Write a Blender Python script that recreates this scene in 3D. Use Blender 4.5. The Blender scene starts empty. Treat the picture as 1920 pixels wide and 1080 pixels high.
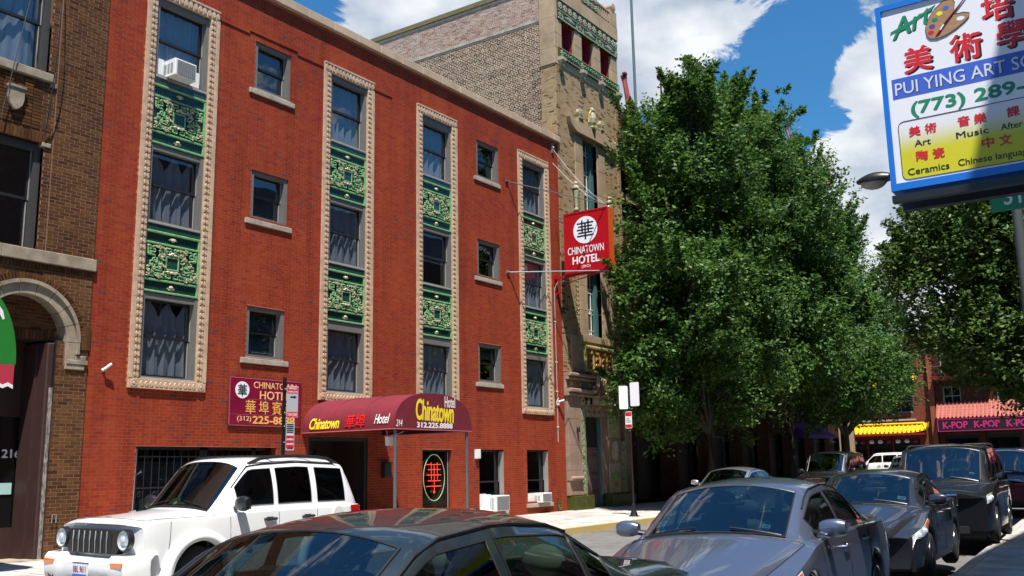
import bpy, math, random
import numpy as np
from mathutils import Vector, Matrix
R = math.radians
scn = bpy.context.scene
COL = scn.collection

# ---------------------------------------------------------------- camera
def make_camera():
    yaw, pitch, roll = R(55.6333), R(10.6062), R(-1.02808)
    f = Vector((math.sin(yaw)*math.cos(pitch), math.cos(yaw)*math.cos(pitch), math.sin(pitch)))
    r0 = Vector((math.cos(yaw), -math.sin(yaw), 0)); u0 = r0.cross(f)
    c, s = math.cos(roll), math.sin(roll)
    r = r0*c + u0*s; u = -r0*s + u0*c
    cd = bpy.data.cameras.new('camera'); co = bpy.data.objects.new('camera', cd)
    COL.objects.link(co)
    co.matrix_world = Matrix(((r.x, u.x, -f.x, 0), (r.y, u.y, -f.y, 0), (r.z, u.z, -f.z, 1.62), (0, 0, 0, 1)))
    cd.lens = 36*1817.887/1920; cd.sensor_width = 36
    cd.clip_start = .05; cd.clip_end = 3000
    scn.camera = co
make_camera()

# ---------------------------------------------------------------- sun, sky, exposure
SUN_DIR = Vector((-1.12, -1.0, 3.5)).normalized()      # towards the sun
SUN_ELEV = math.asin(SUN_DIR.z)
SUN_AZ = math.atan2(SUN_DIR.x, SUN_DIR.y)              # clockwise from +Y
sd = bpy.data.lights.new('sun', 'SUN'); sd.energy = 5.0; sd.angle = R(.53); sd.color = (1, .955, .88)
so = bpy.data.objects.new('sun', sd); COL.objects.link(so)
so.location = SUN_DIR*60
so.rotation_euler = SUN_DIR.to_track_quat('Z', 'Y').to_euler()
scn.view_settings.view_transform = 'Standard'; scn.view_settings.look = 'None'
scn.view_settings.gamma = 1; scn.view_settings.exposure = .86
scn.view_settings.use_curve_mapping = False

def make_world():
    w = bpy.data.worlds.new('World'); scn.world = w; w.use_nodes = True
    nt = w.node_tree; nt.nodes.clear(); N = nt.nodes.new; L = nt.links.new
    out = N('ShaderNodeOutputWorld'); bg = N('ShaderNodeBackground')
    sky = N('ShaderNodeTexSky'); sky.sky_type = 'NISHITA'; sky.sun_disc = False
    sky.sun_elevation = SUN_ELEV; sky.sun_rotation = SUN_AZ
    sky.air_density = 1.35; sky.dust_density = .25; sky.ozone_density = 2.2; sky.altitude = 200
    tc = N('ShaderNodeTexCoord')
    nrm = N('ShaderNodeVectorMath'); nrm.operation = 'NORMALIZE'; L(tc.outputs['Generated'], nrm.inputs[0])
    # cumulus: fractal noise over the sky direction, stretched a little flat
    mp = N('ShaderNodeMapping'); mp.inputs['Scale'].default_value = (1, 1, 1.7); L(nrm.outputs[0], mp.inputs[0])
    n1 = N('ShaderNodeTexNoise'); n1.inputs['Scale'].default_value = 7.5; n1.inputs['Detail'].default_value = 13
    n1.inputs['Roughness'].default_value = .66; n1.inputs['Distortion'].default_value = .45; L(mp.outputs[0], n1.inputs['Vector'])
    acc = n1.outputs['Fac']
    blobs = [((.68, .59, .445), .115, .30), ((.72, .52, .47), .13, .34), ((.765, .455, .46), .11, .30), ((.809, .407, .424), .075, .26), ((.835, .365, .42), .07, .24), ((.86, .335, .40), .04, .08),
             ((.912, .214, .340), .05, .34), ((.905, .205, .375), .04, .26), ((.929, .212, .300), .05, .32), ((.934, .250, .255), .07, .34), ((.95, .21, .215), .09, .34), ((.955, .16, .25), .09, .24), ((.915, .235, .325), .028, -.3),
             ((.967, .205, .15), .10, .18), ((.93, .10, .35), .1, .2), ((.869, .283, .409), .016, .16),
             ((.891, .295, .345), .06, -.30), ((.889, .255, .39), .05, -.3), ((.918, .236, .318), .02, -.16), ((.625, .65, .43), .05, -.4), ((.88, .33, .345), .06, -.2)]
    for c, rad, amt in blobs:
        d = N('ShaderNodeVectorMath'); d.operation = 'DISTANCE'; L(nrm.outputs[0], d.inputs[0]); d.inputs[1].default_value = c
        mr = N('ShaderNodeMapRange'); mr.interpolation_type = 'SMOOTHSTEP'
        mr.inputs['From Min'].default_value = 0; mr.inputs['From Max'].default_value = rad*1.5
        mr.inputs['To Min'].default_value = amt*.66; mr.inputs['To Max'].default_value = 0
        L(d.outputs['Value'], mr.inputs['Value'])
        a = N('ShaderNodeMath'); a.operation = 'ADD'; L(acc, a.inputs[0]); L(mr.outputs[0], a.inputs[1]); acc = a.outputs[0]
    cr = N('ShaderNodeMapRange'); cr.interpolation_type = 'SMOOTHSTEP'
    cr.inputs['From Min'].default_value = .56; cr.inputs['From Max'].default_value = .63
    L(acc, cr.inputs['Value'])
    # inner shading of the clouds, softer second noise
    n2 = N('ShaderNodeTexNoise'); n2.inputs['Scale'].default_value = 11; n2.inputs['Detail'].default_value = 6; L(mp.outputs[0], n2.inputs['Vector'])
    cc = N('ShaderNodeMapRange'); cc.inputs['From Min'].default_value = .36; cc.inputs['From Max'].default_value = .66
    L(n2.outputs['Fac'], cc.inputs['Value'])
    cm = N('ShaderNodeMix'); cm.data_type = 'RGBA'; L(cc.outputs[0], cm.inputs[0])
    cm.inputs[6].default_value = (5.6, 6.6, 8.1, 1); cm.inputs[7].default_value = (11.5, 11.9, 12.4, 1)
    tint = N('ShaderNodeMix'); tint.data_type = 'RGBA'; tint.blend_type = 'MULTIPLY'; tint.inputs[0].default_value = 1
    L(sky.outputs[0], tint.inputs[6]); tint.inputs[7].default_value = (.46, 1.10, 1.58, 1)
    mix = N('ShaderNodeMix'); mix.data_type = 'RGBA'; L(cr.outputs[0], mix.inputs[0])
    L(tint.outputs[2], mix.inputs[6]); L(cm.outputs[2], mix.inputs[7])
    L(mix.outputs[2], bg.inputs[0]); bg.inputs[1].default_value = .046
    L(bg.outputs[0], out.inputs[0])
make_world()

# ---------------------------------------------------------------- mesh helpers
class MB:
    def __init__(s): s.v = []; s.f = []; s.m = []
    def add(s, vs, fs, m=0):
        b = len(s.v); s.v += [tuple(p) for p in vs]; s.f += [tuple(b+i for i in f) for f in fs]; s.m += [m]*len(fs); return s
    def box(s, x0, x1, y0, y1, z0, z1, m=0):
        return s.add([(x0,y0,z0),(x1,y0,z0),(x1,y1,z0),(x0,y1,z0),(x0,y0,z1),(x1,y0,z1),(x1,y1,z1),(x0,y1,z1)],
                     [(0,3,2,1),(4,5,6,7),(0,1,5,4),(1,2,6,5),(2,3,7,6),(3,0,4,7)], m)
    def cbox(s, x0, x1, y0, y1, z0, z1, b=.01, m=0):        # box whose front (-y) face is chamfered
        return s.add([(x0,y1,z0),(x1,y1,z0),(x1,y1,z1),(x0,y1,z1),(x0,y0+b,z0),(x1,y0+b,z0),(x1,y0+b,z1),(x0,y0+b,z1),
                      (x0+b,y0,z0+b),(x1-b,y0,z0+b),(x1-b,y0,z1-b),(x0+b,y0,z1-b)],
                     [(0,1,5,4),(1,2,6,5),(2,3,7,6),(3,0,4,7),(4,5,9,8),(5,6,10,9),(6,7,11,10),(7,4,8,11),(8,9,10,11),(3,2,1,0)], m)
    def quad(s, a, b, c, d, m=0): return s.add([a,b,c,d], [(0,1,2,3)], m)
    def prism(s, pts, axis, a, b, m=0, caps=True):          # 2D outline extruded along axis 'x','y' or 'z'
        n = len(pts)
        def P(p, t):
            return {'x': (t,p[0],p[1]), 'y': (p[0],t,p[1]), 'z': (p[0],p[1],t)}[axis]
        vs = [P(p,a) for p in pts]+[P(p,b) for p in pts]
        fs = [(i,(i+1)%n,n+(i+1)%n,n+i) for i in range(n)]
        if caps: fs += [tuple(range(n-1,-1,-1)), tuple(range(n,2*n))]
        return s.add(vs, fs, m)
    def tube(s, pts, r, n=8, m=0, caps=True, flat=1.0):
        pts = [Vector(p) for p in pts]; rings = []; vs = []
        up = Vector((0,0,1))
        for i, p in enumerate(pts):
            t = (pts[min(i+1,len(pts)-1)]-pts[max(i-1,0)]); t = t.normalized() if t.length > 1e-9 else Vector((1,0,0))
            a = up.cross(t)
            if a.length < .05: a = Vector((0,1,0)).cross(t)
            if a.length < .05: a = Vector((1,0,0)).cross(t)
            a.normalize(); b = t.cross(a)
            rr = r[i] if isinstance(r, (list, tuple)) else r
            for k in range(n):
                an = 2*math.pi*k/n; vs.append(p+a*math.cos(an)*rr+b*math.sin(an)*rr*flat)
        fs = []
        for i in range(len(pts)-1):
            for k in range(n):
                k2 = (k+1)%n; fs.append((i*n+k, i*n+k2, (i+1)*n+k2, (i+1)*n+k))
        if caps: fs += [tuple(range(n-1,-1,-1)), tuple(range((len(pts)-1)*n, len(pts)*n))]
        return s.add(vs, fs, m)
    def lathe(s, prof, c=(0,0,0), axis='z', n=16, m=0, sy=1, caps=True):
        vs = []
        for (r, h) in prof:
            for k in range(n):
                a = 2*math.pi*k/n; x, y = r*math.cos(a), r*math.sin(a)*sy
                vs.append({'z': (c[0]+x, c[1]+y, c[2]+h), 'y': (c[0]+x, c[1]+h, c[2]+y), 'x': (c[0]+h, c[1]+x, c[2]+y)}[axis])
        fs = []
        for i in range(len(prof)-1):
            for k in range(n):
                k2 = (k+1)%n; fs.append((i*n+k, i*n+k2, (i+1)*n+k2, (i+1)*n+k))
        if caps: fs += [tuple(range(n-1,-1,-1)), tuple(range((len(prof)-1)*n, len(prof)*n))]
        return s.add(vs, fs, m)
    def blob(s, c, rx, ry, rz, m=0, n=8, k=5):
        prof = [(math.sin(math.pi*i/k)+1e-4, -math.cos(math.pi*i/k)) for i in range(k+1)]
        vs = []; b = MB(); b.lathe(prof, n=n)
        return s.add([(c[0]+x*rx, c[1]+y*ry, c[2]+z*rz) for x,y,z in b.v], b.f, m)
    def join(s, o, T=None):
        vs = [tuple(T @ Vector(p)) for p in o.v] if T is not None else o.v
        b = len(s.v); s.v += vs; s.f += [tuple(b+i for i in f) for f in o.f]; s.m += o.m; return s
    def mesh(s, name, mats, smooth=False):
        me = bpy.data.meshes.new(name); me.from_pydata(s.v, [], s.f)
        for mt in (mats if isinstance(mats, (list, tuple)) else [mats]): me.materials.append(mt)
        me.polygons.foreach_set('material_index', s.m)
        if smooth: me.polygons.foreach_set('use_smooth', [True]*len(s.f))
        me.update(); return me

BASE = {}                                                   # location of each thing
def thing(name, label, cat, loc=(0,0,0), group=None, rz=0):
    o = bpy.data.objects.new(name, None); COL.objects.link(o); o.location = loc; o.rotation_euler = (0,0,rz)
    o.empty_display_size = .2
    o['label'] = label; o['category'] = cat
    if group: o['group'] = group
    BASE[o.name] = (Vector(loc), rz); return o
def tag(o, label, cat, group=None):
    o['label'] = label; o['category'] = cat
    if group: o['group'] = group
    return o
def link(me, name, parent=None, label=None, world=True, kind=None):
    """a mesh in world coordinates; under a thing it keeps them"""
    o = bpy.data.objects.new(name, me); COL.objects.link(o)
    if parent is not None:
        o.parent = parent
        if world and parent.name in BASE:
            l, rz = BASE[parent.name]
            o.matrix_parent_inverse = (Matrix.Translation(l) @ Matrix.Rotation(rz, 4, 'Z')).inverted()
    if label: o['label'] = label
    if kind: o['kind'] = kind
    return o
def part(name, mb, mats, parent=None, smooth=False, label=None, world=True, kind=None, auto=None):
    me = mb.mesh(name, mats, smooth or auto is not None)
    if auto is not None:
        try: me.set_sharp_from_angle(angle=R(auto))
        except Exception: pass
    return link(me, name, parent, label, world, kind)
def copy_tree(o, parent=None):
    c = o.copy(); COL.objects.link(c)
    if parent is not None: c.parent = parent
    if o.name in BASE: BASE[c.name] = BASE[o.name]
    for ch in list(o.children): copy_tree(ch, c)
    return c

def grid_holes(x0, x1, z0, z1, holes):
    """rectangles that tile [x0,x1]x[z0,z1] minus the holes (hx0,hx1,hz0,hz1)"""
    xs = sorted({x0,x1,*[min(max(h[i],x0),x1) for h in holes for i in (0,1)]}); zs = sorted({z0,z1,*[min(max(h[i],z0),z1) for h in holes for i in (2,3)]})
    out = []
    for a, b in zip(zs, zs[1:]):
        run = None
        for c, d in zip(xs, xs[1:]):
            mx, mz = (c+d)/2, (a+b)/2
            inside = any(h[0] < mx < h[1] and h[2] < mz < h[3] for h in holes)
            if inside:
                if run: out.append((run[0], run[1], a, b)); run = None
            else: run = (run[0], d) if run else (c, d)
        if run: out.append((run[0], run[1], a, b))
    return out

CAMP = np.array([0, 0, 1.62])
def bricks(parent, plane, u0, u1, z0, z1, holes, mat, rows=.0677, blen=.203, joint=.010, jitter=.002, proud=.0, depth=.03, header=0, seed=1, single=300, clip=None, name='brick', bv=.003):
    """plane: function (u, d, z) -> world xyz, d = distance out of the wall.  The nearest `single` bricks are objects, the rest one mesh."""
    rng = np.random.default_rng(seed); rects = []
    nrow = int((z1-z0)/rows)
    for j in range(nrow):
        za, zb = z0+j*rows, z0+(j+1)*rows-joint; zm = (za+zb)/2
        bl = blen+joint
        if header and j % header == header-1: bl = (blen+joint)/2
        off = (j % 2)*bl/2 + rng.uniform(-.006, .006)
        hs = sorted([(h[0], h[1]) for h in holes if h[2] < zm < h[3]])
        segs = []; c = u0
        for a, b in hs:
            if a > c: segs.append((c, a))
            c = max(c, b)
        if c < u1: segs.append((c, u1))
        for a, b in segs:
            k = math.floor((a-u0-off)/bl)
            while True:
                p = u0+off+k*bl; q = p+bl-joint; k += 1
                if p > b: break
                p2, q2 = max(p, a), min(q, b)
                if q2-p2 < .03: continue
                if clip and not clip((p2+q2)/2, zm): continue
                rects.append((p2, q2, za, zb))
    rects = np.array(rects)
    if not len(rects): return
    n = len(rects)
    pr = proud+rng.uniform(-jitter, jitter, n)
    o = np.array(plane(0., 0., 0.)); eu = np.array(plane(1., 0., 0.))-o; ed = np.array(plane(0., 1., 0.))-o
    mid = o+np.outer((rects[:,0]+rects[:,1])/2, eu); mid[:,2] += (rects[:,2]+rects[:,3])/2
    dist = np.linalg.norm(mid-CAMP, axis=1)
    dist[mid[:,2] > 4+mid[:,0]*.62] += 100                  # above the picture
    order = np.argsort(dist)
    ns = min(single, n)
    unit = bpy.data.meshes.get('brick_unit_'+mat.name)
    if unit is None:
        b = MB(); b.cbox(-.5,.5,-.5,.5,-.5,.5,.008); unit = b.mesh('brick_unit_'+mat.name, mat)
    ang = math.atan2(eu[1], eu[0])
    inv = None
    if parent.name in BASE:
        l, rz = BASE[parent.name]; inv = (Matrix.Translation(l) @ Matrix.Rotation(rz, 4, 'Z')).inverted()
    for i in order[:ns]:
        p, q, za, zb = rects[i]
        c = mid[i]+ed*(pr[i]-depth/2)
        ob = bpy.data.objects.new(name, unit); COL.objects.link(ob)
        ob.location = c; ob.rotation_euler = (0, 0, ang); ob.scale = (q-p, depth, zb-za)
        ob.parent = parent
        if inv is not None: ob.matrix_parent_inverse = inv
    rest = order[ns:]
    if len(rest):
        r = rects[rest]; d = pr[rest]; m = len(rest)
        V = np.zeros((m, 8, 3))
        for k, (uu, zz, dd) in enumerate([(0,2,0),(1,2,0),(1,3,0),(0,3,0),(0,2,1),(1,2,1),(1,3,1),(0,3,1)]):
            su = (1 if uu == 0 else -1)*bv*dd; sz = (1 if zz == 2 else -1)*bv*dd
            V[:,k] = o+np.outer(r[:,uu]+su, eu)+np.outer(d if dd else np.full(m,-.02), ed)
            V[:,k,2] += r[:,zz]+sz
        Fq = np.array([(4,5,6,7),(0,1,5,4),(1,2,6,5),(2,3,7,6),(3,0,4,7)])
        F = (Fq[None]+np.arange(m)[:,None,None]*8).reshape(-1)
        me = bpy.data.meshes.new('brickwork'); me.vertices.add(m*8); me.vertices.foreach_set('co', V.reshape(-1))
        me.loops.add(m*20); me.loops.foreach_set('vertex_index', F)
        me.polygons.add(m*5); me.polygons.foreach_set('loop_start', np.arange(m*5)*4); me.polygons.foreach_set('loop_total', np.full(m*5, 4))
        me.polygons.foreach_set('use_smooth', np.zeros(m*5, bool)); me.materials.append(mat); me.update(calc_edges=True)
        link(me, 'brickwork', parent, kind='stuff')

# ---------------------------------------------------------------- lettering
def letters(body, w, h, origin, right, up, mat, parent, name='lettering', bold=0.0, depth=.004, shear=0, align='l', world=True, fn=None, keep=False, sp=1.0):
    cu = bpy.data.curves.new(name, 'FONT'); cu.body = body; cu.size = 1; cu.extrude = .02; cu.shear = shear; cu.resolution_u = 3
    cu.space_character = sp; cu.offset = 0
    ob = bpy.data.objects.new(name, cu)
    me = bpy.data.meshes.new_from_object(ob); bpy.data.objects.remove(ob); bpy.data.curves.remove(cu)
    if bold > .008:                                        # heavier strokes: the same outlines laid again a hair to each side
        bm_ = (bold-.004)*.9; v0 = np.zeros(len(me.vertices)*3); me.vertices.foreach_get('co', v0); v0 = v0.reshape(-1, 3)
        fs_ = [tuple(p.vertices) for p in me.polygons]; k_ = len(v0); vv = []; ff = []
        for i_, (a_, b_) in enumerate(((-1,0),(1,0),(0,-1),(0,1),(-.7,-.7),(.7,.7))):
            vv += (v0+np.array((a_*bm_, b_*bm_, .0004*i_))).tolist(); ff += [tuple(q+k_*i_ for q in f_) for f_ in fs_]
        bpy.data.meshes.remove(me); me = bpy.data.meshes.new(name); me.from_pydata(vv, [], ff)
    n = len(me.vertices); co = np.zeros(n*3); me.vertices.foreach_get('co', co); co = co.reshape(-1, 3)
    mn, mx = co.min(0), co.max(0)
    sy = h/(mx[1]-mn[1]); sx = sy if w is None else w/(mx[0]-mn[0])
    X = (co[:,0]-mn[0])*sx; Y = (co[:,1]-mn[1])*sy; Z = (co[:,2]-mn[2])/max(mx[2]-mn[2], 1e-9)*depth
    if align == 'c': X -= (mx[0]-mn[0])*sx/2; Y -= h/2
    if fn: P = np.array([fn(a, b, c) for a, b, c in zip(X, Y, Z)])
    else:
        r, u = np.array(right, float), np.array(up, float); r /= np.linalg.norm(r); u /= np.linalg.norm(u); nn = np.cross(r, u)
        P = np.array(origin)+np.outer(X, r)+np.outer(Y, u)+np.outer(Z, nn)
    me.vertices.foreach_set('co', P.reshape(-1)); me.materials.clear(); me.materials.append(mat); me.update()
    me.name = name
    return link(me, name, parent, world=world)
# ---------------------------------------------------------------- materials
def srgb(r, g, b):
    f = lambda c: (c/255/12.92) if c/255 <= .04045 else ((c/255+.055)/1.055)**2.4
    return (f(r), f(g), f(b))
def mat(name, col=(.5,.5,.5), rough=.6, metal=0, spec=.5, var=0, vscale=8, bump=0, bscale=40, coat=0, isl=0, emit=None, estr=1, col2=None, dirt=0, dscale=1.2, flakes=0, stretch=None):
    m = bpy.data.materials.new(name); m.use_nodes = True; nt = m.node_tree; N = nt.nodes.new; L = nt.links.new
    b = nt.nodes['Principled BSDF']
    b.inputs['Base Color'].default_value = (*col, 1); b.inputs['Roughness'].default_value = rough
    b.inputs['Metallic'].default_value = metal; b.inputs['Specular IOR Level'].default_value = spec
    if coat: b.inputs['Coat Weight'].default_value = coat; b.inputs['Coat Roughness'].default_value = .02
    if emit: b.inputs['Emission Color'].default_value = (*emit, 1); b.inputs['Emission Strength'].default_value = estr
    geo = N('ShaderNodeNewGeometry'); tc = N('ShaderNodeTexCoord')
    pos = geo.outputs['Position']
    if stretch:
        mp = N('ShaderNodeMapping'); mp.inputs['Scale'].default_value = stretch; L(pos, mp.inputs[0]); pos = mp.outputs[0]
    src = None
    def mul(fac, a, bcol=None, mode='MIX'):
        x = N('ShaderNodeMix'); x.data_type = 'RGBA'; x.blend_type = mode
        if isinstance(fac, float): x.inputs[0].default_value = fac
        else: L(fac, x.inputs[0])
        if isinstance(a, tuple): x.inputs[6].default_value = (*a, 1)
        else: L(a, x.inputs[6])
        x.inputs[7].default_value = (*bcol, 1); return x.outputs[2]
    cur = col
    if var or col2:
        n = N('ShaderNodeTexNoise'); n.inputs['Scale'].default_value = vscale; n.inputs['Detail'].default_value = 6; n.inputs['Roughness'].default_value = .65; L(pos, n.inputs['Vector'])
        mr = N('ShaderNodeMapRange'); mr.inputs['From Min'].default_value = .35; mr.inputs['From Max'].default_value = .65; L(n.outputs['Fac'], mr.inputs['Value'])
        c2 = col2 if col2 else tuple(c*(1-var) for c in col)
        cur = mul(mr.outputs[0], cur, c2)
    if isl:
        oi = N('ShaderNodeObjectInfo'); ad = N('ShaderNodeMath'); ad.operation = 'ADD'; L(geo.outputs['Random Per Island'], ad.inputs[0]); L(oi.outputs['Random'], ad.inputs[1])
        fr = N('ShaderNodeMath'); fr.operation = 'FRACT'; L(ad.outputs[0], fr.inputs[0])
        cur = mul(fr.outputs[0], cur, tuple(1-isl for _ in range(3)), 'MULTIPLY')
    if dirt:
        n = N('ShaderNodeTexNoise'); n.inputs['Scale'].default_value = dscale; n.inputs['Detail'].default_value = 8; L(pos, n.inputs['Vector'])
        mr = N('ShaderNodeMapRange'); mr.inputs['From Min'].default_value = .48; mr.inputs['From Max'].default_value = .72; L(n.outputs['Fac'], mr.inputs['Value'])
        cur = mul(mr.outputs[0], cur, tuple(1-dirt for _ in range(3)), 'MULTIPLY')
    if not isinstance(cur, tuple): L(cur, b.inputs['Base Color'])
    if bump:
        n = N('ShaderNodeTexNoise'); n.inputs['Scale'].default_value = bscale; n.inputs['Detail'].default_value = 5; L(pos, n.inputs['Vector'])
        bp = N('ShaderNodeBump'); bp.inputs['Strength'].default_value = bump; bp.inputs['Distance'].default_value = .01; L(n.outputs['Fac'], bp.inputs['Height']); L(bp.outputs[0], b.inputs['Normal'])
    return m

def brickmat(name, cols, var=.35, streak=None, rough=.85, patch=None, pscale=.6, bumps=.35, clump=0., rain=0.):
    """cols: list of (pos, rgb) of the ramp over the random value each brick draws"""
    m = bpy.data.materials.new(name); m.use_nodes = True; nt = m.node_tree; N = nt.nodes.new; L = nt.links.new
    b = nt.nodes['Principled BSDF']; b.inputs['Roughness'].default_value = rough; b.inputs['Specular IOR Level'].default_value = .06
    geo = N('ShaderNodeNewGeometry'); oi = N('ShaderNodeObjectInfo'); ad = N('ShaderNodeMath'); ad.operation = 'ADD'
    L(geo.outputs['Random Per Island'], ad.inputs[0]); L(oi.outputs['Random'], ad.inputs[1])
    fr = N('ShaderNodeMath'); fr.operation = 'FRACT'; L(ad.outputs[0], fr.inputs[0])
    # neighbouring patches lean to the same part of the ramp
    n0 = N('ShaderNodeTexNoise'); n0.inputs['Scale'].default_value = pscale; n0.inputs['Detail'].default_value = 4; L(geo.outputs['Position'], n0.inputs['Vector'])
    mr0 = N('ShaderNodeMapRange'); mr0.inputs['From Min'].default_value = .3; mr0.inputs['From Max'].default_value = .7; L(n0.outputs['Fac'], mr0.inputs['Value'])
    cr = N('ShaderNodeValToRGB'); e = cr.color_ramp.elements
    while len(e) > 1: e.remove(e[-1])
    e[0].position = cols[0][0]; e[0].color = (*cols[0][1], 1)
    for p, c in cols[1:]:
        x = e.new(p); x.color = (*c, 1)
    # darker bricks come in patches
    sh_ = N('ShaderNodeMath'); sh_.operation = 'MULTIPLY_ADD'; L(mr0.outputs[0], sh_.inputs[0]); sh_.inputs[1].default_value = clump; sh_.inputs[2].default_value = -clump*.72
    ad2 = N('ShaderNodeMath'); ad2.operation = 'ADD'; ad2.use_clamp = True; L(fr.outputs[0], ad2.inputs[0]); L(sh_.outputs[0], ad2.inputs[1])
    L(ad2.outputs[0], cr.inputs[0])
    cur = cr.outputs[0]
    if patch:
        x = N('ShaderNodeMix'); x.data_type = 'RGBA'; x.blend_type = 'MULTIPLY'; L(mr0.outputs[0], x.inputs[0]); L(cur, x.inputs[6]); x.inputs[7].default_value = (*patch, 1); cur = x.outputs[2]
    if streak:                                             # horizontal smears and specks along the courses
        mp = N('ShaderNodeMapping'); mp.inputs['Scale'].default_value = (3.2, 3.2, 26); L(geo.outputs['Position'], mp.inputs[0])
        n = N('ShaderNodeTexNoise'); n.inputs['Scale'].default_value = 1.6; n.inputs['Detail'].default_value = 7; n.inputs['Roughness'].default_value = .7; L(mp.outputs[0], n.inputs['Vector'])
        mr = N('ShaderNodeMapRange'); mr.inputs['From Min'].default_value = .52; mr.inputs['From Max'].default_value = .68; L(n.outputs['Fac'], mr.inputs['Value'])
        x = N('ShaderNodeMix'); x.data_type = 'RGBA'; L(mr.outputs[0], x.inputs[0]); L(cur, x.inputs[6]); x.inputs[7].default_value = (*streak, 1); cur = x.outputs[2]
    if rain:                                               # long faint rain and soot marks down the face
        mp = N('ShaderNodeMapping'); mp.inputs['Scale'].default_value = (2.6, 2.6, .22); L(geo.outputs['Position'], mp.inputs[0])
        n = N('ShaderNodeTexNoise'); n.inputs['Scale'].default_value = 1.2; n.inputs['Detail'].default_value = 8; n.inputs['Roughness'].default_value = .65; L(mp.outputs[0], n.inputs['Vector'])
        mr = N('ShaderNodeMapRange'); mr.inputs['From Min'].default_value = .45; mr.inputs['From Max'].default_value = .72; mr.inputs['To Max'].default_value = rain; L(n.outputs['Fac'], mr.inputs['Value'])
        x = N('ShaderNodeMix'); x.data_type = 'RGBA'; x.blend_type = 'MULTIPLY'; L(mr.outputs[0], x.inputs[0]); L(cur, x.inputs[6]); x.inputs[7].default_value = (.55, .5, .52, 1); cur = x.outputs[2]
    n = N('ShaderNodeTexNoise'); n.inputs['Scale'].default_value = 45; n.inputs['Detail'].default_value = 5; L(geo.outputs['Position'], n.inputs['Vector'])
    x = N('ShaderNodeMix'); x.data_type = 'RGBA'; x.blend_type = 'MULTIPLY'; x.inputs[0].default_value = var
    L(cur, x.inputs[6]); L(n.outputs['Color'], x.inputs[7])
    mm = N('ShaderNodeMix'); mm.data_type = 'RGBA'; mm.blend_type = 'MULTIPLY'; mm.inputs[0].default_value = var*1.4; L(cur, mm.inputs[6]); L(n.outputs['Fac'], mm.inputs[7])
    L(mm.outputs[2], b.inputs['Base Color'])
    bp = N('ShaderNodeBump'); bp.inputs['Strength'].default_value = bumps; bp.inputs['Distance'].default_value = .004; L(n.outputs['Fac'], bp.inputs['Height']); L(bp.outputs[0], b.inputs['Normal'])
    return m

def glassmat(name, tint=(.75,.8,.82), refl=1.0, rough=.0, ior=1.5, dark=None, wavy=0):
    """thin pane: lets light through and mirrors by angle"""
    m = bpy.data.materials.new(name); m.use_nodes = True; nt = m.node_tree; nt.nodes.clear(); N = nt.nodes.new; L = nt.links.new
    out = N('ShaderNodeOutputMaterial'); tr = N('ShaderNodeBsdfTransparent'); tr.inputs[0].default_value = (*tint, 1)
    gl = N('ShaderNodeBsdfGlossy'); gl.inputs['Roughness'].default_value = rough; gl.inputs[0].default_value = (refl,)*3+(1,)
    f0 = ((ior-1)/(ior+1))**2*1.0                            # Schlick, the same from both faces of the pane
    ge = N('ShaderNodeNewGeometry'); dp = N('ShaderNodeVectorMath'); dp.operation = 'DOT_PRODUCT'; L(ge.outputs['Incoming'], dp.inputs[0]); L(ge.outputs['Normal'], dp.inputs[1])
    def mt_(op, a, b=None):
        x = N('ShaderNodeMath'); x.operation = op
        for i_, v_ in enumerate((a, b)):
            if v_ is None: continue
            if isinstance(v_, (int, float)): x.inputs[i_].default_value = v_
            else: L(v_, x.inputs[i_])
        return x.outputs[0]
    fr_ = mt_('ADD', mt_('MULTIPLY', mt_('POWER', mt_('SUBTRACT', 1.0, mt_('ABSOLUTE', dp.outputs['Value'])), 5.0), 1-f0), f0)
    mx = N('ShaderNodeMixShader'); L(fr_, mx.inputs[0]); L(tr.outputs[0], mx.inputs[1]); L(gl.outputs[0], mx.inputs[2])
    if wavy:
        n = N('ShaderNodeTexNoise'); n.inputs['Scale'].default_value = 1.3; n.inputs['Detail'].default_value = 1
        g = N('ShaderNodeNewGeometry'); L(g.outputs['Position'], n.inputs['Vector'])
        bp = N('ShaderNodeBump'); bp.inputs['Strength'].default_value = wavy; bp.inputs['Distance'].default_value = .05; L(n.outputs['Fac'], bp.inputs['Height']); L(bp.outputs[0], gl.inputs['Normal'])
    L(mx.outputs[0], out.inputs[0]); return m

def carpaint(name, col, metal=.35, rough=.35, coatr=.01):
    m = mat(name, col, rough=rough, metal=metal, spec=.5, coat=1)
    b = m.node_tree.nodes['Principled BSDF']; b.inputs['Coat IOR'].default_value = 1.6; b.inputs['Coat Roughness'].default_value = coatr
    nt = m.node_tree; n = nt.nodes.new('ShaderNodeTexNoise'); n.inputs['Scale'].default_value = 2.2; n.inputs['Detail'].default_value = 8
    g = nt.nodes.new('ShaderNodeNewGeometry'); nt.links.new(g.outputs['Position'], n.inputs['Vector'])
    mr = nt.nodes.new('ShaderNodeMapRange'); mr.inputs['From Min'].default_value = .35; mr.inputs['From Max'].default_value = .7
    mr.inputs['To Min'].default_value = coatr; mr.inputs['To Max'].default_value = coatr+.05
    nt.links.new(n.outputs['Fac'], mr.inputs['Value']); nt.links.new(mr.outputs[0], b.inputs['Coat Roughness'])
    return m

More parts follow.
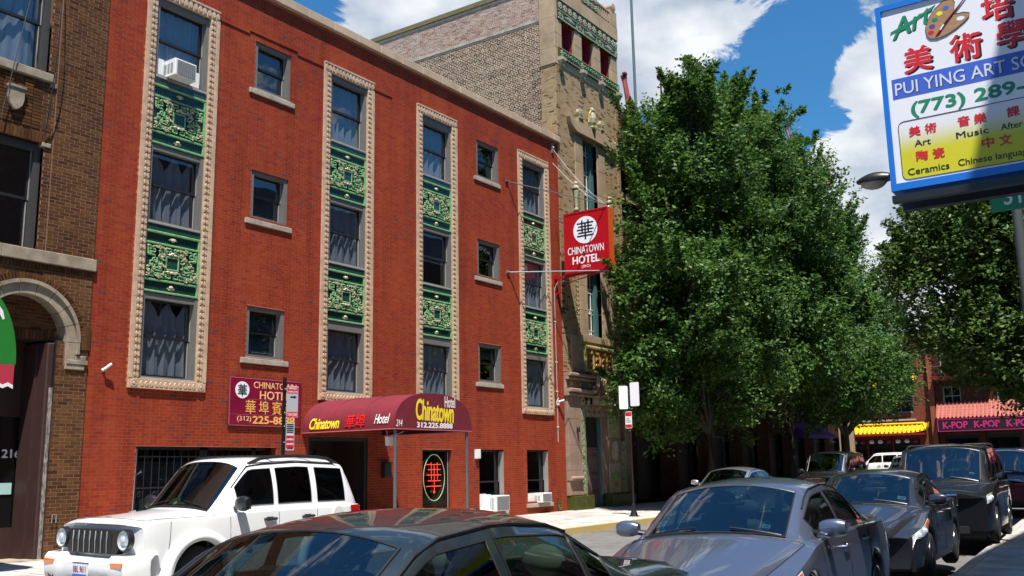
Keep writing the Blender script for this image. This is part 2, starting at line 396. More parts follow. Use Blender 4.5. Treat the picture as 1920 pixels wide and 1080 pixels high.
M = {}
M['hotel_brick'] = brickmat('hotel_brick', [(0, (.405,.068,.028)), (.35, (.37,.057,.025)), (.6, (.42,.080,.030)), (.86, (.36,.048,.025)), (.93, (.31,.052,.034)), (.985, (.24,.070,.052)), (1, (.17,.080,.065))], var=.30, streak=(.28,.060,.032), patch=(.80,.72,.84), pscale=.55, bumps=.22, clump=.16, rain=.7)
M['hotel_mortar'] = mat('hotel_mortar', (.46,.125,.062), rough=.95, var=.35, vscale=3)
M['brown_brick'] = brickmat('brown_brick', [(0, (.165,.078,.032)), (.3, (.115,.052,.024)), (.55, (.21,.098,.036)), (.8, (.135,.062,.028)), (1, (.08,.036,.020))], var=.45, patch=(.75,.72,.75), pscale=.8)
M['brown_mortar'] = mat('brown_mortar', (.27,.14,.09), rough=.95, var=.3, vscale=4)
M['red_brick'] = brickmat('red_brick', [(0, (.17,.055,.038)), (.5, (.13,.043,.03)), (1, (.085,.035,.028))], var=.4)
M['tan_brick'] = brickmat('tan_brick', [(0, (.47,.33,.19)), (.5, (.54,.39,.23)), (.84, (.40,.28,.155)), (.93, (.22,.13,.075)), (1, (.14,.08,.055))], var=.35, patch=(.86,.84,.80), pscale=.5)
M['tan_mortar'] = mat('tan_mortar', (.46,.32,.18), rough=.95, var=.3)
M['common_brick'] = brickmat('common_brick', [(0, (.19,.105,.062)), (.3, (.27,.14,.08)), (.5, (.085,.058,.042)), (.7, (.38,.26,.15)), (.9, (.08,.055,.042)), (1, (.33,.17,.10))], var=.5)
M['pale_brick'] = brickmat('pale_brick', [(0, (.50,.37,.30)), (.35, (.44,.26,.20)), (.7, (.56,.45,.38)), (.9, (.28,.14,.11)), (1, (.60,.51,.44))], var=.4, patch=(1.05,1.1,1.15), pscale=.5)
M['pale_mortar'] = mat('pale_mortar', (.68,.54,.40), rough=.95, var=.3, vscale=3)
M['red_wall_brick'] = brickmat('red_wall_brick', [(0, (.36,.12,.07)), (.5, (.28,.085,.05)), (1, (.22,.07,.05))], var=.35)
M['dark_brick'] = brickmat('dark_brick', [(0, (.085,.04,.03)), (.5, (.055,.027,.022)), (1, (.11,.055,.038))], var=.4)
M['stone'] = mat('stone', (.46,.40,.32), rough=.85, var=.3, vscale=4, bump=.25, bscale=30, dirt=.35, dscale=2)
M['coping'] = mat('coping', (.50,.36,.25), rough=.8, var=.2, vscale=2, bump=.15, dirt=.2)
M['sill'] = mat('sill', (.42,.36,.29), rough=.85, var=.25, vscale=9, bump=.2, bscale=50, dirt=.3, dscale=3)
M['terracotta'] = mat('terracotta', (.60,.42,.28), rough=.55, var=.2, vscale=12, isl=.1, bump=.1, bscale=60, dirt=.25, dscale=4)
M['terracotta_dark'] = mat('terracotta_dark', (.25,.14,.09), rough=.8)
M['tan_stone'] = mat('tan_stone', (.43,.31,.19), rough=.8, var=.22, vscale=3, isl=.12, bump=.2, bscale=40, dirt=.25)
M['pink_stone'] = mat('pink_stone', (.36,.24,.18), rough=.85, var=.25, vscale=4, isl=.15, bump=.2, bscale=40, dirt=.3)
M['green_glaze'] = mat('green_glaze', (.20,.43,.19), rough=.35, dirt=.3, dscale=6, var=.3, vscale=14, spec=.6)
M['dark_glaze'] = mat('dark_glaze', (.020,.062,.048), rough=.2, var=.3, vscale=14, spec=.6)
M['cream_glaze'] = mat('cream_glaze', (.66,.52,.34), rough=.3, var=.25, vscale=20)
M['olive_glaze'] = mat('olive_glaze', (.085,.10,.022), rough=.25, var=.4, vscale=6, isl=.2)
M['yellow_glaze'] = mat('yellow_glaze', (.52,.44,.14), rough=.35, var=.3, vscale=15)
M['orange_glaze'] = mat('orange_glaze', (.55,.19,.05), rough=.35, var=.3, vscale=15)
M['ivory_glaze'] = mat('ivory_glaze', (.42,.38,.25), rough=.35, var=.3, vscale=15)
M['pink_glaze'] = mat('pink_glaze', (.45,.17,.15), rough=.4, var=.25, vscale=15)
M['teal_paint'] = mat('teal_paint', (.065,.16,.155), rough=.5, var=.2)
M['frame_grey'] = mat('frame_grey', (.155,.15,.135), rough=.5, var=.12, vscale=5)
M['frame_light'] = mat('frame_light', (.30,.29,.27), rough=.45, var=.15)
M['sash'] = mat('sash', (.018,.018,.019), rough=.35)
M['track'] = mat('track', (.42,.40,.38), rough=.4, metal=.3)
M['curtain'] = mat('curtain', (.56,.565,.575), rough=.95, var=.1, vscale=6)
M['blind'] = mat('blind', (.42,.42,.42), rough=.7)
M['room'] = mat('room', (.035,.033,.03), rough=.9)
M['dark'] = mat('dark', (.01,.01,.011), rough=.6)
M['black_metal'] = mat('black_metal', (.012,.012,.014), rough=.4, var=.2)
M['iron'] = mat('iron', (.012,.012,.012), rough=.55)
M['pipe'] = mat('pipe', (.17,.18,.20), rough=.42, metal=.5, var=.2, vscale=5)
M['silver_pipe'] = mat('silver_pipe', (.42,.44,.47), rough=.35, metal=.6, var=.2, vscale=5)
M['white_plastic'] = mat('white_plastic', (.78,.78,.77), rough=.4, var=.08, vscale=5)
M['ac_grey'] = mat('ac_grey', (.34,.34,.34), rough=.5)
M['ac_dark'] = mat('ac_dark', (.05,.055,.065), rough=.5)
M['maroon_canvas'] = mat('maroon_canvas', (.17,.007,.020), rough=.8, var=.22, vscale=1.6, dirt=.18, dscale=3)
M['maroon_edge'] = mat('maroon_edge', (.42,.10,.11), rough=.7)
M['letter_yellow'] = mat('letter_yellow', (.86,.66,.03), rough=.5)
M['letter_white'] = mat('letter_white', (.80,.78,.77), rough=.5)
M['letter_red'] = mat('letter_red', (.50,.008,.025), rough=.5)
M['letter_gold'] = mat('letter_gold', (.80,.42,.10), rough=.5)
M['letter_cream'] = mat('letter_cream', (.82,.52,.22), rough=.5)
M['sign_maroon'] = mat('sign_maroon', (.22,.006,.035), rough=.3, var=.25, vscale=.9, spec=.5)
M['sign_red'] = mat('sign_red', (.42,.005,.012), rough=.3, var=.08, vscale=1)
M['sign_orange'] = mat('sign_orange', (.62,.09,.012), rough=.4, var=.1)
M['sign_white'] = mat('sign_white', (.80,.80,.86), rough=.3)
M['sign_black'] = mat('sign_black', (.008,.008,.01), rough=.4)
M['sign_blue_frame'] = mat('sign_blue_frame', (.012,.16,.62), rough=.35)
M['sign_band'] = mat('sign_band', (.05,.12,.55), rough=.4)
M['letter_lilac'] = mat('letter_lilac', (.62,.65,.80), rough=.4)
M['letter_green'] = mat('letter_green', (.012,.22,.11), rough=.4)
M['letter_bright_red'] = mat('letter_bright_red', (.60,.012,.018), rough=.4)
M['street_green'] = mat('street_green', (.015,.26,.10), rough=.4)
M['grey_print'] = mat('grey_print', (.38,.38,.41), rough=.4)
M['wood_palette'] = mat('wood_palette', (.42,.24,.12), rough=.5, var=.3, vscale=9, stretch=(1,1.5,9))
M['neon_red'] = mat('neon_red', (.8,.03,.02), rough=.3, emit=(1,.06,.03), estr=.7)
M['neon_green'] = mat('neon_green', (.30,.42,.26), rough=.3, emit=(.4,.6,.3), estr=.15)
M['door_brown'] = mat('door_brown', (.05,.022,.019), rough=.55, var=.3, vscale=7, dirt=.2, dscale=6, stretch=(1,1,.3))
M['peel'] = mat('peel', (.048,.019,.017), rough=.6, var=.3, vscale=11, stretch=(2,2,.5))
M['peeled'] = mat('peeled', (.08,.04,.035), rough=.8, col2=(.40,.37,.34), vscale=16, stretch=(2,2,.6))
M['asphalt'] = mat('asphalt', (.17,.165,.155), rough=.9, var=.3, vscale=3, bump=.4, bscale=120, dirt=.25, dscale=.5)
M['concrete'] = mat('concrete', (.50,.475,.44), rough=.9, var=.18, vscale=3, isl=.14, bump=.25, bscale=60, dirt=.42, dscale=1.4)
M['kerb_yellow'] = mat('kerb_yellow', (.55,.36,.05), rough=.8, col2=(.40,.34,.22), vscale=5)
M['kerb'] = mat('kerb', (.40,.38,.35), rough=.9, var=.2)
M['ground'] = mat('ground', (.20,.19,.17), rough=.95, var=.3, vscale=.4)
M['bark'] = mat('bark', (.055,.042,.032), rough=.95, var=.4, vscale=9, bump=.8, bscale=24, stretch=(1,1,.25))
M['roof'] = mat('roof', (.10,.10,.10), rough=.9)
M['glass'] = glassmat('glass', (.46,.51,.56), ior=2.1, wavy=.05)
M['glass_dark'] = glassmat('glass_dark', (.30,.34,.36), ior=1.8, wavy=.05)
M['carglass'] = glassmat('carglass', (.30,.40,.38), ior=2.1)
M['windscreen'] = glassmat('windscreen', (.20,.27,.30), ior=2.3)
M['tinted'] = glassmat('tinted', (.05,.06,.07), ior=1.6)
M['lens'] = glassmat('lens', (.9,.93,.95), ior=1.6)
M['chrome'] = mat('chrome', (.75,.76,.78), rough=.08, metal=1)
M['alloy'] = mat('alloy', (.45,.46,.48), rough=.25, metal=.9)
M['rubber'] = mat('rubber', (.018,.018,.018), rough=.8, bump=.2)
M['trim'] = mat('trim', (.012,.012,.013), rough=.35)
M['amber'] = mat('amber', (.75,.16,.01), rough=.15, coat=1)
M['tail_red'] = mat('tail_red', (.40,.008,.008), rough=.15, coat=1)
M['reflector'] = mat('reflector', (.82,.84,.87), rough=.25, metal=.3, bump=.25, bscale=50)
M['plate_white'] = mat('plate_white', (.70,.72,.76), rough=.4)
M['seat_tan'] = mat('seat_tan', (.30,.29,.22), rough=.8)
M['seat_grey'] = mat('seat_grey', (.12,.12,.13), rough=.8)
M['dash'] = mat('dash', (.035,.035,.04), rough=.7)
M['sticker'] = mat('sticker', (.35,.72,.68), rough=.5)
M['paint_white'] = carpaint('paint_white', (.80,.81,.82), 0, .4)
M['paint_dark'] = carpaint('paint_dark', (.020,.032,.036), .5, .35)
M['paint_silverblue'] = carpaint('paint_silverblue', (.14,.165,.235), .7, .32)
M['paint_charcoal'] = carpaint('paint_charcoal', (.035,.037,.046), .6, .35)
M['paint_black'] = carpaint('paint_black', (.012,.013,.016), .4, .35)
M['paint_maroon'] = carpaint('paint_maroon', (.10,.006,.016), .4, .35)
M['paint_silver'] = carpaint('paint_silver', (.46,.47,.50), .8, .3)
def leafmat(name, c1, c2, c3):
    m = bpy.data.materials.new(name); m.use_nodes = True; nt = m.node_tree; nt.nodes.clear(); N = nt.nodes.new; L = nt.links.new
    out = N('ShaderNodeOutputMaterial'); g = N('ShaderNodeNewGeometry')
    cr = N('ShaderNodeValToRGB'); e = cr.color_ramp.elements; e[0].color = (*c1, 1); e[1].color = (*c3, 1); e.new(.55).color = (*c2, 1)
    L(g.outputs['Random Per Island'], cr.inputs[0])
    p = N('ShaderNodeBsdfPrincipled'); p.inputs['Roughness'].default_value = .5; p.inputs['Specular IOR Level'].default_value = .3; L(cr.outputs[0], p.inputs['Base Color'])
    t = N('ShaderNodeBsdfTranslucent'); hs = N('ShaderNodeHueSaturation'); hs.inputs['Hue'].default_value = .485; hs.inputs['Value'].default_value = 1.5; L(cr.outputs[0], hs.inputs['Color']); L(hs.outputs[0], t.inputs[0])
    mx = N('ShaderNodeMixShader'); mx.inputs[0].default_value = .30; L(p.outputs[0], mx.inputs[1]); L(t.outputs[0], mx.inputs[2]); L(mx.outputs[0], out.inputs[0])
    return m
M['leaf'] = leafmat('leaf', (.018,.056,.009), (.050,.122,.018), (.112,.205,.036))
M['leaf_b'] = leafmat('leaf_b', (.028,.066,.010), (.060,.120,.022), (.12,.19,.042))
M['roof_teal'] = mat('roof_teal', (.03,.16,.14), rough=.3, var=.3)
M['roof_red'] = mat('roof_red', (.20,.018,.015), rough=.4, var=.2)
M['roof_yellow'] = mat('roof_yellow', (.80,.50,.02), rough=.35, var=.15, isl=.1)
M['roof_tile_red'] = mat('roof_tile_red', (.42,.10,.07), rough=.6, var=.2, isl=.2)
M['kpop_pink'] = mat('kpop_pink', (.50,.02,.16), rough=.5)
M['kpop_black'] = mat('kpop_black', (.012,.006,.012), rough=.5)
M['red_paint'] = mat('red_paint', (.24,.012,.014), rough=.5, var=.2)
M['purple'] = mat('purple', (.10,.03,.25), rough=.8)
M['green_awning'] = mat('green_awning', (.004,.17,.012), rough=.7, var=.08)
M['plain_wall'] = mat('plain_wall', (.20,.12,.09), rough=.9, var=.3)
M['olive_coping'] = mat('olive_coping', (.20,.17,.07), rough=.6, var=.3, isl=.2)
M['street_blue'] = mat('street_blue', (.05,.12,.45), rough=.5)
M['letter_plate'] = mat('letter_plate', (.25,.05,.09), rough=.5)
M['arch_stone'] = mat('arch_stone', (.36,.29,.21), rough=.85, var=.35, vscale=4, bump=.25, bscale=30, dirt=.4, dscale=2.5)
M['ac_light'] = mat('ac_light', (.50,.50,.50), rough=.5)
M['frame_dark'] = mat('frame_dark', (.055,.053,.05), rough=.5, var=.15)
# ---------------------------------------------------------------- ground, road, pavements
def gz(x): return .006*max(0, x-14)
FY = 17.5                                                  # street front of the hotel side
def struct(name, mb, m, parent=None):
    o = part(name, mb, m, parent)
    if parent is None: o['kind'] = 'structure'
    return o
g = MB(); g.quad((-900,-900,-.45),(1500,-900,-.45),(1500,900,-.45),(-900,900,-.45)); struct('ground', g, M['ground'])
def strip(xs, ys, zf):
    b = MB()
    for i, x in enumerate(xs):
        for y in ys: b.v.append((x, y, zf(x, y)))
    n = len(ys)
    for i in range(len(xs)-1):
        for j in range(n-1): b.f.append((i*n+j, (i+1)*n+j, (i+1)*n+j+1, i*n+j+1)); b.m.append(0)
    return b
xs = [-40,-20,-8,0,6,10,14]+[14+4*k for k in range(1,17)]
roadz = lambda x, y: -.05-.07*abs((y-8.1)/5.35)**2+gz(x)
struct('road', strip(xs, [1.0,2.75,4,5.5,7,8.1,9.2,10.7,12.2,13.45], roadz), M['asphalt'])
struct('cross_street', strip([63.5,66,70,73], [-60,-20,0,2.75,8,13.45,30,90], lambda x, y: gz(x)-.046), M['asphalt'])
def pavement(name, y0, y1, z0, z1, kerb_at, kmat, slabs, x1=60, shear=0):
    zz = lambda x, y: z0+(z1-z0)*(y-y0)/(y1-y0)+gz(x)
    base = strip([x for x in xs if x < x1]+[x1], [y0, y1], lambda x, y: zz(x, y)-.012)
    sh = lambda m: setattr(m, 'v', [(p[0], p[1]+shear*(p[0]-12)*(1 if p[1] > 0 else 0), p[2]) for p in m.v])
    sh(base)
    o = struct(name, base, M['concrete'])
    for (sx0, sx1, sy) in slabs:
        x = sx0
        while x < sx1:
            for a, b in zip(sy, sy[1:]):
                m = MB(); t = .006
                v = [(x+t,a+t),(x+1.5-t,a+t),(x+1.5-t,b-t),(x+t,b-t)]; dz = random.uniform(-.003,.003)
                m.add([(p,q,zz(p,q)+dz) for p,q in v]+[(p,q,zz(p,q)-.03) for p,q in v], [(0,1,2,3),(0,4,5,1),(1,5,6,2),(2,6,7,3),(3,7,4,0)])
                sh(m); part('paving_slab', m, M['concrete'], o)
            x += 1.5
    # kerb stones
    ya, yb = kerb_at; x = -38
    kb = MB()
    while x < x1-1:
        L_ = 2.0 if x > 5 else 6.0
        top = (z0 if ya < 8 and y0 > 8 or y0 > 8 else z1)
        q = MB(); e = .004
        q.add([(x+e,ya,-.3),(x+L_-e,ya,-.3),(x+L_-e,yb,-.3),(x+e,yb,-.3),(x+e,ya,top+gz(x)),(x+L_-e,ya,top+gz(x+L_)),(x+L_-e,yb,top+gz(x+L_)),(x+e,yb,top+gz(x))],
              [(4,5,6,7),(0,1,5,4),(1,2,6,5),(2,3,7,6),(3,0,4,7)])
        sh(q); part('kerb_stone', q, kmat, o); x += L_
    return o
random.seed(4)
far_pavement = pavement('far_pavement', 13.6, 17.62, .05, .15, (13.45, 13.6), M['kerb_yellow'], [(6, 36, [13.6,15.0,16.3,17.45])])
near_pavement = pavement('near_pavement', -1.3, 2.6, .07, .07, (2.6, 2.75), M['kerb'], [(9, 39, [.1,1.35,2.6])], shear=.058)
# leaf litter and grit along the far kerb
b = MB(); random.seed(9)
for i in range(420):
    x = random.uniform(16, 34); y = 13.4-abs(random.gauss(0, .12)) if i % 3 else random.uniform(14, 17.3)
    z = (roadz(x, y) if y < 13.45 else .05+(y-13.6)/4.02*.10+gz(x))+.006; a = random.random()*6.3; s = random.uniform(.012,.035)
    b.quad(*[(x+s*math.cos(a+k*1.57), y+s*.6*math.sin(a+k*1.57), z+random.uniform(0,.008)) for k in range(4)])
lit = part('leaf_litter', b, mat('litter', (.10,.075,.035), rough=.9), None, kind='stuff')
# ---------------------------------------------------------------- the hotel
HX0, HX1 = 10.88, 28.65
COLS = [11.744, 17.03, 20.776, 26.035]                      # left edges of the four terracotta strips
FW, BW = 1.90, .25                                          # width of a strip, width of its border
OPZ = [(3.60, 5.40), (6.92, 8.64), (10.18, 11.99)]          # window openings, z
PANZ = [(5.42, 6.75), (8.66, 10.01)]                        # green panels
SA = [(14.75, 15.90), (23.72, 24.93)]                       # small windows, x
SZ = [(4.28, 5.46), (7.56, 8.74), (10.78, 11.99)]
GW = [(12.04, 15.75, .75, 2.22), (16.75, 18.85, .12, 2.50), (21.045, 22.363, .50, 2.21), (23.69, 24.99, .38, 2.23), (26.27, 27.55, .60, 2.25)]
hotel = thing('hotel_building', 'three storey orange red brick hotel with green terracotta panels between windows', 'building', (HX0, FY, .15))
holes = [(x, x+FW, 3.388, 12.264) for x in COLS]+[(a, b, c, d) for a, b in SA for c, d in SZ]+list(GW)
wall_top = 13.20
b = MB()
for (a, c, z0, z1) in grid_holes(HX0, HX1, -.1, wall_top, [(x+BW, x+FW-BW, z0, z1) for x in COLS for z0, z1 in OPZ]+[h for h in holes if h[1]-h[0] != FW]):
    b.quad((a,FY+.0005,z0),(c,FY+.0005,z0),(c,FY+.0005,z1),(a,FY+.0005,z1))
wl = part('wall', b, M['hotel_mortar'], hotel)
plane = lambda u, d, z: (u, FY-d, z)
bricks(hotel, plane, HX0, HX1, .0, wall_top, holes, M['hotel_brick'], joint=.0055, jitter=.0004, proud=.0006, bv=.0004, seed=3)
# shell: thickness, sides, roof, dark inside
b = MB(); b.box(HX0, HX0+.2, FY+.25, FY+18, 0, wall_top); b.box(HX1-.2, HX1, FY+.25, FY+18, 0, wall_top); b.box(HX0+.2, HX1-.2, FY+17.8, FY+18, 0, wall_top)
part('outer_wall', b, M['plain_wall'], hotel)
b = MB(); b.box(HX0, HX1, FY+.02, FY+18, 12.75, 12.85); part('roof', b, M['roof'], hotel)
b = MB()
b.quad((HX0+.2,FY+1.3,0),(HX1-.2,FY+1.3,0),(HX1-.2,FY+1.3,12.7),(HX0+.2,FY+1.3,12.7))
for z in (2.75, 6.2, 9.3): b.box(HX0+.2, HX1-.2, FY+.3, FY+1.3, z, z+.2)
for x in (16.2, 19.6, 23.0, 25.6): b.box(x, x+.15, FY+.3, FY+1.3, 0, 12.7)
b.box(HX0+.2, HX1-.2, FY+.3, FY+1.3, 0, .05)
part('interior', b, M['room'], hotel)
# reveals of brick openings
b = MB()
for (a, c, z0, z1) in [(s[0], s[1], z[0], z[1]) for s in SA for z in SZ]+[g for i, g in enumerate(GW) if i != 1]:
    d = .30 if (c-a) < 2 else (.25 if z0 > .5 else 1.25)
    b.quad((a,FY,z0),(a,FY+d,z0),(a,FY+d,z1),(a,FY,z1)); b.quad((c,FY,z0),(c,FY,z1),(c,FY+d,z1),(c,FY+d,z0))
    b.quad((a,FY,z1),(a,FY+d,z1),(c,FY+d,z1),(c,FY,z1)); b.quad((a,FY,z0),(c,FY,z0),(c,FY+d,z0),(a,FY+d,z0))
part('reveals', b, M['hotel_brick'], hotel, kind='stuff')
# coping stones
x = HX0; k = 0
while x < HX1-.02:
    w = min(.915, HX1-x+.04); m = MB(); m.cbox(x+.003, x+w-.003, FY-.12, FY+.42, 13.20, 13.43, .012)
    part('coping_stone', m, M['coping'], hotel); x += w
# slightly projecting brick label course on the upper floor
m = MB()
for a, c, z in [(13.66, 14.55, 12.09), (14.55, 16.1, 12.17), (16.1, 17.0, 12.09), (18.95, 19.7, 12.09)]: m.box(a, c, FY-.022, FY+.01, z, z+.06)
part('label_course', m, M['hotel_brick'], hotel)

# --- terracotta border blocks
def ornament(m, x0, x1, z0, z1, y, horiz=False):
    """one scroll unit: two half lobes and a bead, raised off the block"""
    cx, cz = (x0+x1)/2, (z0+z1)/2; w, h = (x1-x0)/2, (z1-z0)/2
    def lobe(ax, az, rx, rz, d):
        n = 8; vs = [(ax+rx*math.cos(2*math.pi*k/n), y, az+rz*math.sin(2*math.pi*k/n)) for k in range(n)]
        vs += [(ax+rx*.84*math.cos(2*math.pi*k/n), y-d, az+rz*.84*math.sin(2*math.pi*k/n)) for k in range(n)]
        m.add(vs, [(k,(k+1)%n,n+(k+1)%n,n+k) for k in range(n)]+[tuple(range(n,2*n))])
    if horiz:
        lobe(cx, cz, w*.90, h*.98, .022)
    else:
        lobe(cx-w*.50, cz+h*.02, w*.47, h*.98, .014); lobe(cx+w*.52, cz-h*.05, w*.44, h*.98, .014); lobe(cx-w*.50, cz+h*.05, w*.22, h*.55, .020)
        m.box(cx-w*.98, cx-w*.1, y-.008, y, z0, z0+h*.16); m.box(cx+w*.1, cx+w*.98, y-.008, y, z1-h*.2, z1)
def side_block(flip):
    m = MB(); h = .422; W = BW
    f0, f1 = (0, .085) if not flip else (W-.085, W)         # plain fillet on the outside
    m.cbox(0, W, -.040, .05, .002, h-.002, .006)
    m.box(f0, f1, -.055, -.040, .002, h-.002)
    o0, o1 = (.105, W-.012) if not flip else (.012, W-.105)
    for k in range(3):
        ornament(m, o0, o1, .012+k*.136, .012+k*.136+.118, -.040)
    m.box(o0+.005, o1-.005, -.0408, -.040, .02, h-.02, 1)
    return m.mesh('terracotta_block', [M['terracotta'], M['terracotta_dark']])
def top_block(up):
    m = MB(); w = .35; H = .25
    m.cbox(.002, w-.002, -.045, .05, 0, H, .006)
    m.box(.002, w-.002, -.07, -.045, H-.045, H) if up else m.box(.002, w-.002, -.06, -.045, 0, .03)
    for k in range(3): ornament(m, .012+k*.112, .012+k*.112+.10, .035 if not up else .02, H-.05, -.045, True)
    return m.mesh('terracotta_block', [M['terracotta'], M['terracotta_dark']])
SBL, SBR, TB, BB = side_block(False), side_block(True), top_block(True), top_block(False)
m = MB(); m.cbox(0, BW, -.05, .05, 0, .2, .008); m.lathe([(.085,-.05),(.085,-.062),(.05,-.066),(.045,-.055),(.02,-.075)], (BW/2,0,.1), 'y', 10)
CORNER = m.mesh('terracotta_block', M['terracotta'])
def put(me, name, parent, x, y, z, sx=1, sz=1):
    o = bpy.data.objects.new(name, me); COL.objects.link(o); o.parent = parent
    l, rz = BASE[parent.name]; o.location = (x-l.x, y-l.y, z-l.z); o.scale = (sx, 1, sz); return o
for x in COLS:
    z0, z1 = 3.588, 12.014; n = 20; s = (z1-z0)/n/.422
    for k in range(n):
        put(SBL, 'terracotta_block', hotel, x, FY, z0+k*.422*s, 1, s)
        put(SBR, 'terracotta_block', hotel, x+FW-BW, FY, z0+k*.422*s, 1, s)
    for k in range(4): put(BB, 'terracotta_block', hotel, x+BW+k*.35, FY, 3.388, 1, .8)
    for k in range(5): put(TB, 'terracotta_block', hotel, x+.0+k*.38, FY, 12.014, 1.0857, 1)
    put(CORNER, 'terracotta_block', hotel, x, FY, 3.388); put(CORNER, 'terracotta_block', hotel, x+FW-BW, FY, 3.388)

# --- glazed green spandrel panel, shared by all eight
def make_panel():
    W, H = FW-2*BW, 1.34
    m = MB()
    m.box(0, W, .055, .10, 0, H, 1)                          # dark glazed ground
    # rails and stiles
    for z0, z1, y in [(0,.045,.0),(.25,.295,.005),(H-.295,H-.25,.005),(H-.05,H,.0)]:
        m.cbox(0, W, y, .07, z0, z1, .012)
    m.cbox(0, .05, .004, .07, .045, H-.05, .012); m.cbox(W-.05, W, .004, .07, .045, H-.05, .012)
    # fluted dark bands
    for zz in (.06, H-.235):
        for k in range(26): m.box(.07+k*(W-.14)/26, .07+(k+.6)*(W-.14)/26, .045, .056, zz, zz+.17, 1)
    # central plaque
    cx, cz = W/2, H/2
    for (a, c, d, e) in [(-.17,.17,.12,.15),(-.17,.17,-.15,-.12),(-.17,-.135,-.12,.12),(.135,.17,-.12,.12)]: m.cbox(cx+a, cx+c, -.005, .06, cz+d, cz+e, .01)
    m.box(cx-.135, cx+.135, .02, .06, cz-.12, cz+.12, 1)
    # square-cut cloud scrolls: mirrored wandering ribbons on a fine grid
    rng = random.Random(11); z0, z1 = .305, H-.305; nx, nz = 11, 11
    dx = (W/2-.06-.02)/nx; dz = (z1-z0-.02)/nz; used = set()
    def P(i, j, y=.018): return (.07+(i+.5)*dx, y, z0+.01+(j+.5)*dz)
    paths = []
    for st in range(60):
        i, j = rng.randrange(nx), rng.randrange(nz)
        if (i, j) in used or abs(P(i,j)[0]-cx) < .24 and abs(P(i,j)[2]-cz) < .19: continue
        p = [(i, j)]; used.add((i, j)); d = rng.choice([(1,0),(0,1),(-1,0),(0,-1)])
        for _ in range(12):
            opts = [d]*1+[(1,0),(0,1),(-1,0),(0,-1)]; rng.shuffle(opts); ok = False
            for o in opts:
                a, c = i+o[0], j+o[1]
                if 0 <= a < nx and 0 <= c < nz and (a, c) not in used and not (abs(P(a,c)[0]-cx) < .22 and abs(P(a,c)[2]-cz) < .18):
                    i, j, d = a, c, o; used.add((a, c)); p.append((a, c)); ok = True; break
            if not ok: break
        paths.append(p)
    for p in paths:
        for mir in (0, 1):
            pts = []
            for q in p:
                c = P(*q); pts.append((W-c[0] if mir else c[0], c[1], c[2]))
            if len(pts) == 1: pts = [(pts[0][0]-dx*.4, pts[0][1], pts[0][2]), (pts[0][0]+dx*.4, pts[0][1], pts[0][2])]
            ct = [np.array(q_) for q_ in pts]
            for _it in range(2):                            # cut the corners so the ribbon winds
                nc = [ct[0]]
                for a, c in zip(ct, ct[1:]): nc += [a*.75+c*.25, a*.25+c*.75]
                ct = nc+[ct[-1]]
            m.tube([tuple(q_) for q_ in ct], [.014]+[.021]*(len(ct)-2)+[.014], 6)
            m.blob(tuple(ct[0]), .03, .022, .026, 0 if rng.random() < .6 else 2, 6, 3); m.blob(tuple(ct[-1]), .026, .024, .03, 0, 6, 3)
    # cream leaves and knobs
    rng = random.Random(5)
    for _ in range(46):
        i, j = rng.randrange(nx), rng.randrange(nz); c = P(i, j)
        if abs(c[0]-cx) < .2 and abs(c[2]-cz) < .16: continue
        for mir in (0, 1):
            X = W-c[0] if mir else c[0]
            for q in range(2):
                a = rng.random()*6.3; m.blob((X+.026*math.cos(a), -.006, c[2]+.026*math.sin(a)), .030*(.5+.8*rng.random()), .014, .014*(.6+rng.random()), 2 if rng.random() < .75 else 0, 6, 3)
    for X, Z in [(cx-.06,cz+.19),(cx+.06,cz+.19),(cx,cz+.22),(cx-.09,cz-.19),(cx+.09,cz-.19),(cx,cz-.2)]: m.blob((X,-.004,Z), .055, .02, .028, 2, 8, 4)
    for Z in (.15, H-.15):
        m.blob((cx,.02,Z), .055, .035, .042, 2, 8, 4)
        for q in range(5): a = math.pi*(.1+.2*q); m.blob((cx+.075*math.cos(a), .03, Z-.01+.05*math.sin(a)*(1 if Z > .5 else -1)), .035, .02, .018, 2 if q % 2 else 0, 6, 3)
    return m.mesh('spandrel_panel', [M['green_glaze'], M['dark_glaze'], M['cream_glaze']])
PANEL = make_panel()
for x in COLS:
    for z0, z1 in PANZ: put(PANEL, 'spandrel_panel', hotel, x+BW, FY, z0, 1, (z1-z0)/1.34)
    b = MB()
    for z0, z1 in ((6.75, 6.905), (10.01, 10.165)):
        n = 4
        for k in range(n): b.cbox(x+BW+k*1.4/n+.003, x+BW+(k+1)*1.4/n-.003, FY+.012, FY+.12, z0+.003, z1, .006)
    part('glazed_tile_course', b, M['dark_glaze'], hotel, kind='stuff')

# --- windows
def curtain_mesh(w, h, seed, sag=0):
    rng = random.Random(seed); m = MB(); nx, nz = 46, 10; ph = rng.random()*6; fq = rng.uniform(15, 40); am = rng.uniform(.025, .055)
    for j in range(nz+1):
        t = j/nz
        for i in range(nx+1):
            s = i/nx; f = am*math.sin(s*fq+ph+1.2*math.sin(s*7+ph)+.5*t)+.02*math.sin(s*61+ph*2)
            top = h-(sag*abs(math.sin(s*2.6*math.pi+ph))**3 if sag else 0)
            m.v.append((s*w+.012*math.sin(t*3+s*9), f*(1.1-.3*t), t*top))
    for j in range(nz):
        for i in range(nx): m.f.append((j*(nx+1)+i, j*(nx+1)+i+1, (j+1)*(nx+1)+i+1, (j+1)*(nx+1)+i)); m.m.append(0)
    return m.mesh('curtain', M['curtain'], True)
def blind_mesh(w, h):
    m = MB(); n = int(h/.035)
    for k in range(n): z = h-(k+1)*.035; m.quad((0,.0,z),(w,.0,z),(w,.022,z+.028),(0,.022,z+.028))
    return m.mesh('blind', M['blind'])
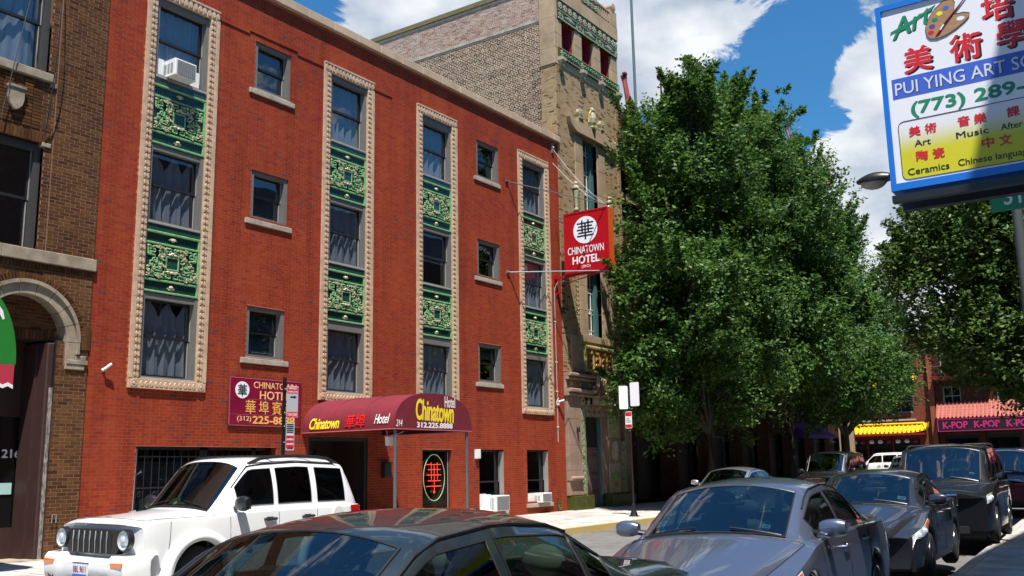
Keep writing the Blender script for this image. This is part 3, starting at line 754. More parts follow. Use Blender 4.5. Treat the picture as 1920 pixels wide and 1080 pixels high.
def make_window(x, z0, z1, w, deep=.15, cover='curtain', seed=0, sag=0, rel=0., face=.02, wide=.085, head=.1, split=.5, parent=None, yb=FY, glass=None, fmat=None):
    """double hung window as one part with sash, panes, tracks and curtain as its pieces"""
    parent = parent or hotel
    h = z1-z0; m = MB(); y = yb
    # outer frame: broad panned jambs that run back to the sashes
    m.box(x, x+wide, y+face, y+deep+.1, z0, z1); m.box(x+w-wide, x+w, y+face, y+deep+.1, z0, z1)
    m.box(x+wide, x+w-wide, y+face+.01, y+deep+.1, z1-head, z1); m.box(x+wide, x+w-wide, y+face-.015, y+deep+.1, z0, z0+.05)
    fr = part('window', m, fmat or M['frame_grey'], parent)
    i0, i1 = x+wide, x+w-wide; zb, zt = z0+.05, z1-head; zm = zb+(zt-zb)*split
    for (a, c, yy) in ((zm-.02, zt, y+deep), (zb, zm+.02, y+deep+.035)):
        s = MB(); t = .045
        s.box(i0, i0+t, yy, yy+.03, a, c); s.box(i1-t, i1, yy, yy+.03, a, c); s.box(i0+t, i1-t, yy, yy+.03, c-t, c); s.box(i0+t, i1-t, yy, yy+.03, a, a+t+.01)
        part('sash', s, M['sash'], fr)
        g = MB(); g.quad((i0+t,yy+.012,a+t),(i1-t,yy+.012,a+t),(i1-t,yy+.012,c-t),(i0+t,yy+.012,c-t)); part('pane', g, glass or M['glass'], fr)
    s = MB(); s.box(i1-.012, i1-.001, y+deep-.022, y+deep-.002, zm-.02, zt); s.box(i1+.001-.03, i1-.02, y+deep+.0, y+deep+.034, zb, zm-.05)
    part('track', s, M['track'], fr)
    if cover == 'curtain':
        o = link(curtain_mesh(i1-i0-.04, zt-zb-.03, seed, sag), 'curtain', fr, world=False); o.location = (i0+.02, y+deep+.115, zb+.01)
    elif cover == 'blind':
        hh = (zt-zb)*rel if rel else zt-zb
        o = link(blind_mesh(i1-i0-.04, hh), 'blind', fr, world=False); o.location = (i0+.02, y+deep+.11, zt-hh)
    return fr
sd_ = 0
for ci, x in enumerate(COLS):
    for wi, (z0, z1) in enumerate(OPZ):
        sd_ += 1
        make_window(x+BW, z0, z1, FW-2*BW, seed=sd_*3+ci, cover='blind' if (ci, wi) in ((2,1),) else 'curtain', rel=.55, sag=.30 if (ci, wi) in ((0,0),(0,1)) else 0,
                    head=.20 if (ci == 2 and wi == 2) or wi == 0 and ci else .12, split=.52)
        m = MB(); m.cbox(x+BW+.06, x+FW-BW-.02, FY-.01, FY+.16, z0-.028, z0+.022, .008); part('window_sill', m, M['frame_light'], hotel)
for ai, (a, c) in enumerate(SA):
    for zi, (z0, z1) in enumerate(SZ):
        make_window(a, z0, z1, c-a, deep=.17, cover='blind' if (ai, zi) in ((0,0),(0,1),(0,2)) else 'none' if ai and zi else 'blind', rel=.0 if not ai else .35, wide=.10, head=.09, split=.52, face=.03)
        m = MB(); m.cbox(a-.16, c+.12 if not ai else c+.06, FY-.045, FY+.16, z0-.16, z0-.04, .008); m.box(a, c, FY+.0, FY+.16, z0-.04, z0)
        part('window_sill', m, M['sill'], hotel)

# ground floor: barred window, entrance recess, neon window, two windows
x0, x1, z0, z1 = GW[0]
m = MB(); y = FY+.2
m.box(x0, x0+.05, y, y+.06, z0, z1); m.box(x1-.05, x1, y, y+.06, z0, z1); m.box(x0, x1, y, y+.06, z1-.06, z1); m.box(x0, x1, y, y+.06, z0, z0+.06); m.box(13.75, 13.95, y, y+.06, z0, z1); m.box(15.2, 15.3, y, y+.06, z0, z1)
bw = part('window', m, M['sash'], hotel)
g = MB(); g.quad((x0+.05,y+.03,z0+.06),(x1-.05,y+.03,z0+.06),(x1-.05,y+.03,z1-.06),(x0+.05,y+.03,z1-.06)); part('pane', g, M['glass_dark'], bw)
for a, c in ((x0+.1, 13.7), (14.0, 15.15)):
    o = link(blind_mesh(c-a, 1.15), 'blind', bw, world=False); o.location = (a, y+.10, z1-1.45)
gr = MB(); yy = FY+.07
for k in range(21): gr.tube([(x0+.08+k*.178, yy, z0+.1), (x0+.08+k*.178, yy, z1-.18), (x0+.08+k*.178, yy, z1-.06)], [.009,.009,.002], 5)
for zz in (z0+.12, z0+.62, z1-.22): gr.box(x0+.01, x1-.01, yy-.008, yy+.008, zz, zz+.025)
for k in range(10):                                         # scrolls along the middle rail
    cx = x0+.17+k*.356
    gr.tube([(cx+.075*(1-t/14)*math.cos(t*.7), yy-.012, z0+.5+.075*(1-t/14)*math.sin(t*.7)) for t in range(13)], .006, 5)
part('window_grille', gr, M['iron'], bw)
x0, x1, z0, z1 = GW[1]
m = MB(); yb = FY+1.25
for q in ((x0, 1), (x1, -1)): m.box(min(q[0], q[0]-q[1]*.04), max(q[0], q[0]-q[1]*.04), FY+.06, FY+1.3, z0, z1)
m.box(x0, x1, FY+.06, FY+1.3, z1, z1+.05); part('porch_lining', m, M['door_brown'], hotel); m = MB()  # lining coloured dark brown, painting in the shade of the deep entrance
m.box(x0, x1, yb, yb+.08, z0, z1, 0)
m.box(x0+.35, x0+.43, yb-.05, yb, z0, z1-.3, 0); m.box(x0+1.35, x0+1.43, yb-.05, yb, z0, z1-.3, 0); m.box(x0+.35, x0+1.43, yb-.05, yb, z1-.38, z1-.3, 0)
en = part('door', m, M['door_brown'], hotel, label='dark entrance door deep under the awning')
g = MB(); g.quad((x0+.55,yb-.012,1.0),(x0+1.23,yb-.012,1.0),(x0+1.23,yb-.012,2.0),(x0+.55,yb-.012,2.0)); part('pane', g, M['glass_dark'], en)
g = MB(); g.tube([(x0+1.27,yb-.07,1.05),(x0+1.27,yb-.07,1.25)], .014, 6); part('handle', g, M['chrome'], en)
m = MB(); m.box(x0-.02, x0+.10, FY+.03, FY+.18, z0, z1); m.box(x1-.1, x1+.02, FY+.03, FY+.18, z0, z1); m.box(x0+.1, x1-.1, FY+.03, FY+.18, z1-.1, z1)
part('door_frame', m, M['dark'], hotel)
x0, x1, z0, z1 = GW[2]
m = MB(); y = FY+.10
for q in ((x0,x0+.04,z0,z1),(x1-.05,x1,z0,z1),(x0,x1,z1-.05,z1),(x0,x1,z0,z0+.05)): m.box(q[0],q[1],y,y+.06,q[2],q[3])
nw = part('window', m, M['sash'], hotel)
g = MB(); g.quad((x0+.04,y+.03,z0+.05),(x1-.05,y+.03,z0+.05),(x1-.05,y+.03,z1-.05),(x0+.04,y+.03,z1-.05)); part('pane', g, M['glass_dark'], nw)
m = MB(); m.box(x1-.075, x1-.06, y-.01, y+.01, z0, z1-.05); part('track', m, M['track'], nw)
m = MB(); m.box(x0+.75, x1-.03, FY+.24, FY+.28, .2, 1.75); part('wood_panel', m, mat('inner_wood', (.30,.14,.05), rough=.5, var=.3, stretch=(9,9,1)), nw)
for gi in (3, 4):
    x0, x1, z0, z1 = GW[gi]; m = MB(); y = FY+.16
    for q in ((x0,x0+.03,z0,z1),(x1-.06,x1,z0,z1),(x0,x1,z1-.07,z1),(x0,x1,z0,z0+.05),(x0+.03,x1-.06,1.25,1.29)): m.box(q[0],q[1],y,y+.05,q[2],q[3])
    w = part('window', m, M['sash'], hotel)
    g = MB(); g.quad((x0+.03,y+.03,z0+.05),(x1-.06,y+.03,z0+.05),(x1-.06,y+.03,z1-.07),(x0+.03,y+.03,z1-.07)); part('pane', g, M['glass_dark'], w)
    m = MB(); m.box(x1-.10, x1-.085, y-.02, y-.002, 1.27, z1-.1); m.box(x1-.045, x1-.004, FY+.02, y-.002, z0, z1-.05); part('track', m, M['frame_light'], w)
m = MB(); m.cbox(23.6, 25.15, FY-.05, FY+.2, .26, .37, .008); part('window_sill', m, M['sill'], hotel)
m = MB(); m.cbox(26.2, 27.74, FY-.05, FY+.2, .42, .54, .008); part('window_sill', m, M['sill'], hotel)
# ---------------------------------------------------------------- things on the hotel
def frame3(origin, right, up):
    r, u = np.array(right, float), np.array(up, float); n = np.cross(r, u)
    return lambda a, b, c=0.: tuple(np.array(origin)+r*a+u*b+n*c)
def flat(m, fn, pts, d0, d1, mi=0):
    """flat plate: outline pts (a,b) in the frame fn, from depth d0 to d1 in front of it"""
    n = len(pts); m.add([fn(a,b,d0) for a,b in pts]+[fn(a,b,d1) for a,b in pts], [(i,(i+1)%n,n+(i+1)%n,n+i) for i in range(n)]+[tuple(range(n,2*n)), tuple(range(n-1,-1,-1))], mi)
def rect(a, b, c, d): return [(a,c),(b,c),(b,d),(a,d)]
def ell(cx, cy, rx, ry, n=40): return [(cx+rx*math.cos(2*math.pi*k/n), cy+ry*math.sin(2*math.pi*k/n)) for k in range(n)]
EMB = [(0.0,1.0,.80,.875),(.08,.92,.635,.705),(.0,1.0,.47,.54),(.08,.92,.305,.375),(0,1.0,.15,.225),(.27,.36,.37,1.0),(.64,.73,.37,1.0),(.455,.545,0,.80)]
def emblem(fn, cx, cy, w, h, d, parent, mt):
    m = MB()
    for i, (a, b, c, e) in enumerate(EMB): flat(m, fn, rect(cx+(a-.5)*w, cx+(b-.5)*w, cy+(c-.5)*h, cy+(e-.5)*h), d, d+.003+.0004*i)
    return part('emblem', m, mt, parent)
X3, Z3, NY = (1,0,0), (0,0,1), (0,-1,0)

# --- maroon entrance awning
AX0, AX1, AYF, AZ = 16.54, 19.42, 14.57, 2.565
aw = thing('entrance_awning', 'maroon barrel awning with yellow Chinatown lettering over the hotel entrance', 'awning', (17.98, FY, AZ))
AC, AA, AB = (AX0+AX1)/2, (AX1-AX0)/2, .86
def arch(t, e=2.55, ins=0):                                # t 0..1 from the left foot over the top to the right foot
    th = math.pi*(1-t); c, s = math.cos(th), math.sin(th)
    return (AC+(AA-ins)*math.copysign(abs(c)**(2/e), c), AZ+(AB-ins)*abs(s)**(2/e))
m = MB(); n = 44; ny = 12
for j in range(ny+1):
    y = AYF+(FY-AYF)*j/ny; sagf = .012*math.sin(j/ny*math.pi*4)**2
    for i in range(n+1):
        x, z = arch(i/n); f = 1-sagf*(z-AZ); m.v.append((AC+(x-AC)*f, y, AZ+(z-AZ)*f))
for j in range(ny):
    for i in range(n): m.f.append((j*(n+1)+i, j*(n+1)+i+1, (j+1)*(n+1)+i+1, (j+1)*(n+1)+i)); m.m.append(0)
part('canopy', m, M['maroon_canvas'], aw, smooth=True)
m = MB(); pts = [arch(i/n) for i in range(n+1)]; m.prism(pts, 'y', AYF-.004, AYF-.001); part('front_panel', m, M['maroon_canvas'], aw)
m = MB(); m.tube([(AX0,FY,AZ),(AX0,AYF,AZ),(AX1,AYF,AZ),(AX1,FY,AZ)], .012, 6); part('hem', m, M['maroon_edge'], aw)
m = MB()
for y in (AYF+.05, AYF+1.0, AYF+2.0, FY-.04): m.tube([(lambda p: (p[0], y, p[1]))(arch(i/20, ins=.03)) for i in range(21)], .014, 6)
m.tube([(AX0+.03,AYF+.03,AZ+.02),(AX1-.03,AYF+.03,AZ+.02)], .02, 6); m.tube([(AX0+.03,AYF,AZ+.02),(AX0+.03,FY,AZ+.02)], .02, 6); m.tube([(AX1-.03,AYF,AZ+.02),(AX1-.03,FY,AZ+.02)], .02, 6)
part('awning_frame', m, M['dark'], aw)
for y in (AYF+.98, AYF+1.96):                               # sewn seams over the ribs
    part('seam', MB().tube([(lambda p: (p[0], y, p[1]+.001))(arch(i/30)) for i in range(31)], .006, 4), M['maroon_canvas'], aw)
for x in (AX0+.10, AX1-.13):
    m = MB(); m.tube([(x, AYF+.06, .02), (x, AYF+.06, AZ)], .040, 10); m.tube([(x, AYF+.06, .05), (x, AYF+.06, .09)], .07, 10); part('post', m, M['pipe'], aw, auto=40)
fr = frame3((AC, AYF-.005, AZ), X3, Z3)
letters('Chinatown', 1.42, .50, fr(-.70,.22), (1,0,-.035), Z3, M['letter_yellow'], aw, bold=.032, shear=.12, sp=.95)
letters('Hotel', .40, .27, fr(.37,.545), X3, Z3, M['letter_white'], aw, bold=.012)
letters('312.225.8888', 1.33, .13, fr(-.66,.045), X3, Z3, M['letter_white'], aw, bold=.04)
letters('214', .21, .15, fr(-1.38,.06), X3, Z3, M['letter_white'], aw, shear=.25)
# side lettering follows the curve of the canvas
def side(y0, z0):
    def f(a, b, c):
        z = z0+b; k = min(max((z-AZ)/AB, 0), .999); x = AC-AA*(1-k**2.55)**(1/2.55); return (x-.012-c, y0-a, z)
    return f
letters('Chinatown', .98, .27, None, None, None, M['letter_yellow'], aw, bold=.032, shear=.2, fn=side(FY-.25, AZ+.07), sp=.92)
letters('華埠', .62, .33, None, None, None, M['letter_bright_red'], aw, bold=.02, fn=side(FY-1.42, AZ+.05))
letters('Hotel', .44, .22, None, None, None, M['letter_white'], aw, bold=.01, shear=.2, fn=side(FY-2.33, AZ+.13))

# --- maroon wall sign
ws = thing('wall_sign', 'maroon sheet metal sign with gold Chinese characters and phone number on the brick wall', 'sign', (15.36, FY-.05, 2.70))
m = MB(); fw = frame3((14.29, FY-.035, 2.70), (2.145/2.145,0,0), Z3)
m.prism([(14.285,2.70),(16.435,2.68),(16.45,3.79),(14.30,3.785)], 'y', FY-.045, FY-.02); part('board', m, M['sign_maroon'], ws)
fw = frame3((14.30, FY-.047, 2.70), X3, Z3); m = MB()
for a, b, c, d in [(0,2.14,1.065,1.078),(-.005,.01,.02,1.06),(.0,2.12,.0,.008),(.02,2.12,.245,.25),(.56,2.12,.595,.60)]: flat(m, fw, rect(a,b,c,d), 0, .002)
part('seams', m, mat('seam', (.42,.16,.2), rough=.5), ws)
m = MB(); flat(m, fw, ell(.352,.80,.20,.19,28), 0, .003); part('roundel', m, M['sign_white'], ws); emblem(fw, .352, .80, .26, .27, .004, ws, M['sign_black'])
letters('CHINATOWN', 1.30, .15, fw(.68,.86), X3, Z3, M['letter_cream'], ws)
letters('HOTEL', .92, .19, fw(.865,.615), X3, Z3, M['letter_cream'], ws, bold=.01)
for k, ch in enumerate('華埠賓館'): letters(ch, .29, .31, fw(.46+k*.39,.27), X3, Z3, M['letter_gold'], ws, bold=.008)
letters('(312)', .40, .14, fw(.23,.075), X3, Z3, M['letter_cream'], ws)
letters('225-8888', 1.28, .18, fw(.67,.05), X3, Z3, M['letter_gold'], ws, bold=.03)

# --- projecting box sign
SX, SYO, SYI, SZ0, SZ1 = 28.19, 15.28, 17.04, 8.21, 10.36
ps = thing('projecting_sign', 'red box sign reading CHINATOWN HOTEL with a white roundel, hung from the wall on struts', 'sign', (SX, FY, 8.0))
m = MB(); D = .36
m.box(SX, SX+D, SYO, SYI, SZ0, SZ1); part('cabinet', m, M['sign_orange'], ps)
fs = frame3((SX-.001, SYI, SZ0), (0,-1,0), Z3); w, h = SYI-SYO, SZ1-SZ0
m = MB()
for q in ((0,w,0,.075),(0,w,h-.06,h),(0,.05,.075,h-.06),(w-.06,w,.075,h-.06)): flat(m, fs, rect(*q), 0, .018)
part('trim', m, M['sign_red'], ps)
m = MB(); flat(m, fs, rect(.05,w-.06,.075,h-.06), 0, .006); part('face', m, M['sign_red'], ps)
m = MB(); flat(m, fs, ell(.86,1.47,.475,.475), .006, .010); part('roundel', m, M['sign_white'], ps); emblem(fs, .86, 1.48, .66, .68, .0105, ps, M['sign_black'])
letters('CHINATOWN', 1.42, .26, fs(.14,.655,.006), (0,-1,0), Z3, M['sign_white'], ps, bold=.01)
letters('HOTEL', 1.06, .28, fs(.32,.30,.006), (0,-1,0), Z3, M['sign_white'], ps, bold=.03)
letters('(SRO)', .34, .12, fs(.68,.125,.006), (0,-1,0), Z3, M['sign_white'], ps)
m = MB(); m.box(SX+.02, SX+.12, SYI-.3, FY, SZ0-.10, SZ0-.02); m.box(SX+.02, SX+.12, SYO+.05, SYI-.3, SZ0-.08, SZ0-.001); m.box(SX-.02, SX+.16, FY-.02, FY, SZ0-.3, SZ0+.05)
part('bracket', m, M['sign_red'], ps)
m = MB(); m.tube([(SX+.15, SYO+.25, SZ0-.02), (SX+.15, FY-.6, SZ0-.25), (SX+.15, FY, SZ0-.62)], .02, 6); m.box(SX+.1, SX+.2, FY-.02, FY, SZ0-.7, SZ0-.5); part('bracket', m, M['sign_red'], ps)
m = MB(); m.tube([(25.37,FY,10.98),(28.2,SYO+.05,10.43)], .017, 8); m.tube([(25.30,FY-.02,10.98),(25.44,FY-.02,10.98)], .04, 8); part('strut', m, M['pipe'], ps)
m = MB(); m.tube([(25.35,FY,7.91),(28.2,SYO-.01,8.13)], .021, 8); m.tube([(25.28,FY-.02,7.91),(25.42,FY-.02,7.91)], .045, 8); part('strut', m, M['silver_pipe'], ps)
m = MB(); m.tube([(SX+.1,FY,10.27),(SX+.1,SYI,10.27)], .012, 6); part('strut', m, M['pipe'], ps)
m = MB()
for (x, z) in ((28.27, 12.9), (28.27, 12.35)):
    a = np.array((x, FY-.02, z)); c = np.array((SX+.18, SYO+.1, SZ1+.06))
    m.tube([tuple(a+(c-a)*t+np.array((0,0,-.18*math.sin(math.pi*t)))) for t in np.linspace(0,1,12)], .0045, 4)
part('stay_cable', m, M['pipe'], ps)
m = MB(); m.box(28.22, 28.33, FY-.05, FY, 12.72, 13.08); m.tube([(28.27,FY-.05,12.95),(28.27,FY-.10,12.9)], .02, 6); part('anchor', m, M['silver_pipe'], ps)
m = MB(); m.blob((SX+.2,SYO+.07,SZ1+.03), .05,.05,.06); part('eye_bolt', m, M['silver_pipe'], ps)

# --- conduit down the wall right of the last strip, little camera on it
cd_ = thing('conduit_pipe', 'thin white conduit running down the brick beside the rightmost terracotta strip', 'pipe', (28.22, FY, 2.5))
pts = [(28.45,FY-.35,8.05),(28.25,FY-.12,8.02),(28.16,FY-.02,7.75),(28.18,FY-.02,3.9),(28.16,FY-.02,2.5)]
m = MB(); m.tube(pts, .010, 6); part('pipe', m, M['ac_light'], cd_)
m = MB()
for z in (6.6,5.2,4.2,3.0): m.box(28.13,28.23,FY-.03,FY,z,z+.03)
part('clamp', m, M['white_plastic'], cd_, kind='stuff')

# --- window air conditioners
def ac(x0, x1, z0, z1, out, label, side_x=None, seed=0, group='window air conditioners on the hotel'):
    t = thing('air_conditioner', label, 'air conditioner', ((x0+x1)/2, FY, z0), group)
    y0 = FY+.12-out; m = MB(); h = z1-z0
    m.cbox(x0, x1, y0, FY+.2, z0, z1, .012); part('casing', m, M['white_plastic'], t)
    m = MB(); n = int(h/.022)
    a, c = x0+(x1-x0)*.10, x1-.03
    m.box(a, c, y0-.002, y0-.0005, z0+.03, z1-.03, 0)
    for k in range(int((z1-z0-.07)/.02)): m.box(a+.008, c-.008, y0-.010, y0-.002, z0+.035+k*.02, z0+.043+k*.02, 1)
    for k in range(9): m.box(a+.01+k*(c-a-.02)/9, a+.014+k*(c-a-.02)/9, y0-.011, y0-.002, z0+.035, z1-.035, 1)
    part('rear_grille', m, [M['ac_dark'], M['ac_grey']], t)
    m = MB()
    for i in range(3):
        for k in range(int((h-.12)/.024)): m.box(x0-.003, x0-.0005, y0+.08+i*.11, y0+.16+i*.11, z0+.06+k*.024, z0+.072+k*.024)
    part('side_vents', m, M['ac_grey'], t)
    return t
a1 = ac(12.30, 12.86, 10.22, 10.60, .42, 'white air conditioner in the uppermost window of the leftmost terracotta strip')
for q in ((12.10,12.30),(12.86,13.22)):
    m = MB()
    for k in range(int((q[1]-q[0])/.03)): m.box(q[0]+k*.03, q[0]+k*.03+.026, FY+.07, FY+.09, 10.23, 10.62)
    part('side_panel', m, M['white_plastic'], a1, kind='stuff')
a2 = ac(24.10, 24.82, .40, .86, .42, 'large white air conditioner at the ground floor window nearer the awning')
m = MB(); m.add([(23.72,FY+.05,.40),(24.12,FY-.1,.40),(24.12,FY-.1,.9),(23.95,FY+.05,.9),(23.86,FY+.03,.6)], [(0,1,2,3,4)]); m.box(23.75,24.1,FY+.06,FY+.08,.4,.92); part('side_panel', m, M['white_plastic'], a2)
a3 = ac(26.80, 27.40, .56, .86, .32, 'small white air conditioner at the ground floor window nearest the tower')
m = MB()
for k in range(9): m.box(26.32+k*.05, 26.36+k*.05, FY+.08, FY+.1, .56, .86)
part('side_panel', m, M['white_plastic'], a3, kind='stuff')

# --- security cameras, junction box, mail box, neon
t = thing('security_camera', 'white bullet camera on the brick left of the lowest tall window', 'security camera', (11.22, FY, 3.72))
m = MB(); m.lathe([(.035,0),(.035,-.02),(.015,-.04)], (11.20,FY,3.70), 'y', 10); part('mount', m, M['white_plastic'], t)
m = MB(); m.tube([(11.20,FY-.03,3.70),(11.23,FY-.09,3.75)], .013, 6); m.tube([(11.19,FY-.07,3.71),(11.31,FY-.12,3.82)], .028, 8); part('body', m, M['white_plastic'], t)
t = thing('security_camera', 'small white camera hanging at the edge of the conduit right of the last terracotta strip', 'security camera', (28.22, FY, 3.85))
m = MB(); m.box(28.14,28.26,FY-.06,FY,3.74,3.90); m.tube([(28.2,FY-.05,3.86),(28.36,FY-.18,3.92)], .03, 8); m.tube([(28.1,FY-.05,3.9),(28.14,FY-.1,3.98)], .012, 5); part('body', m, M['white_plastic'], t)
t = thing('security_camera', 'small white camera hanging under the front edge of the awning', 'security camera', (17.2, AYF+.5, 2.3))
m = MB(); m.tube([(17.3,AYF+.9,AZ),(17.28,AYF+.85,AZ-.14)], .012, 6); m.box(17.20,17.34,AYF+.72,AYF+.86,AZ-.34,AZ-.14); m.tube([(17.3,AYF+.8,AZ-.12),(17.7,AYF+.9,AZ-.06),(17.9,AYF+.9,AZ)], .01, 5); part('body', m, M['white_plastic'], t)
tag(part('junction_box', MB().cbox(23.46,23.66,FY-.09,FY,1.96,2.23,.01), M['white_plastic']), 'small white box on the wall at the top corner of a ground floor window', 'junction box')
m = MB(); m.cbox(19.36,19.62,FY-.14,FY,1.47,1.84,.01); t = thing('mailbox', 'small dark mail box on the shaded brick beside the entrance', 'mailbox', (19.5,FY,1.47)); part('body', m, M['iron'], t); part('lid', MB().box(19.35,19.63,FY-.16,FY,1.845,1.87), M['iron'], t)
nx, nz = 21.66, 1.44
t = thing('neon_sign', 'oval neon sign with a red tube character inside the narrow ground floor window', 'neon sign', (nx, FY+.22, nz))
yn = FY+.085
m = MB(); m.tube([(nx+.47*math.cos(k*math.pi/24), yn, nz+.64*math.sin(k*math.pi/24)) for k in range(49)], .010, 6); part('oval_tube', m, M['neon_green'], t)
m = MB(); fn = frame3((nx, yn, nz), X3, Z3)
for (a, b, c) in [(-.33,.30,.36),(-.27,.28,.22),(-.32,.30,.07),(-.27,.28,-.09),(-.35,.30,-.24)]: m.tube([fn(a,c), fn(b,c)], .010, 6)
for (a, c, e) in [(-.13,.42,-.06),(.14,.42,-.06),(.0,.34,-.38)]: m.tube([fn(a,c), fn(a+.01,e)], .007, 6)
m.tube([fn(.0+.03*math.cos(k), -.40+.03*math.sin(k)) for k in range(7)], .012, 5)
part('character_tubes', m, M['neon_red'], t)
# weed at the wall foot
m = MB(); random.seed(2)
for k in range(34):
    x, y, z = 28.02+random.gauss(0,.05), FY-.08+random.gauss(0,.03), .18+random.random()*.42; a = random.random()*6.3
    m.quad((x,y,z),(x+.05*math.cos(a),y+.05*math.sin(a),z+.02),(x+.09*math.cos(a),y+.09*math.sin(a),z+.05),(x+.03*math.cos(a+.6),y+.03*math.sin(a+.6),z+.05))
t = thing('weed', 'small weed growing at the foot of the brick wall by the tower', 'plant', (28.02,FY-.08,.16)); part('leaves', m, M['leaf_b'], t); part('stem', MB().tube([(28.02,FY-.08,.13),(28.0,FY-.08,.6)], .008, 5), M['olive_glaze'], t)
# ---------------------------------------------------------------- brown brick building on the left
bb = thing('apartment_building', 'dark brown brick apartment building with stone arched doorway, left of the hotel', 'building', (8.0, FY, .15))
BX0, BX1 = 2.0, 10.86
ACX, ACZ, ARO, ARI = 9.55, 4.18, 1.10, .83                  # arch
WIN3 = (7.2, 9.66, 9.36, 11.6); WIN2 = (7.2, 9.67, 5.85, 7.95)
dz0, dz1, dx0, dx1 = .1, 4.18, 8.85, 10.22
hl = [WIN3, WIN2, (dx0, dx1, dz0, dz1)]
hl += [(ACX-math.sqrt(max(ARO**2-(z+.034-ACZ)**2, 0)), ACX+math.sqrt(max(ARO**2-(z+.034-ACZ)**2, 0)), z, z+.0677) for z in np.arange(ACZ, ACZ+ARO, .0677)]
hl += [(10.35,10.66,3.7,ACZ), (BX0,BX1,5.62,5.86), (BX0,9.76,9.20,9.36)]
b = MB()
for (a, c, z0, z1) in grid_holes(BX0, BX1, -.1, 16, hl[:3]+[h for h in hl[3:] if h[3]-h[2] < .07 and h[1]-h[0] > .02]): b.quad((a,FY+.0005,z0),(c,FY+.0005,z0),(c,FY+.0005,z1),(a,FY+.0005,z1))
for (a, c, z0, z1) in grid_holes(9.862, BX1, -.1, 15.5, hl[2:3]+[h for h in hl[3:] if h[3]-h[2] < .07 and h[1]-h[0] > .02]): b.quad((a,FY-.0118,z0),(c,FY-.0118,z0),(c,FY-.0118,z1),(a,FY-.0118,z1))
part('wall', b, M['brown_mortar'], bb)
planeb = lambda u, d, z: (u, FY-d, z)
bricks(bb, planeb, 6.5, 9.84, .0, 15.5, hl, M['brown_brick'], jitter=.0008, seed=8, single=120, proud=.0012, bv=.001)
bricks(bb, planeb, 9.862, BX1, .0, 15.5, hl, M['brown_brick'], jitter=.0008, seed=9, single=170, proud=.0134, bv=.001)
b = MB(); b.box(BX0, BX1-.21, FY+1.4, FY+14, 0, 16); b.box(BX0, BX1-.21, FY+.4, FY+1.39, 5.2, 5.4); b.box(BX0, BX1-.21, FY+.4, FY+1.39, 8.4, 8.9); b.box(BX1-.2,BX1-.005,FY+.02,FY+1.4,0,16); part('outer_wall', b, M['plain_wall'], bb)
# stone work
def stonebits(name, rects, y0, parent, m_, step=None):
    for (a, c, z0, z1) in rects: part(name, MB().cbox(a, c, y0, FY+.1, z0, z1, .008), m_, parent)
stonebits('window_sill', [(7.0,8.4,9.22,9.38),(8.405,9.76,9.22,9.38)], FY-.07, bb, M['arch_stone'])
stonebits('string_course_stone', [(6.6,7.6,5.63,5.86),(7.604,9.0,5.63,5.86),(9.004,10.89,5.63,5.86)], FY-.07, bb, M['arch_stone'])
stonebits('corner_stone', [(9.70,9.83,9.13,9.22),(9.62,9.80,7.90,7.98)], FY-.03, bb, M['arch_stone'])
# soldier course over the second floor window and projecting course under the string course
b = MB()
for k in range(36): b.cbox(7.2+k*.0715, 7.262+k*.0715, FY-.02, FY+.02, 7.96, 8.16, .004)
for k in range(60): b.cbox(6.6+k*.0715, 6.662+k*.0715, FY-.03, FY+.02, 5.50, 5.60, .004)
part('soldier_course', b, M['brown_brick'], bb, kind='stuff')
# stack bond panel between the windows, with the stone shield
b = MB()
for i in range(11):
    for j in range(14):
        x, z = 7.5+i*.19, 8.22+j*.067
        if x > 9.6: continue
        b.cbox(x, x+.165, FY-.012-(.012 if i % 2 else 0), FY+.0, z, z+.054, .004)
part('stack_bond_panel', b, M['brown_brick'], bb, kind='stuff')
m = MB(); sh = [(-.15,.22),(.15,.22),(.15,.0),(.12,-.12),(.05,-.2),(0,-.22),(-.05,-.2),(-.12,-.12),(-.15,0)]
m.prism([(9.03+a, 8.68+b_) for a, b_ in sh], 'y', FY-.09, FY+.02); m.box(8.86,9.20,FY-.11,FY+.02,8.88,8.93); part('shield', m, M['arch_stone'], bb)
# windows
for (a, c, z0, z1) in (WIN3, WIN2):
    f = make_window(a, z0, z1, c-a, deep=.2, cover='none' if z0 < 7 else 'curtain', seed=77, wide=.13, head=.14, parent=bb, face=.09, split=.50, fmat=M['frame_dark'])
# arch stones
n = 9
for k in range(n):
    a0, a1 = math.pi*k/n, math.pi*(k+1)/n-.012
    for (r0, r1, y) in ((ARI, ARI+.20, FY-.03), (ARI+.20, ARO, FY-.075)):
        m = MB(); seg = 5; pts = [(ACX+r1*math.cos(a0+(a1-a0)*t/seg), ACZ+r1*math.sin(a0+(a1-a0)*t/seg)) for t in range(seg+1)]
        pts += [(ACX+r0*math.cos(a1-(a1-a0)*t/seg), ACZ+r0*math.sin(a1-(a1-a0)*t/seg)) for t in range(seg+1)]
        m.prism(pts, 'y', y, FY+.30 if r0 == ARI else FY+.05); part('arch_stone', m, M['arch_stone'], bb)
for (a, c, z0, z1, y) in [(10.38,10.58,3.72,4.17,FY-.03),(10.58,10.65,3.95,4.17,FY-.075),(10.40,10.84,3.76,3.84,FY-.06),(10.58,10.80,3.84,3.93,FY-.05),(10.38,10.78,3.66,3.76,FY-.045)]:
    part('impost_stone', MB().cbox(a, c, y, FY+.3, z0, z1, .008), M['arch_stone'], bb)
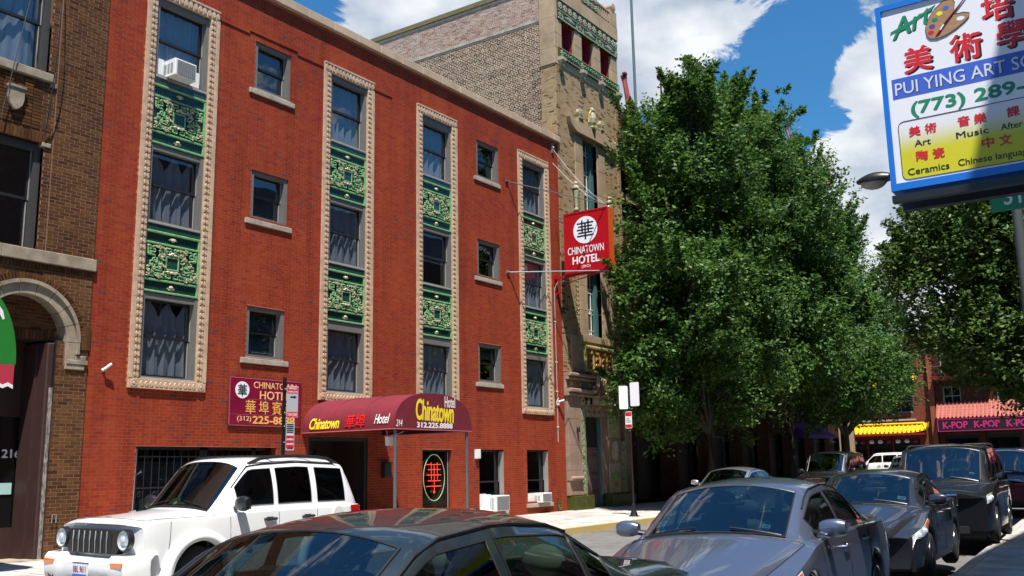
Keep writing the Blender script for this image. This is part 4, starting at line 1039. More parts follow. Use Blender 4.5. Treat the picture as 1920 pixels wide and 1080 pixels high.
# radiating brick ring, rowlocks
m = MB(); n = 58
for k in range(n):
    a = math.pi*(k+.1)/n; a2 = math.pi*(k+.85)/n
    q = [(ACX+r*math.cos(t), ACZ+r*math.sin(t)) for r, t in ((ARO+.012,a),(ARO+.125,a),(ARO+.125,a2),(ARO+.012,a2))]
    m.prism(q, 'y', FY-.03-.004*(k % 3), FY+.03)
part('arch_brick_ring', m, M['brown_brick'], bb, kind='stuff')
m = MB()
for k in range(3): m.cbox(10.70+k*.062, 10.755+k*.062, FY-.035, FY+.02, 4.05, 4.5, .004)
part('corbel_brick', m, M['brown_brick'], bb, kind='stuff')
# tympanum: set-back brick under the arch
yt = FY+.26
b = MB(); b.quad((8.7,yt+.01,4.2),(10.4,yt+.01,4.2),(10.4,yt+.01,5.1),(8.7,yt+.01,5.1)); part('tympanum_wall', b, M['brown_mortar'], bb)
bricks(bb, lambda u, d, z: (u, yt-d, z), 8.75, 10.36, 4.40, 5.05, [], M['brown_brick'], seed=5, single=0)
m = MB()
for k in range(22): m.cbox(8.7+k*.0725, 8.765+k*.0725, yt-.02, yt+.02, 4.21, 4.39, .004)
part('lintel_bricks', m, M['brown_brick'], bb, kind='stuff')
# recessed porch: jamb, door with 216
b = MB(); b.box(8.6,10.24,FY+.26,FY+1.2,4.19,4.3); b.box(10.24,10.3,FY+.02,FY+1.2,0,4.2); part('porch_lining', b, M['dark'], bb)
m = MB(); m.cbox(10.10,10.235,FY+.10,FY+.80,.12,4.15,.02); m.box(10.04,10.1,FY+.4,FY+.8,.12,4.15); part('door_jamb', m, M['peel'], bb, label='dark brown timber jamb with peeling paint'); part('jamb_edge', MB().box(10.17,10.237,FY+.085,FY+.10,.12,3.3), M['peeled'], bb)
yd = FY+.82
m = MB(); m.box(8.8,10.30,yd,yd+.06,2.78,2.92); m.box(10.16,10.30,yd,yd+.06,.72,2.78); m.box(8.8,10.36,yd-.03,yd+.06,.14,.66); m.box(8.8,10.30,yd-.01,yd+.06,.66,.72); m.box(8.8,10.3,yd,yd+.06,2.92,4.2)
dr = part('door', m, M['door_brown'], bb)
part('pane', MB().box(8.8,10.16,yd+.02,yd+.035,.72,2.78), mat('door_glass', (.006,.007,.008), rough=.06, spec=.8), dr)
letters('216', .36, .165, (9.75,yd-.0,2.0), X3, Z3, M['letter_white'], dr, bold=.03, depth=.01, world=False)
m = MB(); m.quad((9.75,yd+.0,1.33),(9.99,yd+.0,1.33),(9.99,yd+.0,1.54),(9.75,yd+.0,1.54)); part('notice', m, mat('notice', (.40,.62,.60), rough=.6), dr, world=False)
part('door_step', MB().cbox(8.6,10.3,FY-.02,FY+1.2,.0,.16,.01), M['arch_stone'], bb)
m = MB(); m.tube([(10.32,FY-.05,.8),(10.32,FY-.05,.95),(10.40,FY-.05,.95),(10.40,FY-.05,.8)], .012, 5); tag(part('wall_bracket', m, M['silver_pipe']), 'small bent metal bracket low on the brown brick by the peeling jamb', 'bracket')
# cables drooping across the upper windows
m = MB(); m.tube([(9.64-.0*t, FY-.06-.25*math.sin(math.pi*t), 13.0-4.9*t-.2*math.sin(math.pi*t)) for t in np.linspace(0,1,14)], .011, 5)
m.tube([(9.35-.6*t, FY-.12, 12.2-4.0*t) for t in np.linspace(0,1,5)], .009, 5); tag(part('cable', m, M['iron']), 'black cables hanging across the upper window of the brown building', 'cable')
# green shop awning poking in at the left edge
ga = thing('green_awning', 'green canvas awning with white marks and a red scalloped valance at the far left', 'awning', (8.3, FY, 3.2))
gy = 15.5
m = MB(); n = 16; prof = [(-.55-1.1*0, .0)]
prof = [(6.2, 3.43), (8.355, 3.43)]+[(8.365+.01*math.sin(t*2)-.62*(1-math.cos(t)) if True else 0, 3.43+.62*math.sin(t)*1.0+.35*math.sin(t)*1) for t in np.linspace(0, math.pi/2, n)]
arc = [(7.35+1.02*math.cos(t)**.75 if math.cos(t) > 0 else 7.35, 3.43+1.32*math.sin(t)) for t in np.linspace(0, math.pi/2, n)]
out = [(6.3,3.43)]+arc+[(6.3,4.75)]
m.prism(out, 'y', gy, FY-.02); part('canopy', m, M['green_awning'], ga)
m = MB()
for k in range(12):
    xa = 8.345-k*.17; m.prism([(xa,3.425),(xa,3.10),(xa-.085,3.14),(xa-.17,3.10),(xa-.17,3.425)], 'y', gy-.006, gy+.0)
part('valance', m, mat('valance_red', (.42,.02,.05), rough=.7), ga)
m = MB()
for k in range(12):
    xa = 8.345-k*.17; m.prism([(xa,3.10),(xa,3.04),(xa-.085,3.08),(xa-.17,3.04),(xa-.17,3.10),(xa-.085,3.14)], 'y', gy-.009, gy-.0065)
part('valance_edge', m, M['letter_white'], ga)
fg = frame3((8.0, gy-.001, 3.43), X3, Z3); m = MB()
flat(m, fg, [(-.12,1.0),(.03,.93),(.09,.86),(.13,.73),(.10,.71),(.05,.79),(.0,.83),(.02,.76),(-.03,.76),(-.05,.86),(-.12,.9)], 0, .004); flat(m, fg, [(.02,.42),(.06,.40),(.05,.37),(.02,.38)], 0, .004)
part('painted_mark', m, M['letter_white'], ga)
# ---------------------------------------------------------------- Chinese style corner building with the tan brick tower
TX0, TX1 = 28.66, 33.42
tw = thing('tower_building', 'tan brick tower building with glazed ornament and upturned pagoda roofs behind the trees', 'building', (TX0, FY, .15))
mats_t = [M['tan_stone'], M['ivory_glaze'], M['green_glaze'], M['pink_glaze'], M['yellow_glaze'], M['orange_glaze'], M['dark_glaze'], M['olive_glaze']]
SURR = (29.86, 32.12, 6.05, 14.0)
ptw = lambda u, d, z: (u, FY-d, z)
b = MB()
for (a, c, z0, z1) in grid_holes(TX0, TX1, 4.9, 16.6, [(30.42,31.5,6.35,8.9),(30.42,31.5,10.9,13.95)]): b.quad((a,FY+.003,z0),(c,FY+.003,z0),(c,FY+.003,z1),(a,FY+.003,z1))
b.quad((TX0+.003,FY,12.9),(TX0+.003,FY,16.3),(TX0+.003,18.12,16.3),(TX0+.003,18.12,12.9))
part('wall', b, M['tan_mortar'], tw)
bricks(tw, ptw, TX0+.28, TX1-.22, 4.95, 16.2, [SURR, (29.5,33.0,13.95,14.5), (29.2,32.6,4.9,6.05)], M['tan_brick'], joint=.008, seed=21)
bricks(tw, ptw, TX0, TX0+.265, 4.95, 16.3, [], M['tan_brick'], joint=.008, seed=22, single=0, proud=.03)
bricks(tw, ptw, TX1-.205, TX1, 4.95, 16.3, [], M['tan_brick'], joint=.008, seed=23, single=0, proud=.03)
bricks(tw, lambda u, d, z: (TX0-d, u, z), FY+.0, 18.10, 13.0, 16.3, [], M['tan_brick'], joint=.008, seed=24, single=0)
# long side wall in common brick above the hotel roof
b = MB(); b.quad((TX0+.004,18.1,12.8),(TX0+.004,18.1,18.25),(TX0+.004,45,18.25),(TX0+.004,45,12.8)); part('side_wall', b, M['pale_mortar'], tw)
b = MB(); b.quad((TX0+.0035,18.1,18.2),(TX0+.0035,18.1,19.66),(TX0+.0035,45,19.66),(TX0+.0035,45,18.2)); part('side_wall', b, M['pale_mortar'], tw)
bricks(tw, lambda u, d, z: (TX0-d, u, z), 18.12, 29.5, 12.95, 18.12, [], M['common_brick'], joint=.021, header=6, jitter=.0025, seed=31, rows=.072, single=300)
bricks(tw, lambda u, d, z: (TX0-d, u, z), 18.12, 30.5, 18.23, 19.5, [], M['pale_brick'], joint=.010, header=6, jitter=.0025, seed=32, single=0)
m = MB(); m.box(TX0-.03, TX0+.02, 18.12, 45, 18.12, 18.22); part('cement_ledge', m, M['stone'], tw)
y = 18.12
while y < 34:
    part('coping_tile', MB().box(TX0-.07, TX0+.3, y+.006, y+.60, 19.55, 19.74), M['olive_coping'], tw); y += .606
# mass of the building
b = MB(); b.box(TX0+.03, TX1-.02, FY+.6, 45, 0, 19.5); b.box(TX0+.02,TX0+.03,FY+.02,FY+.6,0,12.9); b.box(TX1-.03,TX1-.0,FY+.05,FY+.6,0,19); part('core', b, M['plain_wall'], tw)
# --- top storey in stone
def st(a, c, z0, z1, y0=FY-.04, y1=FY+.3, mt=M['tan_stone'], name='stone_block', bev=.008): part(name, MB().cbox(a, c, y0, y1, z0, z1, bev), mt, tw)
def stx(y0, y1, z0, z1, x0=TX0-.04, mt=M['tan_stone']): part('stone_block', MB().box(x0, TX0+.1, y0, y1, z0, z1), mt, tw)
wins = [(29.12, 30.06), (30.60, 31.52), (32.06, 32.96)]
for z0, z1 in ((16.3,16.95),(16.955,17.5),(17.505,18.12),(18.125,18.9),(18.905,19.8)):
    st(TX0-.04, 28.84 if z0 > 16.9 and z1 < 18.1 else 28.82, z0+.002, z1, FY-.04, FY); stx(FY+.001, 18.13, z0+.002, z1)
for a, c in ((28.845,29.12),(30.06,30.60),(31.52,32.06),(32.96,TX1+.04)):
    st(a, c, 16.98, 17.5); st(a, c, 17.505, 18.10)
st(28.82, TX1+.04, 16.30, 16.58, bev=.01)
for i, (a, c) in enumerate(wins):                           # deep red reveals and dark sashes
    m = MB(); d = .55
    m.quad((c,FY+.1,16.98),(c,FY+d,16.98),(c,FY+d,18.1),(c,FY+.1,18.1)); m.quad((a,FY+.1,16.98),(a,FY+.1,18.1),(a,FY+d,18.1),(a,FY+d,16.98))
    m.quad((a,FY+.02,18.1),(c,FY+.02,18.1),(c,FY+d,18.1),(a,FY+d,18.1)); m.box(c-.07,c-.03,FY+.12,FY+.5,16.98,18.1); m.box(c-.16,c-.10,FY+.38,FY+.45,16.98,18.1)
    w = part('window', m, mat('red_reveal', (.33,.02,.045), rough=.5), tw)
    m = MB(); y = FY+.5; m.box(a,c,y,y+.03,16.98,17.05); m.box(a,c,y,y+.03,17.5,17.55); m.box(a+.25,a+.31,y,y+.03,16.98,18.1); m.box(c-.3,c-.24,y,y+.03,16.98,18.1); part('sash', m, M['sash'], w)
    g = MB(); g.quad((a,y+.015,17.0),(c,y+.015,17.0),(c,y+.015,18.1),(a,y+.015,18.1)); part('pane', g, mat('dark_pane', (.01,.012,.016), rough=.05, spec=.8) if i == 0 else bpy.data.materials['dark_pane'], w)
# ornament helpers
def floret(m, x, z, r, y, c1=1, c2=2, n=6):
    m.blob((x,y-.012,z), r*.42, .030, r*.42, c2, 8, 3)
    for k in range(n): a = 2*math.pi*k/n+.3; m.blob((x+r*.62*math.cos(a), y-.008, z+r*.62*math.sin(a)), r*.36, .022, r*.30, c1 if k % 2 else (c1 if n < 5 else 1), 6, 3)
def scroll(m, x, z, r, y, c=1, t=1.7, flip=1):
    m.tube([(x+flip*r*(1-k/16)*math.cos(k*t/4), y-.03, z+r*(1-k/16)*math.sin(k*t/4)) for k in range(14)], r*.14, 5, c)
def diamond(m, x, z, w, h, y, c=1, c2=2):
    for s, cc, d in ((1,c,.02),(.72,c2,.035),(.45,c,.05)):
        m.add([(x-w*s,y-d,z),(x,y-d,z-h*s),(x+w*s,y-d,z),(x,y-d,z+h*s),(x-w*s,y,z),(x,y,z-h*s),(x+w*s,y,z),(x,y,z+h*s)], [(0,1,2,3),(0,4,5,1),(1,5,6,2),(2,6,7,3),(3,7,4,0)], cc)
# frieze: two tiers under the parapet
m = MB(); m.box(28.83,TX1+.05,FY-.06,FY+.2,18.12,18.90,7)
yy = FY-.06
bays = [(28.86,30.28),(30.34,31.84),(31.90,33.38)]
for a, c in bays:
    m.cbox(a, c, yy-.03, yy, 18.14, 18.20, .01, 1); m.cbox(a, c, yy-.03, yy, 18.46, 18.50, .01, 1)
    diamond(m, (a+c)/2+.12, 18.33, .40, .125, yy, 1, 2)
    for dxx in (-.42,.62): m.add([((a+c)/2+dxx-.08,yy-.03,18.21),((a+c)/2+dxx+.08,yy-.03,18.21),((a+c)/2+dxx,yy-.03,18.44)],[(0,1,2)],2)
    floret(m, a+.13, 18.33, .12, yy, 1, 2 if a < 30 else 3)
    for k in range(4): floret(m, a+.16+k*.36, 18.70, .165, yy, 1, 3 if k == 1 else 2, 7)
floret(m, TX1-.05, 18.33, .13, yy); floret(m, TX1-.05, 18.70, .15, yy)
part('frieze', m, mats_t, tw)
# lower glazed band with corbel heads under it
m = MB(); m.box(28.82,TX1+.05,FY-.10,FY+.1,16.585,16.975,7); yy = FY-.10
for a, c in bays:
    for k in range(5): scroll(m, a+.38+k*.22, 16.78, .10, yy, 2, flip=1 if k % 2 else -1); floret(m, a+.30+k*.22+.1, 16.78, .05, yy, 1, 2, 4)
    floret(m, a+.14, 16.79, .13, yy, 1, 3 if a > 30 else 2); m.cbox(a, c, yy-.02, yy, 16.59, 16.62, .008, 4); m.cbox(a, c, yy-.02, yy, 16.94, 16.97, .008, 4)
floret(m, TX1-.06, 16.79, .13, yy)
part('glazed_band', m, mats_t, tw)
for x in (28.95, 30.48, 31.90, 33.32):
    m = MB(); m.cbox(x-.15, x+.15, FY-.24, FY, 16.44, 16.58, .015, 1); m.add([(x-.13,FY-.22,16.44),(x+.13,FY-.22,16.44),(x+.13,FY,16.44),(x-.13,FY,16.44),(x-.05,FY-.05,16.12),(x+.05,FY-.05,16.12),(x+.05,FY,16.12),(x-.05,FY,16.12)], [(0,1,5,4),(1,2,6,5),(2,3,7,6),(3,0,4,7),(4,5,6,7)], 1)
    floret(m, x, 16.32, .10, FY-.17, 4, 6); part('corbel', m, mats_t, tw)
# parapet
st(28.83, 31.3, 18.905, 19.45, FY-.10); st(31.3, TX1+.08, 18.905, 19.45, FY-.10); st(28.83, 30.6, 19.455, 20.2, FY-.02); st(30.6, 33.2, 19.455, 19.9, FY-.02)
m = MB(); m.box(30.7,31.9,FY-.08,FY+.1,19.5,20.6,7)
for k in range(4):
    for j in range(3): floret(m, 30.85+k*.3, 19.65+j*.33, .15, FY-.08, [1,2,3,4][(k+j) % 4], [3,1,2,4][(k*2+j) % 4])
part('parapet_panel', m, mats_t, tw)
m = MB()
for k in range(6): m.box(31.95+k*.17,32.05+k*.17,FY-.07,FY-.0,19.55,19.95)
m.box(31.9,33.0,FY-.09,FY+.1,19.95,20.03); part('parapet_rail', m, M['tan_stone'], tw)
m = MB(); m.lathe([(.17,0),(.17,.5)], (33.2,FY-.12,20.28), 'y', 14); m.lathe([(.07,-.02),(.07,0)], (33.2,FY-.12,20.28), 'y', 10); m.box(32.9,33.46,FY-.1,FY+.3,19.46,20.12); part('scroll_end', m, M['tan_stone'], tw)
m = MB(); m.blob((32.0,FY+.2,20.95), .42, .4, .45, 0, 12, 8)
for k in range(14): a = k*.9; floret(m, 32.0+.34*math.cos(a), 20.95+.34*math.sin(a), .11, FY-.05+.12*abs(math.sin(a)), 4, 2)
part('glazed_finial', m, [M['olive_glaze'], M['ivory_glaze'], M['green_glaze'], M['pink_glaze'], M['yellow_glaze']], tw)
# --- tall window surround with boat-shaped hood
for (a, c, z0, z1) in [(SURR[0], 30.42, z, z+.98) for z in (10.9, 11.885, 12.87)]+[(31.5, SURR[1], z, z+.98) for z in (10.9, 11.885, 12.87)]: st(a, c, z0+.003, min(z1, 13.97))
for (a, c, z0, z1) in [(SURR[0], 30.42, z, z+.9) for z in (6.35, 7.255, 8.16, 9.06)]+[(31.5, 32.30, z, z+.9) for z in (6.35, 7.255, 8.16, 9.06)]: st(a, c, z0+.003, z1, FY-.05)
st(SURR[0], SURR[1], 8.95, 9.9, FY-.02); st(SURR[0], SURR[1], 9.96, 10.88, FY-.02); st(29.8, 32.2, 9.9, 10.0, FY-.10)
st(SURR[0]-.05, 32.36, 6.10, 6.34, FY-.12)
hood = [(29.30,14.75),(29.34,14.42),(29.48,14.16),(29.72,14.02),(29.86,13.97),(32.15,13.97),(32.5,13.86),(32.80,13.92),(33.02,14.14),(33.06,14.42),(32.95,14.40),(32.85,14.30),(32.1,14.40),(30.1,14.40),(29.75,14.38),(29.55,14.45),(29.40,14.65)]
m = MB(); m.prism(hood, 'y', FY-.16, FY+.05); part('window_hood', m, M['tan_stone'], tw)
st(29.98, 31.95, 14.40, 14.56, FY-.12)
m = MB(); x = 31.06; y = FY-.14                            # urn between two rosettes
m.lathe([(.10,0),(.14,.07),(.08,.14),(.14,.24),(.16,.42),(.13,.60),(.07,.67),(.10,.74),(.09,.82),(.02,.90)], (x,y,14.38), 'z', 16, 1)
for k in (-1,1): m.tube([(x+k*.2,y,14.4),(x+k*.29,y,14.6),(x+k*.22,y,14.95),(x+k*.10,y,15.1)], .035, 5, 4)
for k in range(5): floret(m, x-.2+.1*k, 14.40, .07, y-.16, 4, 2)
part('urn', m, [M['tan_stone'], M['ivory_glaze'], M['green_glaze'], M['pink_glaze'], M['yellow_glaze']], tw)
for x in (30.22, 31.88):
    m = MB(); m.box(x-.16,x+.16,FY-.18,FY,14.56,14.62,0); m.lathe([(.17,-.14),(.17,0)], (x,FY,14.80), 'y', 14, 1); floret(m, x, 14.80, .12, FY-.14, 4, 2); part('rosette', m, mats_t, tw)
def teal_window(x0, x1, z0, z1, hook):
    m = MB(); y = FY+.24
    m.box(x0, x0+.20, FY+.17, y+.08, z0, z1); m.box(x1-.22, x1, FY+.15, y+.08, z0, z1); m.box(x0+.2, x1-.22, y-.05, y+.08, z0, z0+.10); m.box(x0+.2, x1-.22, y-.05, y+.08, z1-.12, z1)
    w = part('window', m, M['teal_paint'], tw)
    g = MB(); g.quad((x0+.2,y+.03,z0+.1),(x1-.22,y+.03,z0+.1),(x1-.22,y+.03,z1-.1),(x0+.2,y+.03,z1-.1)); part('pane', g, bpy.data.materials['dark_pane'], w)
    m = MB(); a, c = x0+.22, x1-.24
    for x in (a+(c-a)*.22, a+(c-a)*.78): m.box(x-.008, x+.008, y-.01, y+.02, z0+.1, z1-.1)
    k = z0+.12
    while k < z1-.3:
        for dz in (0, .16): m.box(a, c, y-.01, y+.021, k+dz-.007, k+dz+.007)
        for x in (a+(c-a)*.42, a+(c-a)*.6): m.box(x-.006, x+.006, y-.01, y+.022, k, k+.16)
        k += .78
    part('glazing_bars', m, M['letter_white'], w)
teal_window(30.42, 31.50, 6.35, 8.93, 0); teal_window(30.42, 31.50, 10.92, 13.95, 0)
b = MB()
for z0, z1 in ((6.35,8.93),(10.92,13.95)): b.quad((30.42,FY,z0),(30.42,FY+.5,z0),(30.42,FY+.5,z1),(30.42,FY,z1)); b.quad((31.5,FY,z0),(31.5,FY,z1),(31.5,FY+.5,z1),(31.5,FY+.5,z0)); b.quad((30.42,FY,z1),(30.42,FY+.5,z1),(31.5,FY+.5,z1),(31.5,FY,z1))
part('reveals', b, M['tan_stone'], tw, kind='stuff')
# hanging lantern drops and garland strips beside the windows
for x, z0, z1 in ((29.74, 6.45, 9.3), (32.42, 7.3, 9.6)):
    m = MB(); k = z0
    while k < z1: floret(m, x+.02*math.sin(k*9), k, .10, FY-.02, 1, 4, 5); scroll(m, x, k+.09, .07, FY-.03, 1); k += .17
    if x < 30: floret(m, x, z0-.05, .14, FY-.05, 5, 5); floret(m, x+.02, z0-.35, .15, FY-.06, 2, 2); floret(m, x+.05, z0-.6, .13, FY-.04, 2, 2)
    part('garland', m, mats_t, tw)
for x in (29.72, 32.28):
    m = MB(); m.lathe([(.04,0),(.10,.05),(.10,.10),(.06,.14),(.08,.5),(.10,.8),(.05,.85)], (x,FY-.10,10.85), 'z', 10, 1); m.lathe([(.13,0),(.13,.05),(.08,.12),(.10,.2),(.04,.28)], (x,FY-.10,11.72), 'z', 10, 1)
    for k in range(6): floret(m, x, 10.95+k*.13, .08, FY-.22, 2, 7)
    part('lantern_drop', m, mats_t, tw)
# --- ground floor: stone, door, glazed ornament
pk = M['pink_stone']
for z0, z1 in ((.72,1.55),(1.555,2.4),(2.405,3.3),(3.305,4.1)):
    st(28.72, 29.60, z0, z1, FY-.10, FY+.3, pk)
    st(32.38, 32.55, z0, z1, FY-.06, FY+.3, pk); st(32.88, TX1, z0, z1, FY-.06, FY+.3, pk)
for z0, z1, p in ((4.1,4.22,.20),(4.225,4.36,.26),(4.36,4.66,.08),(4.66,4.78,.20),(4.785,4.90,.28)):
    for a, c in ((28.66, 29.66),(29.665, 31.2),(31.205, TX1+.05)): st(a, c, z0, z1, FY-p, FY+.3, pk, 'moulding_stone', .03)
st(28.70, 29.55, 1.22, 1.36, FY-.22, FY, pk, 'ledge_stone', .05)
m = MB()
for x, c in ((28.98,5),(29.55,7),(30.28,5),(32.5,4),(33.0,7)): floret(m, x, 4.52, .15, FY-.09, c, 4, 7)
part('rosette_row', m, mats_t, tw)
st(29.87, 29.99, .62, 3.42, FY-.05, FY+.5, pk); st(31.12, 31.58, .70, 3.42, FY-.04, FY+.3, pk); st(29.6, 29.61, .72, 3.42, FY-.08, FY+.3, pk)
# lattice panel in red and yellow
m = MB(); px0, px1, pz0, pz1 = 30.12, 32.06, 5.02, 5.98; y = FY-.10; m.box(px0, px1, y, FY+.05, pz0, pz1, 4)
m.cbox(px0-.05, px1+.05, y-.06, y, pz1-.12, pz1, .02, 4); m.cbox(px0-.05, px1+.05, y-.06, y, pz0, pz0+.1, .02, 4)
for i in range(4):
    for j in range(3):
        x, z = px0+.24+i*.48, pz0+.24+j*.235; m.box(x-.16, x+.16, y-.01, y, z-.095, z+.095, 6)
        m.tube([(x+.12*math.cos(k*.8+j), y-.03, z+.07*math.sin(k*1.6)) for k in range(9)], .024, 5, 5)
for k in range(14): floret(m, px0+.07+k*.14, pz1-.06, .05, y-.06, 1, 2, 5); floret(m, px0+.07+k*.14, pz0+.05, .05, y-.05, 4, 2, 5)
part('lattice_panel', m, mats_t, tw)
m = MB(); m.box(32.10,32.75,FY-.06,FY,5.0,5.9,0)
for k in range(5): m.tube([(32.15,FY-.09,5.05+k*.16),(32.35,FY-.12,5.12+k*.16),(32.5,FY-.1,5.05+k*.16),(32.68,FY-.09,5.14+k*.16)], .03, 5, [4,1,2][k % 3])
part('relief_panel', m, mats_t, tw)
st(29.2, 30.06, 5.0, 6.3, FY-.03, FY+.1, M['tan_stone'])
# medallion with scrolls
m = MB(); m.prism([(30.50,4.16),(31.98,4.16),(31.86,4.45),(31.74,4.98),(30.82,4.98),(30.66,4.5)], 'y', FY-.36, FY-.1, 0)
m.box(30.42,32.08,FY-.42,FY-.1,4.08,4.17,0)
yy = FY-.37
m.tube([(31.26+.34*math.cos(k*math.pi/16), yy, 4.57+.36*math.sin(k*math.pi/16)) for k in range(33)], .05, 6, 4)
m.tube([(31.26+.24*math.cos(k*math.pi/16), yy, 4.57+.27*math.sin(k*math.pi/16)) for k in range(33)], .03, 6, 2)
for k in range(16): a = k*math.pi/8; m.blob((31.26+.41*math.cos(a), yy, 4.57+.43*math.sin(a)), .045,.03,.045, 1 if k % 2 else 4, 6, 3)
m.blob((31.26,yy,4.57), .16, .05, .22, 1, 12, 5); floret(m, 31.26, 4.57, .12, yy-.04, 1, 4)
for s, x in ((1, 30.50), (-1, 31.98)): m.tube([(x+s*.18,FY-.3,5.0),(x+s*.02,FY-.32,4.85),(x-s*.02,FY-.32,4.5),(x-s*.15,FY-.3,4.32),(x-s*.28,FY-.28,4.36),(x-s*.24,FY-.28,4.48)], .075, 7, 0)
part('medallion', m, [M['pink_stone']]+mats_t[1:], tw)
m = MB(); m.box(30.42,32.08,FY-.34,FY-.1,3.86,4.07,0)
for k in range(5):
    x = 30.62+k*.32; diamond(m, x, 3.965, .155, .095, FY-.34, 1, 2)
    m.add([(x+.16-.05,FY-.35,4.06),(x+.16+.05,FY-.35,4.06),(x+.16,FY-.35,3.99)], [(0,2,1)], 2); m.add([(x+.11,FY-.35,3.87),(x+.21,FY-.35,3.87),(x+.16,FY-.35,3.94)], [(0,1,2)], 4)
floret(m, 29.72, 3.96, .16, FY-.12, 4, 7, 8); diamond(m, 30.1, 3.95, .13, .13, FY-.12, 1, 1)
part('lozenge_band', m, mats_t, tw)
m = MB(); m.box(29.93,32.0,FY-.12,FY+.2,3.43,3.86,0)
for i in range(6):
    for j in range(2): diamond(m, 30.12+i*.35+(.17 if j else 0), 3.55+j*.19, .12, .07, FY-.12, 4 if (i+j) % 3 else 1, 7)
part('door_lintel', m, [M['pink_stone']]+mats_t[1:], tw)
# glazed strips either side of the door
def gstrip(x0, x1, z0, z1, y, cols, name='glazed_strip'):
    m = MB(); w = x1-x0; m.box(x0, x1, y, FY+.2, z0, z1, 1); k = z0+w*.4; i = 0; cx = (x0+x1)/2
    while k < z1-w*.3:
        floret(m, cx, k, w*.40, y, cols[i % len(cols)], cols[(i+1) % len(cols)], 6)
        scroll(m, cx-w*.15, k+w*.42, w*.26, y, 2); scroll(m, cx+w*.15, k+w*.42, w*.26, y, 2, flip=-1)
        m.blob((x0+w*.12,y-.01,k+w*.3), w*.10,.02,w*.16, 7 if i % 2 else 2, 6, 3); m.blob((x1-w*.12,y-.01,k+w*.3), w*.10,.02,w*.16, 2, 6, 3)
        k += w*.86; i += 1
    part(name, m, [M['pink_stone']]+mats_t[1:], tw)
gstrip(29.615, 29.865, .72, 3.9, FY-.09, [1, 1, 2])
gstrip(31.60, 32.37, .72, 1.78, FY-.09, [4, 3, 2, 5]); gstrip(31.60, 32.37, 2.72, 3.42, FY-.09, [4, 1, 2])
gstrip(32.56, 32.87, .72, 2.6, FY-.08, [1, 2, 1])
m = MB(); m.box(31.60, 32.37, FY-.085, FY+.2, 1.785, 2.715, 0); lz = [(-.12,-.24),(0,-.34),(.12,-.24),(.12,.24),(0,.34),(-.12,.24)]
m.prism([(31.98+a*1.5, 2.25+b_*1.12) for a, b_ in lz], 'y', FY-.14, FY-.08, 4); m.prism([(31.98+a, 2.25+b_) for a, b_ in lz], 'y', FY-.146, FY-.14, 8)
m.box(31.86,32.10,FY-.152,FY-.146,2.24,2.255,1)
for s in (-1,1): scroll(m, 31.98, 2.25+s*.44, .12, FY-.1, 2); scroll(m, 31.98-s*.2, 2.25, .07, FY-.1, 4)
part('lozenge_mirror', m, [M['pink_stone']]+mats_t[1:]+[mat('mirror_pane', (.42,.50,.62), rough=.2, spec=.8)], tw)
for a, c in ((28.74, 29.42), (29.425, 30.02), (31.36, 32.2), (32.205, 33.1)): part('plinth_tile', MB().cbox(a, c, FY-.30, FY+.3, -.02, .70, .012), M['olive_glaze'], tw)
# door
m = MB(); yd = FY+.13; m.box(29.99, 31.12, yd, yd+.08, .2, 3.43); dd = part('door', m, M['dark'], tw)
m = MB(); m.box(30.25, 31.04, yd-.05, yd, .22, 2.35); m.cbox(30.10+.18, 30.95+.04, yd-.07, yd-.05, 1.75, 2.28, .02); part('door_leaf', m, mat('door_mauve', (.17,.105,.10), rough=.6, var=.2), dd)
m = MB()
for z in (2.12, 2.05, 1.46, 1.39, .83, .77): m.box(30.50, 30.88, yd-.078, yd-.071, z, z+.028)
for x in (30.53, 30.87):
    for z in (1.95, 1.2): m.box(x, x+.02, yd-.08, yd-.05, z, z+.02)
part('vents', m, M['dark'], dd, kind='stuff')
part('door_frame', MB().box(31.06, 31.118, FY+.0, yd-.001, .2, 3.43), M['teal_paint'], dd)
part('door_step', MB().cbox(29.9, 32.9, FY-.62, FY+.4, .0, .21, .02), M['concrete'], tw)
tag(part('wall_lamp', MB().lathe([(.02,0),(.06,.03),(.06,.16),(.02,.2)], (29.28,FY-.16,2.85), 'z', 8), M['iron']), 'small black lamp on the stone beside the tower door', 'lamp')

# --- main hall behind the trees
HZ = 12.6; hx0, hx1 = TX1, 65.5; hy = FY+.35
b = MB(); hh = []
x = hx0+1.2
while x < hx1-2.6: hh += [(x, x+2.0, .35, 3.2), (x+.25, x+1.75, 5.0, 7.6), (x+.25, x+1.75, 8.8, 11.3)]; x += 3.7
for (a, c, z0, z1) in grid_holes(hx0, hx1, 0, HZ, hh): b.quad((a,hy+.01,z0),(c,hy+.01,z0),(c,hy+.01,z1),(a,hy+.01,z1))
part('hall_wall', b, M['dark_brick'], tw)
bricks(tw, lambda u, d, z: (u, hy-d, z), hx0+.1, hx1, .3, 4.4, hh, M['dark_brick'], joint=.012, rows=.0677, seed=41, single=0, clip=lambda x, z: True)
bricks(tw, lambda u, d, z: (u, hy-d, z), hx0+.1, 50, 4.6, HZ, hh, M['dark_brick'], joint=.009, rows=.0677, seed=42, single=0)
b = MB(); b.box(hx0, hx1, hy+.9, hy+20, 0, 13); b.box(hx1-.3, hx1, hy+.02, hy+.9, 0, HZ); part('hall_core', b, M['plain_wall'], tw)
